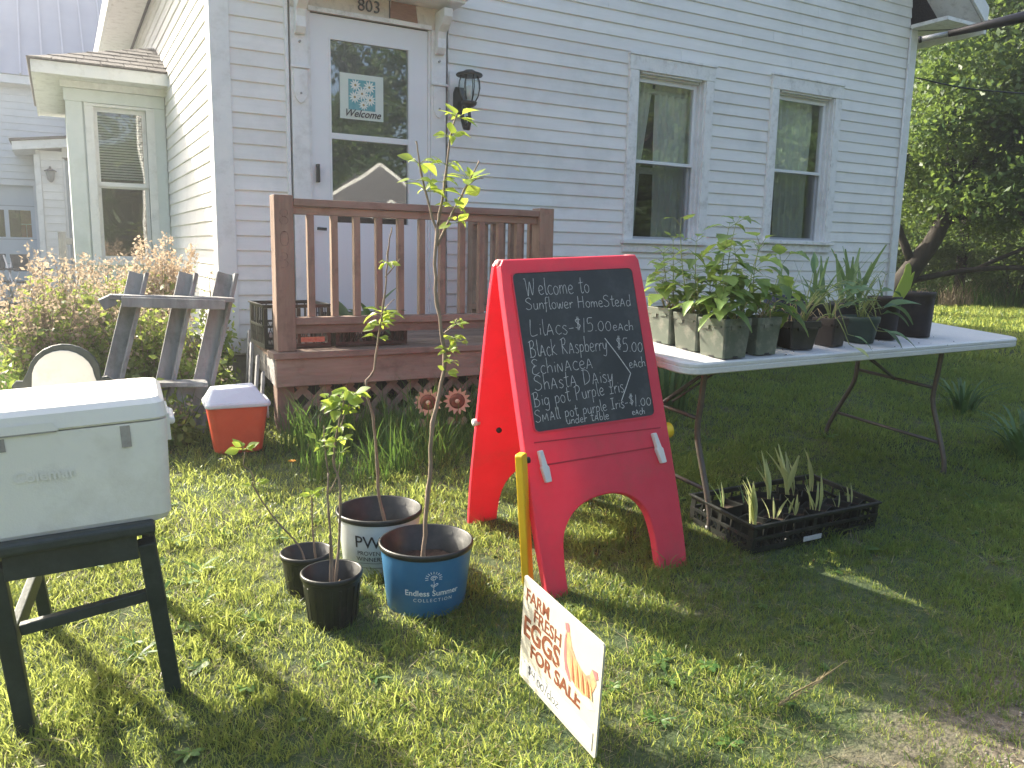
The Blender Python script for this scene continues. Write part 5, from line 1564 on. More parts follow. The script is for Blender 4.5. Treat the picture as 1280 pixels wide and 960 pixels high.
drooper(t, (0.05, -0.05, 0.11), (0.175, -0.155, 0.02), rr, 0.075, [leaf_mesh("leaf", LF_PALE, 0.5, 0.2, 0.1, 0.5, seed=44)], 0.08)
straw(t, 0.11, 12, 0.07, rr)
# small black pots between
for (x, y, lab, seed, h, sz) in ((2.635, 2.47, "small black square pot tucked behind the last sage pot", 32, 0.10, 0.07), (2.945 + 0.02, 2.335 + 0.07, "black square pot beside the dark green one, under the arching leaves", 33, 0.125, 0.10)):
    rr = random.Random(seed)
    t = thing("potted_plant", lab, "potted plant", (x, y, on_table(x, y) + 0.001), R(8))
    square_pot(t, 0.09, 0.115, h, BLKPL if seed == 32 else BRNPL)
    for q in range(8):
        a = rr.uniform(0, 6.28)
        drooper(t, (0, 0, h - 0.02), (math.cos(a) * 0.09, math.sin(a) * 0.07, h + rr.uniform(0.03, 0.12)), rr, sz, ML_DARK, 0.04)
    straw(t, h - 0.02, 5, 0.05, rr)
# dark green low round pot with hosta-like leaf
rr = random.Random(34)
x, y = 3.183 + 0.04, 2.366 + 0.085
t = thing("potted_plant", "low dark green round pot with broad and feathery leaves", "potted plant", (x, y, on_table(x, y) + 0.001))
round_pot(t, 0.066, 0.086, 0.12, TEALPOT)
for (tx, ty_, tz_, s, ar) in ((0.10, -0.05, 0.06, 0.17, 0.07), (0.14, -0.02, 0.03, 0.15, 0.09), (-0.07, -0.04, 0.06, 0.12, 0.06), (0.03, -0.09, -0.03, 0.12, 0.11), (-0.08, 0.02, 0.10, 0.12, 0.04)):
    drooper(t, (rr.uniform(-.02, .02), rr.uniform(-.02, .02), 0.10), (tx, ty_, 0.10 + tz_), rr, s, ML_DARK, ar)
# feathery daisy foliage
NF = [leaf_mesh("leaf", LF_IRIS, 0.28, 0.1, 0.2, 0.5, tooth=0.55, seed=51), leaf_mesh("leaf", LF_IRIS, 0.24, 0.1, 0.35, 0.5, tooth=0.5, seed=52)]
for q in range(5):
    a = q * 1.3
    leafy(t, (0.01 * q, 0, 0.10), (0.07 + 0.05 * math.cos(a), 0.05 * math.sin(a), 0.23 + 0.02 * q), 12, 0.045, NF, rr, petiole=0.012, droop=0.3)
# brown-black tall pot with the cut-back iris fan
rr = random.Random(35)
x, y = 3.425 + 0.02, 2.423 + 0.07
t = thing("potted_plant", "tall brown-black pot with a pale cut-off iris fan sticking up", "potted plant", (x, y, on_table(x, y) + 0.001))
round_pot(t, 0.062, 0.076, 0.205, BRNPL)
cutm = MB()
cut_out = [(-0.034, 0.0), (0.030, 0.0), (0.070, 0.085), (0.088, 0.135), (0.085, 0.172), (0.078, 0.150), (0.060, 0.120), (0.050, 0.170), (0.036, 0.185), (0.022, 0.175), (0.030, 0.150), (0.024, 0.120)]
cut_out = [(-0.036, 0.0), (0.026, 0.0), (0.060, 0.050), (0.068, 0.092), (0.074, 0.128), (0.064, 0.118), (0.056, 0.098), (0.052, 0.150), (0.040, 0.168), (0.024, 0.160), (0.016, 0.120), (-0.004, 0.075), (-0.022, 0.035)]
cutm.prism(cut_out, -0.003, 0.003)
o = tri_build(cutm, "cut_leaf", leafmat("cut_iris_leaf", (0.34, 0.46, 0.09), (0.46, 0.54, 0.13), (0.6, 0.7, 0.15), 0.4, 0.05), t, 0)
o.matrix_basis = Matrix.Translation((0.04, -0.045, 0.196)) @ Matrix.Rotation(R(-15), 4, 'Z')
m = MB(); m.prism(cut_out[:8], -0.002, 0.002)
for q in range(3):
    sword(t, -0.03 + 0.02 * q, 0.02, 0.16, (-0.15 + 0.1 * q, 0.1, 1), 0.14, rr)
x, y = 3.66 + 0.075, 2.447 + 0.085
t = thing("potted_plant", "tall empty looking black round pot, last one at the right on the table", "potted plant", (x, y, on_table(x, y) + 0.001))
round_pot(t, 0.082, 0.092, 0.222, BRNPL)
m = MB()
for q in range(5):
    a = q * 1.3; m.tube([(0.0, 0, 0.18), (0.04 * math.cos(a), 0.04 * math.sin(a), 0.235), (0.085 * math.cos(a), 0.085 * math.sin(a), 0.238 - 0.01 * q)], 0.0014, 4)
m.build("dead_stems", pm("dead_straw", (0.34, 0.24, 0.12)), t)
# back row
x, y = 2.90, 2.62
t = thing("potted_plant", "tall navy blue pot standing in the back row of the table", "potted plant", (x, y, on_table(x, y) + 0.001))
round_pot(t, 0.075, 0.09, 0.20, NAVY); rr = random.Random(36)
for q in range(6): sword(t, rr.uniform(-.03, .03), rr.uniform(-.03, .03), 0.16, (rr.uniform(-.4, .4), rr.uniform(-.3, .3), 1), rr.uniform(0.12, 0.2), rr)
for (x, y, lab, seed, n, hh) in ((3.16, 2.66, "iris with sword leaves in the back row next to the navy pot", 37, 11, 0.26), (3.42, 2.68, "tallest iris with sword leaves in the back row before the house corner", 38, 15, 0.33), (3.62, 2.76, "iris in the back row behind the cut-off fan", 39, 8, 0.24)):
    rr = random.Random(seed)
    t = thing("potted_plant", lab, "potted plant", (x, y, on_table(x, y) + 0.001))
    round_pot(t, 0.07, 0.085, 0.15, BLKPL)
    for q in range(n):
        sword(t, rr.uniform(-.05, .05), rr.uniform(-.04, .04), 0.12, (rr.uniform(-.35, .4), rr.uniform(-.3, .3), 1), hh * rr.uniform(0.6, 1.1), rr)

m = MB(); rr = random.Random(91)
for k in range(90):
    x = rr.uniform(2.10, 3.85); y = rr.uniform(2.26, 2.75); s_ = rr.uniform(0.0015, 0.005)
    z = on_table(x, y)
    m.add([(x - s_, y, z), (x, y - s_, z), (x + s_, y, z), (x, y + s_, z), (x, y, z + s_)], [(0, 1, 4), (1, 2, 4), (2, 3, 4), (3, 0, 4)])
o = m.build("spilled_soil", SOIL); o["kind"] = "stuff"; o["label"] = "crumbs of potting soil spilled on the table top"
# ------------------------------------------------------------------ crate of iris sprouts under the table
CZ = 0.236
ct = crate("plastic_crate", "shallow black crate of iris sprouts on the grass under the table", (2.215, 2.070, CZ - 0.004), R(-0.4), 0.715, 0.35, 0.115, 13, sticker=(0.27, 0.37, 0.012, 0.032, pm("pale_barcode_label", (0.45, 0.46, 0.46), (0.62, 0.62, 0.62), rough=0.6, scale=150)))
ct.rotation_euler = (R(4.8), R(0.0), R(-0.4))
GRP = "iris sprouts in small black pots inside the crate"
cells = [(0.08, 0.08), (0.20, 0.085), (0.31, 0.08), (0.44, 0.085), (0.56, 0.08), (0.65, 0.09), (0.10, 0.25), (0.22, 0.255), (0.34, 0.25), (0.47, 0.25), (0.59, 0.255)]
kinds = ["tight bright clump of pale iris blades in the crate's sunlit front left corner", "two thin bent pale blades beside the bright clump, front of the crate", "short pale iris sprout at the middle of the crate's front row", "curled iris sprout right of the middle in the crate's front row", "tiny iris shoot in the crate's front row near the right", "forked iris sprout at the crate's front right corner",
         "small dark iris sprout at the crate's back left corner", "withered drooping iris sprout in the crate's back row, second from the left", "long slanting iris blade at the middle of the crate's back row", "tallest upright iris sprout with side blades in the crate's back row", "single upright iris blade at the right of the crate's back row"]
szs = [0.17, 0.13, 0.11, 0.15, 0.07, 0.10, 0.11, 0.09, 0.20, 0.23, 0.20]
nbs = [9, 3, 5, 6, 2, 4, 3, 3, 4, 7, 4]
for q, (cx, cy) in enumerate(cells):
    rr = random.Random(60 + q)
    M0 = Matrix.Translation(ct.location) @ ct.rotation_euler.to_matrix().to_4x4()
    p = M0 @ Vector((cx, cy, 0.008))
    t = thing("iris_sprout", kinds[q], "seedling", p, rr.uniform(0, 1), GRP)
    m = MB(); m.box(-0.045, 0.045, -0.045, 0.045, 0.0, 0.004)
    vs = []; 
    for (w, z) in ((0.040, 0.0), (0.052, 0.085), (0.052, 0.088), (0.048, 0.086), (0.045, 0.06)):
        vs += [(-w, -w, z), (w, -w, z), (w, w, z), (-w, w, z)]
    fs = [(i * 4 + k, i * 4 + (k + 1) % 4, i * 4 + 4 + (k + 1) % 4, i * 4 + 4 + k) for i in range(4) for k in range(4)]
    m.add(vs, fs); m.build("pot", BLKPL, t)
    m = MB(); m.box(-0.046, 0.046, -0.046, 0.046, 0.055, 0.066); m.build("soil", SOIL, t)
    for k in range(nbs[q]):
        sp = 0.10 if q in (0, 10) else 0.26
        d = (rr.uniform(-sp, sp), rr.uniform(-sp, sp), 1)
        mk("blade", rr.choice(ML_PALE if q in (0, 1, 3, 9) else ML_PALE + ML_IRIS), t, frame_from((rr.uniform(-.018, .018), rr.uniform(-.018, .018), 0.06), d, (-d[0] + 0.02, -d[1] - 0.2, 0.3), szs[q] * rr.uniform(0.7, 1.15)))

# ------------------------------------------------------------------ sapling pots on the lawn
def nursery_pot(t, rb, rt_, h, mat, rimm, n=48, ribs=0, wob=0.01, flute=0.0):
    m = MB()
    prof = [(0.0, 0.002), (rb * 0.94, 0.0), (rb, 0.008), (rb + (rt_ - rb) * 0.9, h - 0.022)]
    m.lathe(prof, n, wob=wob); p = m.build("pot", mat, t)
    if flute:
        m = MB()
        for k in range(20):
            a = k * math.pi / 10
            ra = rb + 0.001; rb2 = rb + (rt_ - rb) * 0.8
            m.beam((ra * math.cos(a), ra * math.sin(a), 0.012), (rb2 * math.cos(a), rb2 * math.sin(a), h * 0.8), 0.008, 0.004, (math.cos(a), math.sin(a), 0))
        m.build("rib", mat, p, bevel=0.001)
    m = MB(); m.lathe([(rb + (rt_ - rb) * 0.9, h - 0.022), (rt_ + 0.002, h - 0.02), (rt_ + 0.005, h - 0.012), (rt_ + 0.005, h - 0.004), (rt_ + 0.001, h), (rt_ - 0.004, h - 0.003), (rt_ - 0.008, h - 0.03), (rt_ - 0.011, h - 0.032), (rb * 0.95, h * 0.35)], n, wob=wob)
    m.build("rim", rimm, t)
    m = MB(); vs = [(0, 0, h * 0.60 + 0.006)]; N_ = 24
    for j in range(1, 5):
        for k in range(N_):
            a = 2 * math.pi * k / N_; r_ = (rt_ - 0.016) * j / 4 * (0.97)
            vs.append((r_ * math.cos(a), r_ * math.sin(a), h * 0.60 + rnd.uniform(-0.004, 0.006)))
    fs = [(0, 1 + k, 1 + (k + 1) % N_) for k in range(N_)]
    for j in range(3):
        for k in range(N_):
            fs.append((1 + j * N_ + k, 1 + (j + 1) * N_ + k, 1 + (j + 1) * N_ + (k + 1) % N_, 1 + j * N_ + (k + 1) % N_))
    m.add(vs, fs, smooth=True); m.build("soil", SOIL, t)
    return p

def branch(t, pts, r0, r1, name="stem", mat=TWIG):
    P = smooth_arc(pts, 4)
    P = [(p[0] + rnd.uniform(-1, 1) * r0 * 0.35, p[1] + rnd.uniform(-1, 1) * r0 * 0.35, p[2]) for p in P]
    m = MB(); m.tube(P, [r0 + (r1 - r0) * i / (len(P) - 1) + (r0 * 0.25 if i % 5 == 2 else 0) for i in range(len(P))], 7)
    return m.build(name, mat, t)

def cluster(parent, p, n, size, rr, spread=1.0, up=0.3, ml=ML_SAP):
    pet = MB()
    n = int(n * 1.7)
    for k in range(n):
        a = k * 2.4 + rr.uniform(-.6, .6)
        d = Vector((math.cos(a) * spread, math.sin(a) * spread, rr.uniform(up - 0.5, up + 0.6))).normalized()
        e = Vector(p) + d * rr.uniform(0.008, 0.022)
        pet.tube([Vector(p), e], 0.0009, 4, caps=False)
        d2 = Vector((d.x, d.y, d.z - rr.uniform(0.0, 0.5))).normalized()
        mk("leaf", rr.choice(ml), parent, frame_from(e, d2, (rr.uniform(-.6, .6), -0.5 + rr.uniform(-.5, .5), 1) if abs(d2.z) < .85 else (-d.x, -d.y, .3), size * 0.92 * rr.uniform(0.5, 1.25)))
    pet.build("leaf_stalks", STEMG, parent)

rr = random.Random(77)
# blue pot: tallest sapling
bx, by = 1.004, 2.343
t = thing("potted_sapling", "tallest lilac sapling, in the blue pot with white print", "potted sapling", (bx, by, 0.178), 0)
bpot = nursery_pot(t, 0.130, 0.152, 0.222, BLUEPL, BLKPL)
def L_(x, y, z): return (x - bx, y - by, z - 0.178)
trunk = branch(t, [L_(0.985, 2.33, 0.29), L_(0.990, 2.325, 0.42), L_(1.005, 2.32, 0.62), L_(1.012, 2.31, 0.80), L_(1.045, 2.30, 0.97), L_(1.035, 2.30, 1.10), L_(1.012, 2.30, 1.26), L_(1.018, 2.30, 1.42)], 0.0075, 0.0050)
b1 = branch(trunk, [L_(1.018, 2.30, 1.40), L_(0.985, 2.30, 1.50), L_(0.960, 2.30, 1.60), L_(0.950, 2.30, 1.665)], 0.004, 0.002, "branch")
b2 = branch(trunk, [L_(1.018, 2.30, 1.42), L_(1.035, 2.30, 1.50), L_(1.050, 2.30, 1.60), L_(1.062, 2.30, 1.69), L_(1.085, 2.30, 1.76)], 0.0045, 0.0022, "branch")
b3 = branch(trunk, [L_(1.02, 2.30, 1.36), L_(1.07, 2.30, 1.46), L_(1.12, 2.29, 1.555), L_(1.155, 2.29, 1.62)], 0.004, 0.002, "branch")
b4 = branch(b3, [L_(1.11, 2.29, 1.54), L_(1.145, 2.29, 1.565), L_(1.17, 2.29, 1.57)], 0.002, 0.0012, "twig")
b5 = branch(trunk, [L_(1.035, 2.30, 1.08), L_(1.07, 2.29, 1.11), L_(1.085, 2.29, 1.135)], 0.003, 0.0015, "branch")
for (par, p, n, s) in ((b1, (0.960, 2.30, 1.60), 4, 0.058), (b1, (0.985, 2.30, 1.52), 4, 0.05), (b1, (0.950, 2.30, 1.55), 2, 0.05), (b2, (1.085, 2.30, 1.745), 5, 0.055), (b2, (1.062, 2.30, 1.685), 5, 0.05), (b2, (1.052, 2.30, 1.60), 4, 0.042),
                       (b3, (1.12, 2.29, 1.56), 6, 0.066), (b3, (1.075, 2.29, 1.475), 4, 0.05), (b3, (1.10, 2.29, 1.51), 3, 0.068), (b3, (1.08, 2.29, 1.43), 4, 0.042), (b2, (1.03, 2.29, 1.55), 3, 0.045)):
    cluster(par, L_(*p), n, s, rr)
for (p, n) in (((1.085, 2.29, 1.115), 6), ((1.07, 2.29, 1.07), 6), ((1.055, 2.29, 1.03), 6), ((1.06, 2.29, 0.995), 5), ((1.085, 2.29, 1.06), 5), ((1.05, 2.29, 0.965), 4)):
    cluster(b5, L_(*p), n, 0.032, rr)
# printing on the blue pot, facing the camera
va = math.atan2(-by, -bx)         # direction from pot to camera
tap = (0.152 - 0.130) / 0.222
def on_pot(body, size, z, mat, pot, rb, tp, da=0.0, **k):
    return text_obj("lettering", body, size, mat, pot, Matrix.Translation((0, 0, z)), align='CENTER', bend=(rb + tp * z, tp, va_ + da), **k)
va_ = va
on_pot("Endless Summer", 0.027, 0.083, WPRINT, bpot, 0.1305, tap, 0.14, offset=0.0004, extrude=0.0)
on_pot("COLLECTION", 0.0165, 0.062, WPRINT, bpot, 0.1305, tap, 0.16, sx=1.35, extrude=0.0)
def on_cyl_strokes(name, strokes, size, z0, a0, rb, tp, w, mat, pot):
    m = MB()
    for st in strokes:
        pts = smooth_arc(st, 5) if len(st) > 2 else [tuple(Vector(st[0]).lerp(Vector(st[1]), k / 3)) for k in range(4)]
        q = []
        for (x, y) in pts:
            z = z0 + y * size; r_ = rb + tp * z + 0.0022
            a = a0 + x * size / rb
            q.append((r_ * math.cos(a), r_ * math.sin(a), z))
        m.tube(q, w, 4)
    m.build(name, mat, pot)
petals = []
for k in range(11):
    a = R(-15 + k * 21)
    petals.append([(0.52 * math.cos(a), 0.55 + 0.48 * math.sin(a)), (0.82 * math.cos(a), 0.55 + 0.76 * math.sin(a))])
swirl = [[(0.34 * math.cos(q * 0.8) * (1 - q / 18), 0.55 + 0.30 * math.sin(q * 0.8) * (1 - q / 18)) for q in range(15)]]
leafs = [[(0.02, 0.2), (0.05, -0.3), (0.0, -0.85)], [(0.03, -0.35), (0.25, -0.1), (0.42, -0.12), (0.3, -0.3), (0.04, -0.42)], [(0.02, -0.4), (-0.12, -0.2), (-0.25, -0.22), (-0.15, -0.38), (0.02, -0.5)]]
on_cyl_strokes("sunflower_logo", petals + swirl + leafs, 0.030, 0.128, va + 0.16, 0.1305, tap, 0.0011, WPRINT, bpot)

# white pot behind
bx, by = 0.955, 2.660
z0 = 0.200
def L2(x, y, z): return (x - bx, y - by, z - z0)
t = thing("potted_sapling", "slender lilac sapling in the white pot marked PW", "potted sapling", (bx, by, z0), 0)
wpot = nursery_pot(t, 0.128, 0.150, 0.222, WHTPL, BLKPL)
va_ = math.atan2(-by, -bx)
on_pot("PW", 0.062, 0.120, INK, wpot, 0.1285, tap, -0.30, offset=0.0003, extrude=0.0)
on_pot("PROVEN", 0.022, 0.092, INK, wpot, 0.1285, tap, -0.28, extrude=0.0)
on_pot("WINNERS", 0.022, 0.070, INK, wpot, 0.1285, tap, -0.26, extrude=0.0)
m = MB()
for z, a0, a1 in ((0.062, -0.55, 0.05), (0.045, -0.45, 0.08)):
    m.tube([((0.1285 + tap * z + 0.001) * math.cos(va_ + a), (0.1285 + tap * z + 0.001) * math.sin(va_ + a), z) for a in [a0 + (a1 - a0) * k / 8 for k in range(9)]], 0.0007, 4)
m.build("printed_rule", INK, wpot)
trunk = branch(t, [L2(0.985, 2.67, 0.335), L2(0.955, 2.66, 0.46), L2(0.945, 2.66, 0.62), L2(0.930, 2.65, 0.76), L2(0.905, 2.65, 0.875), L2(0.935, 2.65, 0.93), L2(0.955, 2.65, 1.05), L2(0.975, 2.64, 1.20), L2(0.985, 2.64, 1.33), L2(1.00, 2.64, 1.42)], 0.006, 0.0022)
t1 = branch(trunk, [L2(0.975, 2.64, 1.25), L2(1.01, 2.64, 1.29), L2(1.03, 2.64, 1.315)], 0.0022, 0.001, "twig")
t2 = branch(trunk, [L2(0.96, 2.64, 1.12), L2(0.99, 2.64, 1.16), L2(1.01, 2.64, 1.175)], 0.0022, 0.001, "twig")
for (p, n, s) in (((0.985, 2.64, 1.30), 5, 0.034), ((0.965, 2.64, 1.125), 5, 0.055), ((0.955, 2.64, 1.085), 6, 0.042), ((0.985, 2.64, 1.12), 4, 0.045), ((0.95, 2.65, 1.04), 3, 0.036)):
    cluster(trunk, L2(*p), n, s, rr)

# near black pot
bx, by = 0.690, 2.365
z0 = 0.163
def L3(x, y, z): return (x - bx, y - by, z - z0)
t = thing("potted_sapling", "three-stemmed lilac seedling in the nearest black pot", "potted sapling", (bx, by, z0), 0)
nursery_pot(t, 0.073, 0.092, 0.178, BLKPL, BLKPL, wob=0.02, flute=1)
s1 = branch(t, [L3(0.688, 2.36, 0.27), L3(0.688, 2.36, 0.42), L3(0.680, 2.36, 0.55), L3(0.682, 2.36, 0.66)], 0.0042, 0.0028)
s1a = branch(s1, [L3(0.682, 2.36, 0.66), L3(0.672, 2.36, 0.76), L3(0.672, 2.36, 0.81)], 0.0022, 0.0014, "twig")
s2 = branch(t, [L3(0.694, 2.36, 0.27), L3(0.715, 2.36, 0.45), L3(0.720, 2.36, 0.60), L3(0.700, 2.36, 0.70), L3(0.712, 2.36, 0.78), L3(0.735, 2.36, 0.88)], 0.0045, 0.0026)
s2a = branch(s2, [L3(0.710, 2.36, 0.76), L3(0.735, 2.36, 0.83), L3(0.765, 2.36, 0.90)], 0.0022, 0.0014, "twig")
s2b = branch(s1, [L3(0.688, 2.36, 0.60), L3(0.71, 2.36, 0.645), L3(0.722, 2.36, 0.69)], 0.002, 0.0012, "twig")
s3 = branch(t, [L3(0.682, 2.36, 0.27), L3(0.684, 2.36, 0.40), L3(0.682, 2.36, 0.46)], 0.003, 0.0018)
for (par, p, n, s) in ((s2, (0.735, 2.36, 0.885), 6, 0.056), (s2, (0.715, 2.36, 0.855), 4, 0.05), (s2a, (0.765, 2.36, 0.90), 6, 0.055), (s2, (0.69, 2.36, 0.895), 3, 0.055), (s2a, (0.745, 2.36, 0.85), 5, 0.036), (s2, (0.722, 2.36, 0.80), 6, 0.034), (s2, (0.722, 2.36, 0.755), 5, 0.036), (s2, (0.722, 2.36, 0.72), 4, 0.032), (s1a, (0.665, 2.36, 0.745), 4, 0.036), (s1a, (0.655, 2.36, 0.765), 2, 0.032)):
    cluster(par, L3(*p), n, s, rr)
m = MB()
for q in range(9):
    a = q * 0.7; m.tube([(0.01 * math.cos(a), 0.01 * math.sin(a), 0.112), (0.045 * math.cos(a), 0.045 * math.sin(a), 0.125 + 0.004 * (q % 3))], 0.0022, 4)
m.build("wood_chips", pm("dead_straw", (0.34, 0.24, 0.12)), t)
# far black pot
bx, by = 0.670, 2.590
z0 = 0.182
def L4(x, y, z): return (x - bx, y - by, z - z0)
t = thing("potted_sapling", "bare forked seedling in the black pot standing farther left", "potted sapling", (bx, by, z0), 0)
nursery_pot(t, 0.064, 0.083, 0.150, BLKPL, BLKPL, wob=0.03, flute=1)
s1 = branch(t, [L4(0.660, 2.57, 0.28), L4(0.640, 2.57, 0.36), L4(0.560, 2.57, 0.47), L4(0.505, 2.57, 0.57), L4(0.495, 2.57, 0.60)], 0.0032, 0.0022)
s2 = branch(t, [L4(0.700, 2.58, 0.27), L4(0.690, 2.58, 0.40), L4(0.688, 2.58, 0.52)], 0.0036, 0.0022)
s1a = branch(s1, [L4(0.505, 2.57, 0.59), L4(0.49, 2.57, 0.64), L4(0.47, 2.57, 0.655), L4(0.475, 2.57, 0.70)], 0.002, 0.0012, "twig")
for (par, p, n, s) in ((s1a, (0.475, 2.57, 0.705), 6, 0.042), (s1, (0.505, 2.57, 0.585), 4, 0.030), (s2, (0.688, 2.58, 0.52), 9, 0.036)):
    cluster(par, L4(*p), n, s, rr, up=0.7)

# ------------------------------------------------------------------ yard sign for eggs
SO = (1.033, 1.765, 0.198)
egg = thing("yard_sign", "small cream yard sign reading Farm Fresh Eggs for sale on wire legs", "yard sign", (SO[0], SO[1], gz(SO[0], SO[1])), rot=Euler((0, R(3.7), R(-91.7)), 'XYZ'))
egg.location = SO
SW, SH = 0.380, 0.297
m = MB(); m.prism(rrect(0, SW, 0, SH, 0.008), 0.0, 0.005); m.build("board", SIGNW, egg)
def etext(body, u0, u1, v0, v1, mat, bold=0.0012):
    """lettering between fractions of the board's width and height (v from the top)"""
    cap = (v1 - v0) * SH
    size = cap / 0.70
    o = text_obj("lettering", body, size, mat, egg, None, offset=bold, extrude=0.0)
    xs_ = [v.co.x for v in o.data.vertices]
    k = (u1 - u0) * SW / (max(xs_) - min(xs_)); x0 = min(xs_)
    for v in o.data.vertices: v.co.x = (v.co.x - x0) * k
    o.matrix_basis = Matrix.Translation((u0 * SW, -0.0006, SH * (1 - v1))) @ UPR
    return o
etext("FARM", 0.045, 0.36, 0.10, 0.215, BPRINT)
etext("FRESH", 0.165, 0.53, 0.235, 0.355, BPRINT)
etext("EGGS", 0.035, 0.53, 0.375, 0.555, BPRINT, 0.0026)
etext("FOR SALE", 0.145, 0.80, 0.590, 0.715, BPRINT, 0.0018)
m = MB(); m.box(0.035 * SW, 0.955 * SW, -0.0012, -0.0004, SH * 0.055, SH * 0.20); m.build("price_strip", pm("white_strip", (0.63, 0.64, 0.63), rough=0.5), egg)
m = MB()
for q in ((0.03, 0.96, 0.048, 0.055), (0.03, 0.96, 0.20, 0.206)):
    m.box(q[0] * SW, q[1] * SW, -0.0016, -0.0004, SH * q[2], SH * q[3])
m.box(0.03 * SW, 0.036 * SW, -0.0016, -0.0004, SH * 0.056, SH * 0.199); m.box(0.954 * SW, 0.96 * SW, -0.0016, -0.0004, SH * 0.056, SH * 0.199)
m.build("strip_border", GPRINT, egg)
handwrite("handwriting", "$4.00/doz", (0.13 * SW, SH * 0.090), (0.56 * SW, SH * 0.085), SH * 0.105, INK, egg, None, w=0.0022, yoff=-0.0018, seed=9)
# printed hen: loose feather strokes in brown, pink and orange
def feather(pts, mat, y, nm="hen_print"):
    m = MB(); m.add([(p[0] * SW, y, p[1] * SH) for p in pts], [tuple(range(len(pts) - 1, -1, -1))]); return tri_build(m, nm, mat, egg, 0)
feather([(0.58, 0.86), (0.60, 0.80), (0.585, 0.70), (0.60, 0.60), (0.66, 0.50), (0.73, 0.44), (0.82, 0.43), (0.90, 0.47), (0.93, 0.55), (0.955, 0.62), (0.94, 0.70), (0.90, 0.72), (0.88, 0.655), (0.84, 0.62), (0.77, 0.64), (0.71, 0.68), (0.66, 0.75), (0.63, 0.83), (0.61, 0.90)], OPRINT, -0.0008)
feather([(0.565, 0.90), (0.605, 0.92), (0.625, 0.86), (0.60, 0.83), (0.575, 0.85)], PPRINT, -0.0010)
feather([(0.585, 0.84), (0.60, 0.70), (0.62, 0.55), (0.68, 0.44), (0.66, 0.43), (0.60, 0.50), (0.575, 0.62), (0.57, 0.75)], PPRINT, -0.0011)
for q in range(9):
    x = 0.64 + q * 0.03
    feather([(x, 0.70 - 0.012 * q), (x + 0.03, 0.56), (x + 0.05, 0.455), (x + 0.035, 0.46), (x + 0.014, 0.56)], pm("brown_feather_print", (0.32, 0.10, 0.04), rough=0.6) if q % 2 else pm("tan_feather_print", (0.66, 0.42, 0.20), rough=0.6), -0.0012 - 0.0001 * q)
feather([(0.90, 0.72), (0.955, 0.735), (0.97, 0.68), (0.945, 0.66)], PPRINT, -0.0011)
feather([(0.48, 0.46), (0.62, 0.40), (0.90, 0.36), (0.96, 0.40), (0.90, 0.44), (0.66, 0.46)], pm("pale_straw_print", (0.66, 0.60, 0.44), rough=0.6), -0.0006)
m = MB()
for u in (0.16, 0.80):
    m.tube([(u * SW, 0.0025, SH * 0.5), (u * SW, 0.0025, -0.14)], 0.0018, 6)
m.build("wire_legs", WIRE, egg)

# ------------------------------------------------------------------ chair and white cooler
CHO = (0.03, 2.33, 0.14)
CR = R(-2.6)
chair = thing("painted_chair", "dark green painted chair with arched cream back used as a stand", "chair", CHO, rot=Euler((0, CR, R(-3)), 'XYZ'))
def cl(x, y, z): return (x - CHO[0], y - CHO[1], z - CHO[2])
def leg(x0, y0, x1, y1, zt, w=0.042):
    z0 = gz(x1, y1) - 0.02
    m = MB(); m.beam(cl(x0, y0, zt), cl(x1, y1, z0), w, w, (0, 1, 0)); return m.build("leg", GPAINT, chair, bevel=0.004)
leg(0.178, 2.135, 0.206, 2.215, 0.600); leg(-0.150, 2.135, -0.140, 2.205, 0.600)
leg(-0.135, 2.62, -0.118, 2.71, 0.60, 0.034); leg(0.178, 2.62, 0.205, 2.71, 0.60, 0.034)
m = MB(); m.prism(rrect(-0.225, 0.165, 0.0, 0.0, 0.0) if False else [(-0.225, 0), (0.172, 0), (0.172, 0.032), (-0.225, 0.032)], 2.09 - CHO[1], 2.64 - CHO[1], M=Matrix.Translation((0, 0, 0.628 - CHO[2]))); m.build("seat", GPAINT, chair, bevel=0.010, seg=3)
for (a, b, h0, h1, th_) in (((-0.130, 2.125), (0.158, 2.125), 0.562, 0.626, 0.02), ((0.178, 2.16), (0.178, 2.60), 0.562, 0.626, 0.018), ((-0.152, 2.16), (-0.152, 2.60), 0.562, 0.626, 0.018), ((-0.13, 2.62), (0.158, 2.62), 0.562, 0.626, 0.018)):
    m = MB(); m.beam(cl(a[0], a[1], (h0 + h1) / 2), cl(b[0], b[1], (h0 + h1) / 2), th_, h1 - h0, (0, 0, 1)); m.build("apron", GPAINT, chair, bevel=0.003)
m = MB(); m.beam(cl(-0.120, 2.175, 0.415), cl(0.170, 2.165, 0.445), 0.028, 0.028, (0, 0, 1)); m.build("stretcher", GPAINT, chair, bevel=0.003)
m = MB(); m.beam(cl(-0.138, 2.19, 0.395), cl(-0.122, 2.66, 0.38), 0.022, 0.05, (0, 0, 1)); m.build("stretcher", GPAINT, chair, bevel=0.003)
# arched back: shaped dark board with a cream panel
bk = []
for k in range(13):
    a = math.pi - math.pi * k / 12
    bk.append((0.012 + 0.096 * math.cos(a), 0.958 + 0.097 * math.sin(a)))
outl = [(-0.150, 0.62), (-0.150, 0.895), (-0.142, 0.918), (-0.124, 0.920), (-0.124, 0.945), (-0.112, 0.958), (-0.096, 0.956)] + bk[1:-1] + [(0.106, 0.948), (0.122, 0.950), (0.136, 0.938), (0.138, 0.912), (0.152, 0.90), (0.160, 0.88), (0.160, 0.62)]
m = MB(); m.prism([(x - CHO[0], z - CHO[2]) for x, z in outl], 2.655 - CHO[1], 2.677 - CHO[1])
tri_build(m, "back", GPAINT, chair, 0.003)
inn = [(-0.125, 0.62), (-0.105, 0.905), (-0.090, 0.912), (-0.076, 0.925)]
for k in range(13):
    a = math.pi - math.pi * k / 12
    inn.append((0.008 + 0.080 * math.cos(a), 0.957 + 0.081 * math.sin(a)))
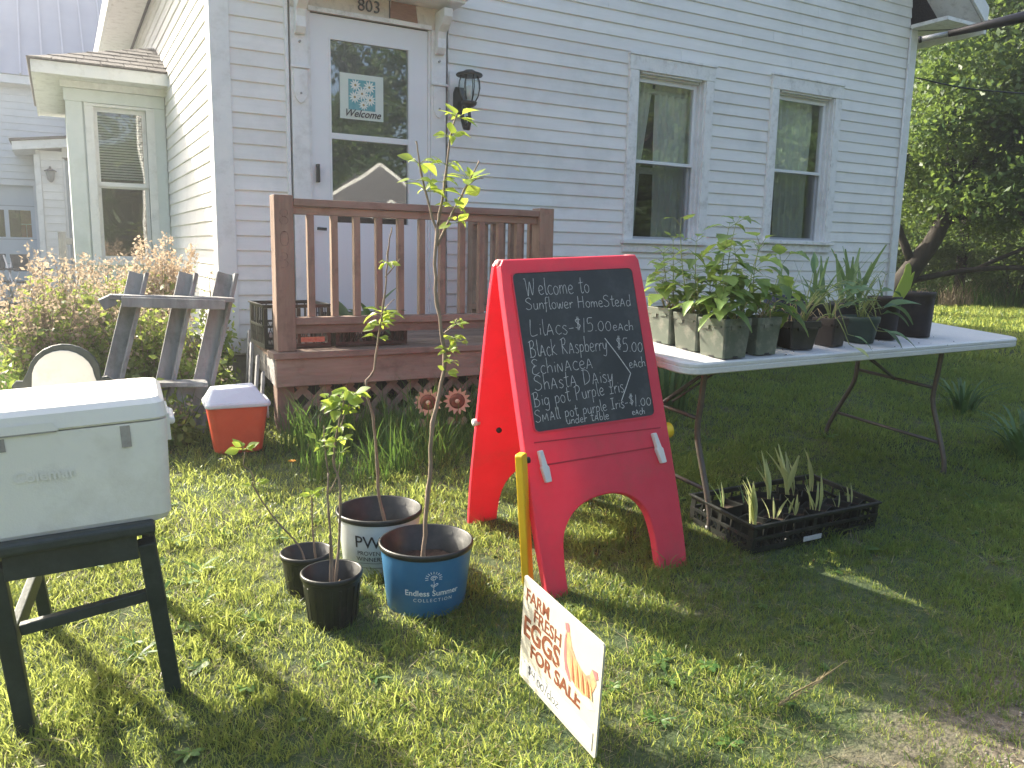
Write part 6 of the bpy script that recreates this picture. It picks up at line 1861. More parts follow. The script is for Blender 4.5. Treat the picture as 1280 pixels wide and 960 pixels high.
inn += [(0.092, 0.940), (0.112, 0.938), (0.112, 0.62)]
m = MB(); m.prism([(x - CHO[0], z - CHO[2]) for x, z in inn], 2.649 - CHO[1], 2.6545 - CHO[1])
tri_build(m, "back_panel", CREAM, chair, 0.001)

cool = thing("cooler", "large white hard cooler with grey tape marks sitting on the green chair", "cooler", (-0.060, 2.29, 0.644), rot=Euler((0, R(-3.0), R(-4.0)), 'XYZ'))
def taper_box(name, mat, parent, w0, d0, w1, d1, z0, z1, r0, extra=None, bevel=0.0):
    """rounded rectangular body from (w0,d0) at z0 to (w1,d1) at z1"""
    prof = extra or [(0.012, z0), (0.0, z0 + 0.012), (0.0, z1)]
    vs = []; n = 0
    for ins, z in prof:
        f = (z - z0) / (z1 - z0) if z1 != z0 else 0
        w = w0 + (w1 - w0) * f - ins * 2; d = d0 + (d1 - d0) * f - ins * 2
        ring = rrect(-w / 2, w / 2, -d / 2, d / 2, max(0.004, r0 - ins * 0.3))
        n = len(ring)
        vs += [(p[0], p[1], z) for p in ring]
    fs = [tuple(range(n - 1, -1, -1)), tuple((len(prof) - 1) * n + k for k in range(n))]
    for i in range(len(prof) - 1):
        for k in range(n):
            fs.append((i * n + k, i * n + (k + 1) % n, (i + 1) * n + (k + 1) % n, (i + 1) * n + k))
    m = MB(); m.add(vs, fs)
    o = m.build(name, mat, parent, bevel=bevel)
    return o
cbody = taper_box("body", COOLW, cool, 0.560, 0.335, 0.585, 0.360, 0.0, 0.262, 0.030, [(0.020, 0.0), (0.008, 0.006), (0.0, 0.022), (0.0, 0.262)])
clid = taper_box("lid", COOLW, cool, 0.590, 0.365, 0.580, 0.355, 0.265, 0.335, 0.034, [(0.004, 0.265), (0.0, 0.270), (0.002, 0.305), (0.012, 0.318), (0.030, 0.322), (0.034, 0.3205), (0.050, 0.3255)])
m = MB(); m.add([(-0.10, -0.1845, 0.266), (0.06, -0.1845, 0.266), (0.048, -0.1845, 0.286), (-0.088, -0.1845, 0.286), (-0.10, -0.176, 0.262), (0.06, -0.176, 0.262)], [(0, 1, 2, 3), (4, 5, 1, 0)]); m.build("lid_lip", COOLW, cool)
m = MB(); m.box(-0.095, 0.055, -0.1858, -0.1850, 0.2625, 0.2655); m.build("lip_shadow_gap", COOLG, clid)
for xa in (0.198, -0.062):
    m = MB(); m.box(xa - 0.011, xa + 0.011, -0.1800 - 0.0012, -0.176, 0.205, 0.258) if xa > 0 else m.box(xa - 0.011, xa + 0.011, -0.1812, -0.176, 0.228, 0.258); m.build("tape_patch", COOLG, cool)
text_obj("embossed_name", "Coleman", 0.036, pm("faded_emboss", (0.80, 0.765, 0.69), (0.84, 0.805, 0.735), rough=0.5, scale=40), cbody, Matrix.Translation((0.02, -0.1788, 0.150)) @ UPR, align='CENTER', offset=0.0008, extrude=0.0)
m = MB(); m.tube([(0.290, -0.07, 0.245), (0.305, -0.07, 0.235), (0.306, 0.07, 0.235), (0.290, 0.07, 0.245)], 0.009, 8); m.box(0.286, 0.300, -0.09, 0.09, 0.19, 0.26); m.build("side_handle", COOLW, cool, bevel=0.003)

# ------------------------------------------------------------------ red cooler by the porch
rc_ = thing("small_cooler", "small red picnic cooler with white peaked lid beside the porch", "cooler", (0.725, 4.10, 0.335), R(-4))
taper_box("body", REDC, rc_, 0.225, 0.165, 0.285, 0.215, 0.0, 0.235, 0.035, [(0.010, 0.0), (0.0, 0.012), (0.0, 0.232), (0.004, 0.235)])
lid = taper_box("lid", LIDC, rc_, 0.305, 0.235, 0.305, 0.235, 0.236, 0.262, 0.030, [(0.0, 0.236), (-0.002, 0.242), (-0.002, 0.252), (0.004, 0.262)])
m = MB()
vs = [(-0.145, -0.105, 0.2625), (0.135, -0.105, 0.2625), (0.135, 0.105, 0.2625), (-0.145, 0.105, 0.2625), (-0.115, -0.05, 0.322), (0.085, -0.05, 0.332), (0.085, 0.06, 0.332), (-0.115, 0.06, 0.322)]
m.add(vs, [(4, 5, 6, 7), (0, 1, 5, 4), (1, 2, 6, 5), (2, 3, 7, 6), (3, 0, 4, 7)]); m.build("lid_top", LIDC, lid, bevel=0.010, seg=3)
m = MB(); m.tube([(0.147, -0.02, 0.23), (0.150, -0.02, 0.16), (0.150, 0.02, 0.16), (0.147, 0.02, 0.23)], 0.006, 6); m.build("handle_tab", LIDC, rc_)

# ------------------------------------------------------------------ leaning grey wooden frame
TO = (0.50, 4.62, gz(0.5, 4.62))
tre = thing("wooden_frame", "weathered grey plank frame with two shelves leaning among the shrubs", "wooden frame", TO)
def tb(name, a, b, w, d, upv):
    m = MB(); m.beam((a[0] - TO[0], a[1] - TO[1], a[2] - TO[2]), (b[0] - TO[0], b[1] - TO[1], b[2] - TO[2]), w, d, upv); return m.build(name, GWOOD, tre, bevel=0.003)
# three leaning uprights, each a channel of a face board and an edge board
for (xt, xb, zb_, wd) in ((0.350, 0.150, 0.50, 0.085), (0.590, 0.390, 0.44, 0.085), (0.790, 0.560, 0.36, 0.095)):
    tb("upright", (xt, 4.62, 1.20), (xb, 4.50, zb_), wd, 0.022, (0, 1, 0))
    tb("upright_edge", (xt + wd / 2 - 0.004, 4.585, 1.20), (xb + wd / 2 - 0.004, 4.465, zb_), 0.02, 0.070, (0, 1, 0))
tb("shelf", (0.205, 4.53, 1.085), (0.800, 4.50, 1.065), 0.12, 0.024, (0, 0, 1))
tb("shelf_edge", (0.255, 4.455, 1.062), (0.745, 4.43, 1.043), 0.018, 0.050, (0, 0, 1))
tb("shelf", (0.130, 4.47, 0.655), (0.640, 4.43, 0.630), 0.12, 0.024, (0, 0, 1))
tb("foot_board", (0.545, 4.47, 0.62), (0.465, 4.43, 0.33), 0.085, 0.022, (0, 1, 0))
tb("end_block", (0.165, 4.52, 1.045), (0.230, 4.52, 1.075), 0.09, 0.055, (0, 0, 1))

# ------------------------------------------------------------------ metal sunflowers
def sunflower(x, y, z, label, r=0.052):
    t = thing("metal_sunflower", label, "garden ornament", (x, y, gz(x, y)), R(-20))
    zz = z - gz(x, y)
    m = MB(); m.tube([(0, 0.006, -0.05), (0, 0.006, zz)], 0.0035, 6); st = m.build("stake", RUST, t)
    m = MB()
    for k in range(14):
        a = k * 2 * math.pi / 14
        c, s = math.cos(a), math.sin(a)
        pts = []
        for (rr_, ww, yy) in ((r * 0.62, 0.010, -0.001), (r * 0.95, 0.011, -0.006), (r * 1.38, 0.0015, -0.010)):
            pts += [(c * rr_ - s * ww, yy, zz + s * rr_ + c * ww), (c * rr_ + s * ww, yy, zz + s * rr_ - c * ww)]
        m.add(pts, [(0, 2, 3, 1), (2, 4, 5, 3)])
    p = m.build("petals", PETAL, t)
    DM = Matrix.Translation((0, 0, zz)) @ Matrix.Rotation(R(90), 4, 'X')
    m = MB(); m.lathe([(0.0, 0.008), (0.012, 0.012), (r * 0.5, 0.012), (r * 0.78, 0.006), (r * 0.80, -0.002), (0.0, -0.003)], 20, M=DM); m.build("disc", RUST, t)
    m = MB(); m.lathe([(0.0, 0.019), (0.007, 0.017), (0.012, 0.0125)], 12, M=DM); m.build("disc_centre", PETAL, t)
    for sx in (-1, 1):
        m = MB(); pts = [(sx * 0.004, 0, zz - 0.115), (sx * 0.020, -0.004, zz - 0.088), (sx * 0.042, -0.008, zz - 0.082), (sx * 0.055, -0.008, zz - 0.100), (sx * 0.045, -0.004, zz - 0.125), (sx * 0.022, -0.002, zz - 0.130)]
        m.add(pts, [tuple(range(6)) if sx < 0 else tuple(range(5, -1, -1))]); m.build("metal_leaf", GRNMET, t)
sunflower(1.60, 3.72, 0.580, "rusty metal sunflower stake nearer the porch corner, left of the pair")
sunflower(1.765, 3.72, 0.575, "rusty metal sunflower stake nearer the red board, right of the pair")

# small orange bloom by the porch post
t = thing("orange_flower", "small orange bloom in the grass before the porch post", "flower", (0.875, 3.62, gz(0.875, 3.62)))
m = MB(); m.tube([(0, 0, 0), (0.004, 0, 0.07)], 0.002, 5); m.build("stem", STEMG, t)
PT = leaf_mesh("petal", leafmat("orange_petal", (0.75, 0.25, 0.02), (0.80, 0.40, 0.04), (0.9, 0.5, 0.05), 0.35), 0.5, 0.2, 0.2, 0.6, seed=70)
for k in range(8):
    a = k * 0.785; mk("petal", PT, t, frame_from((0.004, 0, 0.07), (math.cos(a), math.sin(a), 0.5), (0, 0, 1), 0.022))

# ------------------------------------------------------------------ arching clumps: lilies behind the table, one at the right
def clump(name, label, x, y, n, h, seed, spread=0.12, mat=TALLG, w=0.014, arch=0.8):
    rr = random.Random(seed)
    t = thing(name, label, "plant", (x, y, gz(x, y)))
    for k in range(n):
        a = rr.uniform(0, 6.28); r0 = spread * math.sqrt(rr.random()) * 0.6
        L0 = h * rr.uniform(0.6, 1.15); out = L0 * arch * rr.uniform(0.2, 0.9)
        m = MB(); vs = []
        for i in range(7):
            f = i / 6
            px_ = math.cos(a) * (r0 + out * f ** 1.6); py_ = math.sin(a) * (r0 + out * f ** 1.6)
            pz = L0 * (f - 0.45 * arch * f ** 2.6) - 0.02
            ww = w * (1 - f ** 2.5) * rr.uniform(0.95, 1.05) + 0.0006
            vs += [(px_ - math.sin(a) * ww, py_ + math.cos(a) * ww, pz + ww * 0.4), (px_, py_, pz), (px_ + math.sin(a) * ww, py_ - math.cos(a) * ww, pz + ww * 0.4)]
        fs = []
        for i in range(6):
            fs += [(3 * i, 3 * i + 3, 3 * i + 4, 3 * i + 1), (3 * i + 1, 3 * i + 4, 3 * i + 5, 3 * i + 2)]
        m.add(vs, fs, smooth=True); m.build("leaf", mat, t)
    return t
clump("daylily", "tall iris leaf clump standing behind the red board under the table", 3.30, 3.85, 46, 0.46, 81, 0.20, LF_IRIS, 0.013, 0.35)
clump("daylily", "second daylily clump nearer the house wall, behind the table's left legs", 3.75, 4.6, 36, 0.40, 82, 0.2, LF_IRIS, 0.012, 0.5)
clump("daylily", "arching daylily clump at the right edge of the lawn", 4.72, 2.42, 60, 0.42, 83, 0.18, LF_DARK, 0.011, 1.0)
clump("daylily", "small daylily clump farther back on the right lawn", 5.35, 3.2, 34, 0.36, 84, 0.15, LF_DARK, 0.010, 0.95)
# dry stalk lying in the lawn
t = thing("dry_stalk", "dry bleached seed stalk lying in the shaded foreground grass", "dry stalk", (1.60, 1.36, gz(1.6, 1.36) + 0.03))
m = MB(); m.tube([(0, 0, 0), (0.07, 0.01, 0.015), (0.15, 0.0, 0.035), (0.25, -0.01, 0.075)], [0.003, 0.0028, 0.002, 0.001], 5); m.build("stalk", THATCH, t)
m = MB()
rr = random.Random(5)
for k in range(34):
    f = rr.random() * 0.8; a = rr.uniform(0, 6.28); p = Vector((0.22 * f, 0, 0.004 + 0.06 * f * f))
    m.tube([p, p + Vector((0.02 + 0.01 * math.cos(a), 0.012 * math.sin(a), 0.010 * math.cos(a) + 0.006))], [0.002, 0.0006], 4)
m.build("seed_husks", THATCH, t)

# ------------------------------------------------------------------ shrubs by the side wall
def foliage_cloud(name, parent, centres, n, size, mat, seed, sig, flat=1.0, kind="stuff"):
    """many small folded leaves round the given centres"""
    rg = np.random.default_rng(seed)
    C_ = np.array(centres, float)
    idx = rg.integers(0, len(C_), n)
    p = C_[idx, :3] + rg.normal(0, 1, (n, 3)) * (np.array([sig, sig, sig * flat]) if C_.shape[1] == 3 else C_[idx, 3:4] * np.array([1, 1, flat]))
    d = rg.normal(0, 1, (n, 3)); d /= np.linalg.norm(d, axis=1, keepdims=True)
    e = np.cross(d, rg.normal(0, 1, (n, 3))); e /= np.linalg.norm(e, axis=1, keepdims=True)
    s = size * rg.uniform(0.4, 1.0, (n, 1)) ** 1.3 * 1.7
    nn = np.cross(d, e)
    v = np.stack([p, p + d * s * 0.5 + e * s * 0.26 + nn * s * 0.06, p + d * s, p + d * s * 0.5 - e * s * 0.26 + nn * s * 0.06], 1).reshape(-1, 3)
    me = bpy.data.meshes.new(name)
    me.vertices.add(n * 4); me.vertices.foreach_set("co", v.astype(np.float32).ravel())
    me.loops.add(n * 4); me.loops.foreach_set("vertex_index", np.arange(n * 4, dtype=np.int32))
    me.polygons.add(n); me.polygons.foreach_set("loop_start", np.arange(0, n * 4, 4, dtype=np.int32)); me.polygons.foreach_set("loop_total", np.full(n, 4, np.int32))
    me.materials.append(mat); me.update(); me.validate()
    o = bpy.data.objects.new(name, me); col.objects.link(o)
    if parent is not None: o.parent = parent
    if kind: o["kind"] = kind
    return o

def shrub(label, x, y, h, w, seed, dry=0.6, nst=26, lean=(0, 0), nleaf=2600, name="dry_shrub"):
    rr = random.Random(seed)
    t = thing(name, label, "shrub", (x, y, gz(x, y)))
    m = MB(); cd = []; cg = []
    for k in range(nst):
        a = rr.uniform(0, 6.28); r_ = w * math.sqrt(rr.random())
        hh = h * rr.uniform(0.6, 1.05)
        bx_, by_ = math.cos(a) * r_ * 0.45, math.sin(a) * r_ * 0.45
        tx_, ty_ = math.cos(a) * r_ + lean[0] * hh, math.sin(a) * r_ + lean[1] * hh
        P = [(bx_ + (tx_ - bx_) * f ** 1.4, by_ + (ty_ - by_) * f ** 1.4, hh * f) for f in (0, 0.3, 0.6, 0.85, 1.0)]
        m.tube(P, [0.004, 0.0035, 0.003, 0.002, 0.001], 4)
        for f in np.linspace(0.45, 1.0, 12):
            q = (bx_ + (tx_ - bx_) * f ** 1.4, by_ + (ty_ - by_) * f ** 1.4, hh * f, 0.026 * (1.25 - f) + 0.012)
            cd.append(q)
        for f in np.linspace(0.1, 0.75, 8):
            cg.append((bx_ + (tx_ - bx_) * f ** 1.4, by_ + (ty_ - by_) * f ** 1.4, hh * f, 0.05))
    m.build("stems", TWIG, t)
    foliage_cloud("seed_heads", t, cd, int(nleaf * dry * 1.15), 0.023, LF_DRY, seed, 0.02)
    foliage_cloud("foliage", t, cg, int(nleaf * (1 - dry) * 1.4), 0.038, LF_BUSH, seed + 1, 0.05)
    return t
shrub("pink-brown dry flower stalks at the far left edge, bending over", -0.42, 4.75, 0.72, 0.22, 201, 0.8, 26, (-0.2, 0), 3600)
shrub("dry pinkish shrub behind the arched chair back", -0.10, 5.35, 0.82, 0.30, 202, 0.62, 34, (0.05, 0), 6000)
shrub("half green shrub with dry plumes under the bay window", 0.14, 5.75, 0.88, 0.32, 203, 0.55, 36, (0, 0), 6500)
shrub("tall dry plumes between the grey frame and the side wall", 0.56, 5.60, 0.92, 0.16, 204, 0.85, 22, (0.05, 0), 4200)
shrub("green leafed shrub behind the grey frame", 0.42, 5.15, 0.66, 0.26, 205, 0.30, 30, (0, 0), 4200, "leafy_shrub")
shrub("bright yellow-green low shrub at the foot of the side wall", 0.66, 4.86, 0.34, 0.16, 206, 0.12, 22, (0, 0), 2400, "leafy_shrub")
shrub("low bright green shrub left of the cooler", -0.30, 4.30, 0.40, 0.24, 207, 0.15, 24, (0, 0), 2600, "leafy_shrub")
shrub("sprawling green shrub at the left behind the cooler", -0.75, 5.1, 0.60, 0.35, 208, 0.35, 30, (0, 0), 4500, "leafy_shrub")
shrub("dark green shrub right beneath the bay window sill", 0.45, 6.65, 0.80, 0.30, 209, 0.10, 30, (0, 0), 4500, "leafy_shrub")
shrub("small climbing sprigs on the house corner behind the grey frame", 0.80, 5.06, 0.78, 0.05, 210, 0.2, 9, (0, 0), 700, "leafy_shrub")
shrub("low weeds between the red cooler and the grey frame", 0.44, 4.35, 0.22, 0.16, 211, 0.2, 18, (0, 0), 1500, "weeds")
# dry brush bundle beside the foundation
t = thing("dry_brush", "bundle of dry stalks leaning beside the foundation corner", "dry brush", (0.72, 5.12, gz(0.72, 5.12)))
m = MB(); rr = random.Random(8)
for k in range(60):
    x0_ = rr.uniform(0.0, 0.16); m.tube([(x0_, rr.uniform(-.05, .05), 0.0), (x0_ * 0.5 - 0.10 + rr.uniform(-.03, .03), rr.uniform(-.05, .05), 0.30 + rr.uniform(-.06, .10))], 0.0025, 4)
m.build("stalks", THATCH, t)

# ------------------------------------------------------------------ barn and entry shed far left
BO = (-3.0, 15.0, 0.45)
barn = thing("barn", "large white barn with blue-grey standing seam metal roof", "barn", BO)
def bb(name, mat, parent, *boxes, bevel=0.0, kind=None):
    m = MB()
    for q in boxes: m.box(*q)
    return m.build(name, mat, parent, BO, bevel=bevel, kind=kind)
gd = (-3.9, -0.30, 0.40, 2.24)
wall = bb("wall", BARNW, barn, (-9, gd[0], 15.02, 15.2, 0.3, 3.80), (gd[0], gd[1], 15.02, 15.2, gd[3], 3.80), (gd[1], 4.0, 15.02, 15.2, 0.3, 3.80), (-9, -8.8, 15.2, 23, 0.3, 3.8), (3.8, 4.0, 15.2, 23, 0.3, 3.8))
m = MB(); z = 0.45
while z < 3.78:
    for (a, b) in (((-9, gd[0] - 0.1), (gd[1] + 0.1, 4.0)) if z < gd[3] + 0.08 else ((-9, 4.0),)):
        clap_mesh(m, a, b, z, 'x', 15.0, 0.105)
    z += 0.105
m.build("clapboards", BARNW, barn, BO, kind="stuff")
bb("trim", BARNW, barn, (gd[0] - 0.1, gd[0], 14.97, 15.01, 0.4, gd[3] + 0.08), (gd[1], gd[1] + 0.09, 14.97, 15.01, 0.4, gd[3] + 0.08), (gd[0], gd[1], 14.97, 15.01, gd[3], gd[3] + 0.08))
bb("eave_trim", BARNW, barn, (-9.2, 4.2, 14.80, 14.84, 3.74, 3.86), (-9.2, 4.2, 14.841, 15.0, 3.80, 3.83))
dr = bb("garage_door", GARDOOR, barn, (gd[0], gd[1], 15.06, 15.10, 1.86, gd[3]), (gd[0], gd[1], 15.06, 15.10, 0.4, 1.44), *[(-0.36 - 0.36 * k, -0.30 - 0.36 * k, 15.06, 15.10, 1.4401, 1.8599) for k in range(10)])
for k in range(6):
    bb("pane", BGLASS, dr, (-0.66 - 0.36 * k, -0.36 - 0.36 * k, 15.08, 15.085, 1.44, 1.86))
for z in (1.02, 1.40, 1.92):
    bb("panel_groove", pm("door_groove", (0.30, 0.34, 0.38)), dr, (gd[0], gd[1], 15.055, 15.0595, z, z + 0.012))
bb("back_room", DARKIN, barn, (-8, 3, 17.0, 17.1, 0.4, 3.7))
t = thing("reflection_board", "orange-brown board added behind the garage window for its red reflection", "door", (-0.49, 16.2, 0.5))  # board added behind the pane to imitate a red reflection
m = MB(); m.box(-0.05, 0.12, 0, 0.04, 0.0, 1.6); m.build("board_panel", pm("orange_brown_wood", (0.50, 0.17, 0.08), (0.60, 0.24, 0.12), rough=0.6), t)
m = MB(); m.box(-0.05, 0.12, -0.012, -0.001, 1.16, 1.175); m.box(0.02, 0.032, -0.012, -0.001, 0.9, 1.158); m.build("rail", TRIM, t)
m = MB(); P0 = (14.78, 3.87); P1 = (19.2, 8.2)
m.add([(-9.3, P0[0], P0[1]), (4.3, P0[0], P0[1]), (4.3, P1[0], P1[1]), (-9.3, P1[0], P1[1]), (4.3, 23.6, P0[1]), (-9.3, 23.6, P0[1])], [(0, 1, 2, 3), (3, 2, 4, 5)]); m.build("roof", METROOF, barn, BO)
dirv = Vector((0, P1[0] - P0[0], P1[1] - P0[1])).normalized(); nrmv = Vector((0, -dirv.z, dirv.y))
sm_ = None
for k in range(46):
    x = -9.2 + k * 0.295
    a = Vector((x, P0[0], P0[1])) + nrmv * 0.014; b = Vector((x, P1[0], P1[1])) + nrmv * 0.014
    m = MB(); m.beam(a, b, 0.022, 0.03, nrmv); m.build("roof_seam", pm("seam_metal", (0.26, 0.31, 0.40), (0.31, 0.36, 0.45), rough=0.35, metal=0.3), barn, BO)
m = MB(); m.prism([(15.2, 3.8), (23, 3.8), (19.2, 8.0)], 3.85, 3.95, M=Matrix(((0, 1, 0, 0), (1, 0, 0, 0), (0, 0, 1, 0), (0, 0, 0, 1)))); m.build("gable", BARNW, barn, BO)

SHO = (-0.2, 14.0, 0.46)
shed = thing("entry_shed", "narrow white entry shed with lean-to roof in front of the barn", "shed", SHO)
def sb(name, mat, parent, *boxes, bevel=0.0):
    m = MB()
    for q in boxes: m.box(*q)
    return m.build(name, mat, parent, SHO, bevel=bevel)
sb("wall", SIDING, shed, (-0.22, 0.12, 14.02, 14.9, 0.42, 2.70), (0.12, 1.6, 14.02, 14.9, 2.62, 2.90), (1.0, 1.6, 14.02, 14.9, 0.42, 2.62))
z = 0.50
while z < 2.62:
    m = MB(); clap_mesh(m, -0.16, 0.115, z, 'x', 14.0, 0.115); m.build("clapboard", SIDING, shed, SHO); z += 0.115
sb("corner_board", TRIM, shed, (-0.245, -0.165, 13.97, 14.01, 0.42, 2.64), bevel=0.004)
m = MB(); m.add([(-0.50, 13.80, 2.66), (1.7, 13.80, 2.96), (1.7, 14.95, 2.98), (-0.50, 14.95, 2.68), (-0.50, 13.80, 2.78), (1.7, 13.80, 3.08), (1.7, 14.95, 3.10), (-0.50, 14.95, 2.80)], [(0, 1, 2, 3), (4, 7, 6, 5), (0, 4, 5, 1), (1, 5, 6, 2), (2, 6, 7, 3), (3, 7, 4, 0)]); m.build("eave_box", TRIM, shed, SHO)
m = MB(); m.add([(-0.53, 13.77, 2.785), (1.7, 13.77, 3.085), (1.7, 14.97, 3.11), (-0.53, 14.97, 2.81), (-0.53, 13.77, 2.815), (1.7, 13.77, 3.115), (1.7, 14.97, 3.14), (-0.53, 14.97, 2.84)], [(0, 1, 2, 3), (4, 7, 6, 5), (0, 4, 5, 1), (1, 5, 6, 2), (2, 6, 7, 3), (3, 7, 4, 0)]); m.build("roof", SHING, shed, SHO)
sd = sb("door", pm("grey_shed_door", (0.40, 0.44, 0.48), (0.46, 0.50, 0.54), rough=0.6), shed, (0.15, 0.96, 14.05, 14.09, 0.45, 2.58))
sb("door_frame", TRIM, shed, (0.121, 0.149, 14.0, 14.06, 0.45, 2.60))
m = MB(); m.box(0.19, 0.215, 14.02, 14.049, 1.33, 1.45); m.build("handle", BLKMET, sd, SHO)
l2 = thing("wall_lantern", "small grey lantern on the far entry shed wall", "wall lamp", (-0.045, 13.97, 2.28))
m = MB(); m.lathe([(0.0, 0.20), (0.012, 0.19), (0.02, 0.16), (0.085, 0.13), (0.08, 0.12)], 8); m.build("lantern_cap", pm("aged_grey_metal", (0.12, 0.12, 0.13), rough=0.6), l2)
m = MB(); m.lathe([(0.065, 0.118), (0.045, 0.0), (0.02, -0.03), (0.0, -0.04)], 8); m.build("lantern_glass", pm("frosted_grey_glass", (0.28, 0.29, 0.30), rough=0.4), l2)
t = thing("stair_rail", "short grey wooden handrail by the entry shed steps", "handrail", (0.04, 11.0, 0.46))
for (nm, q) in (("post", (-0.045, 0.04, 0, 0.085, 0, 1.03)), ("post", (0.10, 0.14, 0, 0.04, 0, 0.93)), ("rail", (0.041, 0.30, 0.01, 0.07, 0.88, 0.955))):
    m = MB(); m.box(*q); m.build(nm, GWOOD, t, bevel=0.003)
def lawnchair(x, y, rz, label):
    t = thing("folding_chair", label, "chair", (x, y, 0.47), rz, "folding chairs by the garage")
    m = MB(); m.box(-0.11, 0.11, -0.02, 0.0, 0.0, 0.22, M=Matrix.Translation((0, 0.14, 0.52)) @ Matrix.Rotation(R(-18), 4, 'X')); m.build("backrest", FABRIC, t)
    m = MB(); m.box(-0.20, 0.20, -0.18, 0.16, 0.38, 0.40); m.build("seat", FABRIC, t)
    for sx in (-1, 1):
        for (a, b) in (((sx * 0.2, -0.2, 0), (sx * 0.2, 0.17, 0.72)), ((sx * 0.2, 0.22, 0), (sx * 0.2, -0.18, 0.52))):
            m = MB(); m.tube([a, b], 0.012, 6); m.build("leg", ALU, t)
        m = MB(); m.box(sx * 0.2 - 0.02, sx * 0.2 + 0.02, -0.2, 0.14, 0.54, 0.56); m.build("armrest", FABRIC, t)
lawnchair(-0.36, 12.0, 0.5, "grey folding chair before the garage, beside the shed corner")
lawnchair(-0.78, 12.3, -0.3, "grey folding chair before the garage at the photo's left edge")

# ------------------------------------------------------------------ dark pole and thin wire at the upper right
t = thing("metal_pole", "dark bronze metal pole jutting in at the upper right", "pole", (3.95, 0.9, gz(3.95, 0.9)))
def pp(p): return (p[0] - 3.95, p[1] - 0.9, p[2] - gz(3.95, 0.9))
m = MB(); m.tube([pp((3.265, 2.312, 2.276)), pp((3.318, 2.22, 2.287))], 0.0115, 12); m.build("pale_end", pm("grey_bare_aluminium", (0.30, 0.31, 0.31), (0.42, 0.43, 0.43), rough=0.5, metal=0.5, scale=40), t)
m = MB(); m.tube([pp((3.318, 2.22, 2.287)), pp((3.465, 1.998, 2.325)), pp((3.95, 0.9, 2.46))], [0.0135, 0.022, 0.030], 14); m.build("arm", POLEM, t)
m = MB(); m.tube([pp((3.95, 0.9, 2.48)), (0, 0, -0.05)], 0.035, 14); m.build("upright", POLEM, t)
m = MB(); m.tube([pp((3.262, 2.317, 2.275)), pp((3.268, 2.307, 2.277))], 0.014, 12); m.build("end_cap", POLEM, t)
m = MB()
P = [(7.45, 5.2, 3.25), (9.4, 3.8, 3.12), (11.5, 2.2, 3.1), (16, -1.5, 3.4), (24, -8, 5.0)]
P = [(7.46, 5.28, 3.12), (8.3, 4.9, 3.02), (10, 3.6, 2.95), (14, 0.5, 3.2), (22, -6, 5.0)]
m.tube(smooth_arc(P, 5), 0.008, 5)
tag(m.build("utility_wire", POLEM), "thin dark wire running from the house corner off to the right", "wire")

# ------------------------------------------------------------------ trees
def crown_mesh(name, seed, rx_, rz_, n, leaf, mat, nclump=60, mat2=None, hollow=0.35):
    rg = np.random.default_rng(seed)
    C_ = []
    while len(C_) < nclump:
        p = rg.uniform(-1, 1, 3)
        l = np.linalg.norm(p)
        if l > 1 or l < hollow: continue
        C_.append((p[0] * rx_, p[1] * rx_, p[2] * rz_, rx_ * rg.uniform(0.06, 0.17)))
    o = foliage_cloud(name, None, C_, n, leaf, mat, seed, 0.3, 0.7, kind=None)
    me = o.data
    bpy.data.objects.remove(o)
    return me, C_
CM = [crown_mesh("crown", 301, 2.3, 2.6, 26000, 0.105, LF_TREE, 90), crown_mesh("crown", 302, 2.0, 2.4, 24000, 0.10, LF_TREE2, 80), crown_mesh("crown", 303, 2.6, 2.2, 26000, 0.095, LF_TREE, 96)]
FARM_ = [crown_mesh("crown", 304, 3.0, 3.4, 22000, 0.17, LF_TREE, 80), crown_mesh("crown", 305, 3.0, 3.0, 22000, 0.17, LF_TREE2, 80)]
def tree(label, x, y, h, sc, cm, rz, tr=0.16, lean=(0, 0), limbs=7, seed=0, group="trees at the wood's edge", name="woodland_tree", low=0.25, cz=None):
    rr = random.Random(seed)
    z0 = gz(x, y) if y > -5 else -0.5
    t = thing(name, label, "tree", (x, y, z0), 0, group)
    P = [(0, 0, -0.1), (lean[0] * 0.25, lean[1] * 0.25, h * 0.3), (lean[0] * 0.6, lean[1] * 0.6, h * 0.6), (lean[0], lean[1], h * 0.92)]
    P = smooth_arc(P, 3)
    m = MB(); m.tube(P, [tr * (1 - 0.8 * i / (len(P) - 1)) for i in range(len(P))], 9)
    tk = m.build("trunk", BARK, t)
    me, C_ = cm
    cz = cz if cz is not None else h - sc * 2.2
    m = MB()
    for k in range(limbs):
        c = C_[(k * 7 + seed) % len(C_)]
        ca, sa = math.cos(rz), math.sin(rz)
        e = (lean[0] + (c[0] * ca - c[1] * sa) * sc, lean[1] + (c[0] * sa + c[1] * ca) * sc, cz + c[2] * sc)
        i = int(len(P) * rr.uniform(low, 0.8)); b = P[i]
        mid = tuple((b[j] + e[j]) / 2 + (0.15 if j == 2 else rr.uniform(-.15, .15)) for j in range(3))
        m.tube(smooth_arc([b, mid, e], 3), [tr * 0.42, tr * 0.36, tr * 0.30, tr * 0.25, tr * 0.2, tr * 0.14, tr * 0.08], 6)
    m.build("limbs", BARK, t, kind="stuff")
    c = mk("crown", me, t, Matrix.Translation((lean[0], lean[1], cz)) @ Matrix.Rotation(rz, 4, 'Z') @ Matrix.Scale(sc, 4))
    c["kind"] = "stuff"
    return t

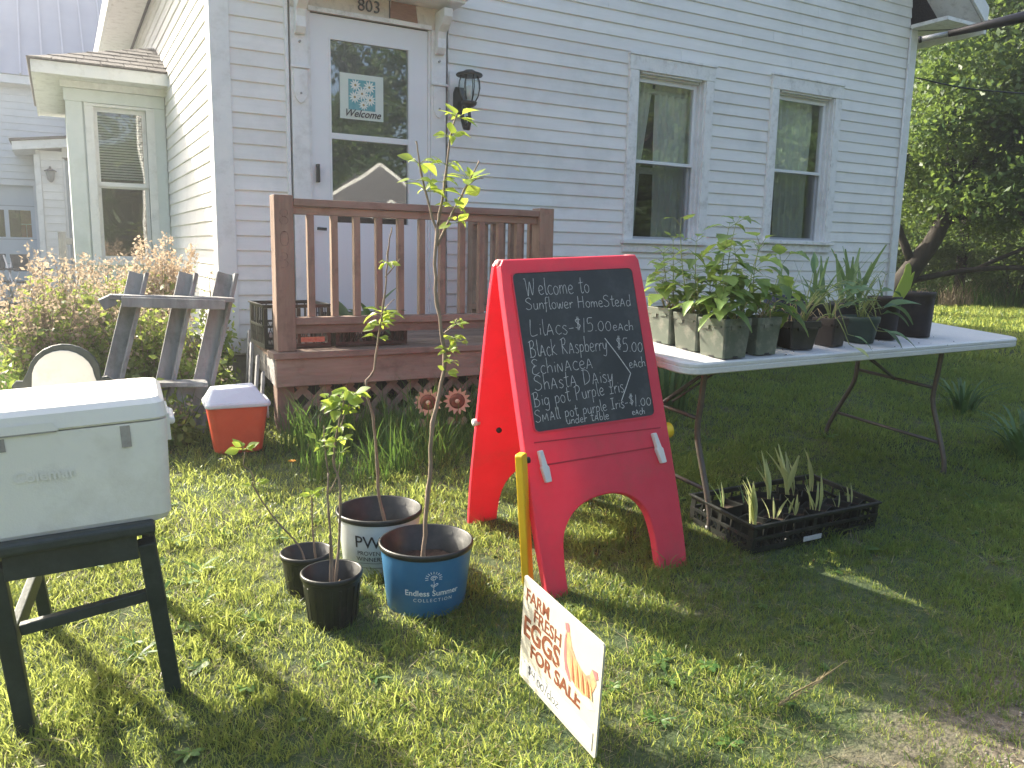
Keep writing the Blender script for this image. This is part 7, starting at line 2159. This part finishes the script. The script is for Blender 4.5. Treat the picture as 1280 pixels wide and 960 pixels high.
# leaning old tree right beside the house corner
LT = (11.3, 8.15)
t = thing("old_leaning_tree", "dark leaning tree trunk with low spreading boughs past the house corner", "tree", (LT[0], LT[1], gz(*LT)))
def lt(x, y, z): return (x - LT[0], y - LT[1], z - gz(*LT))
def bough(name, pts, r0, r1, parent):
    P = smooth_arc([lt(*p) for p in pts], 3)
    m = MB(); m.tube(P, [r0 + (r1 - r0) * i / (len(P) - 1) for i in range(len(P))], 9); return m.build(name, BARK, parent)
tk = bough("trunk", [(11.2, 8.2, 0.4), (11.35, 8.05, 0.85), (11.52, 7.9, 1.25), (11.72, 7.7, 1.75), (11.80, 7.6, 2.4), (11.7, 7.65, 3.6)], 0.20, 0.07, t)
for q, (pts, r0) in enumerate((([(11.4, 8.0, 1.0), (11.9, 7.3, 1.22), (12.4, 6.5, 1.28), (12.9, 5.6, 1.15)], 0.05), ([(11.75, 7.65, 1.9), (12.4, 6.8, 2.3), (13.0, 6.0, 2.2)], 0.05), ([(11.5, 7.9, 1.3), (11.2, 8.2, 2.4), (11.3, 8.1, 3.8)], 0.07), ([(11.75, 7.65, 2.2), (12.2, 7.2, 3.4), (12.6, 6.9, 4.8)], 0.06), ([(12.0, 7.2, 1.25), (12.6, 6.4, 1.75), (13.2, 6.0, 1.8)], 0.03), ([(12.2, 6.9, 2.3), (12.3, 6.6, 1.8), (12.6, 6.2, 1.5)], 0.03))):
    bough("bough", pts, r0, 0.025, tk)
for q, (x, y, z, s, r_, c_) in enumerate(((12.2, 7.3, 3.5, 0.75, 0.3, 0), (12.9, 6.5, 2.7, 0.55, 2.1, 2), (12.9, 6.6, 4.6, 0.75, 1.2, 0), (12.0, 7.9, 2.9, 0.5, 0.9, 2))):
    c = mk("crown", CM[c_][0], t, Matrix.Translation(lt(x, y, z)) @ Matrix.Rotation(r_, 4, 'Z') @ Matrix.Scale(s, 4))
    c["kind"] = "stuff"
wood = [  # x, y, h, scale, crown, label
    (15.5, 9.6, 7.5, 1.05, 0, "dark green tree right behind the leaning trunk"),
    (17.5, 8.2, 8.5, 1.2, 1, "yellow-green tall tree at the upper right"),
    (16.4, 11.6, 9.0, 1.25, 1, "yellow-green tree showing beside the roof corner"),
    (19.5, 6.4, 8.0, 1.15, 0, "mid green tree at the right edge of the frame"),
    (15.8, 6.3, 5.6, 0.85, 2, "lower green tree in front of the wood at the right edge"),
    (20.0, 11.5, 10.0, 1.4, 0, "tall dark tree in the second row of the wood"),
    (22.5, 9.0, 10.5, 1.45, 2, "tall tree in the second row towards the right"),
    (18.8, 14.2, 10.0, 1.4, 0, "tall tree in the second row behind the house"),
    (23.5, 5.0, 9.5, 1.3, 0, "tree of the wood past the right edge of the frame"),
    (21.5, 16.5, 11.0, 1.5, 2, "back row tree behind the roof corner"),
    (26.0, 13.0, 12.0, 1.7, 0, "back row tree with the highest crown"),
    (27.5, 8.0, 11.5, 1.6, 1, "back row yellow-green tree to the right"),
    (17.0, 17.5, 9.0, 1.3, 0, "tree hidden mostly by the house at its back"),
]
for q, (x, y, h, s, c_, lab) in enumerate(wood):
    tree(lab, x, y, h, s, CM[c_], q * 1.7, 0.11 + 0.02 * (q % 3), (rnd.uniform(-.5, .5), rnd.uniform(-.5, .5)), 7, q, cz=max(h * 0.52, h - s * 2.7))
# a second lower crown tier makes the wood close to the ground
for q, (x, y, s) in enumerate(((14.6, 10.4, 0.55), (16.5, 9.0, 0.6), (18.0, 7.2, 0.65), (20.5, 8.0, 0.85), (19.0, 10.0, 0.9), (17.2, 12.6, 0.8), (22.0, 6.3, 0.8), (21.5, 12.5, 1.1), (24.5, 10.5, 1.1), (15.6, 13.2, 0.8), (25.0, 6.5, 1.0))):
    t = thing("understory_shrub", "leafy understory bush %s" % ("nearest the leaning trunk", "behind the dry grass patch", "at the right end of the dry grass", "in the gap between the two front trees", "below the tall dark tree", "under the beside-roof yellow tree", "far right under the edge tree", "deep in the wood's middle", "at the back of the wood, right side", "just past the house's rear corner", "deepest at the right of the wood")[q], "bush", (x, y, 0.5), 0, "understory bushes in the wood")
    c = mk("foliage", CM[(q * 2) % 3][0], t, Matrix.Translation((0, 0, s * 1.5)) @ Matrix.Rotation(q * 1.1, 4, 'Z') @ Matrix.Diagonal((s, s, s * 0.85, 1)))
    c["kind"] = "stuff"
    m = MB()
    for k in range(5): m.tube([(0, 0, -0.05), (math.cos(k * 1.3) * s, math.sin(k * 1.3) * s, s * 2)], [0.03, 0.012], 5)
    m.build("stems", BARK, t)
# dry pinkish grass and green weeds at the wood's edge
td = [tuft_mesh("tuft", LF_DRY, 26, 0.5, 1.1, 0.25, 0.008, 0.5, 170 + k) for k in range(3)]
tw = [tuft_mesh("tuft", TALLG, 26, 0.25, 0.7, 0.28, 0.012, 0.6, 180 + k) for k in range(3)]
v, f, d = sheet(13.5, 21.0, 8.0, 14.0, 0.5, lambda x, y: 9 if ((x - 15.9) / 1.9) ** 2 + ((y - 9.6) / 1.1) ** 2 < 1 else 0)
scatter("dry_meadow_grass", v, f, d, td, 0.4, 0.75, 21, "tall dry pinkish grass at the wood's edge")
v, f, d = sheet(12.0, 26.0, 3.0, 16.0, 0.5, lambda x, y: 7 if 0.6 < (x - 11.8) * 0.82 + (y - 8.2) * 0.57 - 2.2 < 3.4 else 0)
scatter("edge_weeds", v, f, d, tw, 0.6, 1.2, 22, "green weeds along the wood's edge")

# ---- across the road, behind the photographer: what the panes mirror
m = MB(); m.add([(-150, -7.5, -0.46), (150, -7.5, -0.46), (150, -13.5, -0.46), (-150, -13.5, -0.46)], [(3, 2, 1, 0)])
o = m.build("road", pm("asphalt", (0.045, 0.045, 0.047), (0.07, 0.07, 0.07), rough=0.95, scale=60, bump=0.4)); o["kind"] = "structure"; o.location.z = 0.40
NO = (13.6, -26.0, -0.4)
nh = thing("neighbour_house", "beige clapboard house with two gables across the road", "house", NO); nh.scale = (0.62, 0.62, 0.70)
BEI = pm("beige_siding", (0.20, 0.19, 0.165), (0.25, 0.235, 0.20), rough=0.7, scale=4)
def nb2(name, mat, parent, *boxes):
    m = MB()
    for q in boxes: m.box(*q)
    return m.build(name, mat, parent)
nb2("wall", BEI, nh, (-2.0, 2.4, -8, 0, 0, 3.9))
m = MB(); m.prism([(-2.0, 3.9), (2.4, 3.9), (0.2, 5.7)], -8, 0.0); m.build("gable", BEI, nh)
m = MB(); z = 0.1
while z < 5.6:
    hw = 2.2 if z < 3.9 else 2.2 * (5.7 - z) / 1.8
    clap_mesh(m, 0.2 - hw, 0.2 + hw, z, 'x', 0.0, 0.16)
    z += 0.16
m.v = [(a, -b + 0.001, c) for a, b, c in m.v]; m.f = [tuple(reversed(q)) for q in m.f]
m.build("clapboards", BEI, nh, kind="stuff")
nb2("wing", BEI, nh, (-5.5, -2.05, -9, -3, 0, 4.8), (2.45, 6.5, -9, -3, 0, 4.8))
for (x, z) in ((-0.75, 2.1), (1.15, 2.1)):
    w_ = nb2("window", TRIM, nh, (x - 0.42, x + 0.42, 0.01, 0.05, z - 0.8, z + 0.8)); nb2("pane", DARKIN, w_, (x - 0.32, x + 0.32, 0.051, 0.06, z - 0.7, z + 0.7))
for sx in (-1, 1):
    m = MB(); m.prism([(0.2 + sx * 2.6, 3.55), (0.2, 5.75), (0.2, 5.95), (0.2 + sx * 2.75, 3.62)] if sx < 0 else [(0.2 + sx * 2.6, 3.55), (0.2 + sx * 2.75, 3.62), (0.2, 5.95), (0.2, 5.75)], -8.2, 0.35); m.build("roof", pm("grey_roof", (0.10, 0.10, 0.11), (0.15, 0.15, 0.16), rough=0.9), nh)
    m = MB(); m.beam((0.2 + sx * 2.7, 0.36, 3.55), (0.2, 0.36, 5.82), 0.04, 0.16, (0, 0, 1)); m.build("rake_trim", TRIM, nh)
m = MB(); m.prism([(-5.8, 4.7), (6.8, 4.7), (0.5, 8.2)], -9.2, -2.8); m.build("main_roof", pm("grey_roof", (0.1, 0.1, 0.11)), nh)
m = MB(); m.beam((-5.9, -2.78, 4.7), (0.5, -2.78, 8.3), 0.04, 0.2, (0, 0, 1)); m.beam((6.9, -2.78, 4.7), (0.5, -2.78, 8.3), 0.04, 0.2, (0, 0, 1)); m.build("rake_trim", TRIM, nh)
far = [(1.0, -26, 7, 1.1, 0), (19.0, -36, 15, 2.2, 0), (8.8, -31, 8, 1.2, 0), (12.5, -33, 9, 1.4, 0), (25.5, -29, 12, 1.8, 1), (23, -18, 10, 1.3, 0), (28, -22, 12, 1.8, 1), (32, -19, 11, 1.7, 0), (36, -21, 12, 1.9, 1), (41, -18, 12, 1.9, 0), (27, -16, 8, 1.3, 0), (34, -14, 8, 1.3, 1), (5.0, -26, 8, 1.3, 1), (-3, -28, 9, 1.5, 0), (-10, -24, 9, 1.5, 1), (46, -13, 12, 1.9, 0), (39, -10, 9, 1.4, 1), (-18, -20, 9, 1.5, 0)]
for q, (x, y, h, s, c_) in enumerate(far):
    tree(("dark green roadside tree across the road, mirrored in the panes", "yellow-green roadside tree across the road, mirrored in the panes")[c_], x, y, h, s, FARM_[c_], q * 1.3, 0.2, (0, 0), 4, q, "trees across the road", "roadside_tree", cz=h * 0.55)

# ------------------------------------------------------------------ air volume added to imitate the lens flare veil
m = MB(); m.box(-28, 48, -44, 32, -1.7, 14.5)
hm = bpy.data.materials.new("flare_veil_air"); hm.use_nodes = True; hm.node_tree.nodes.clear()
ho = hm.node_tree.nodes.new("ShaderNodeOutputMaterial"); hv = hm.node_tree.nodes.new("ShaderNodeVolumePrincipled")
hv.inputs["Color"].default_value = (0.95, 0.97, 1.0, 1); hv.inputs["Density"].default_value = 0.006; hv.inputs["Anisotropy"].default_value = 0.7
hm.node_tree.links.new(hv.outputs[0], ho.inputs["Volume"])
hz = m.build("flare_veil", hm); hz["kind"] = "stuff"
scene.cycles.volume_bounces = 0
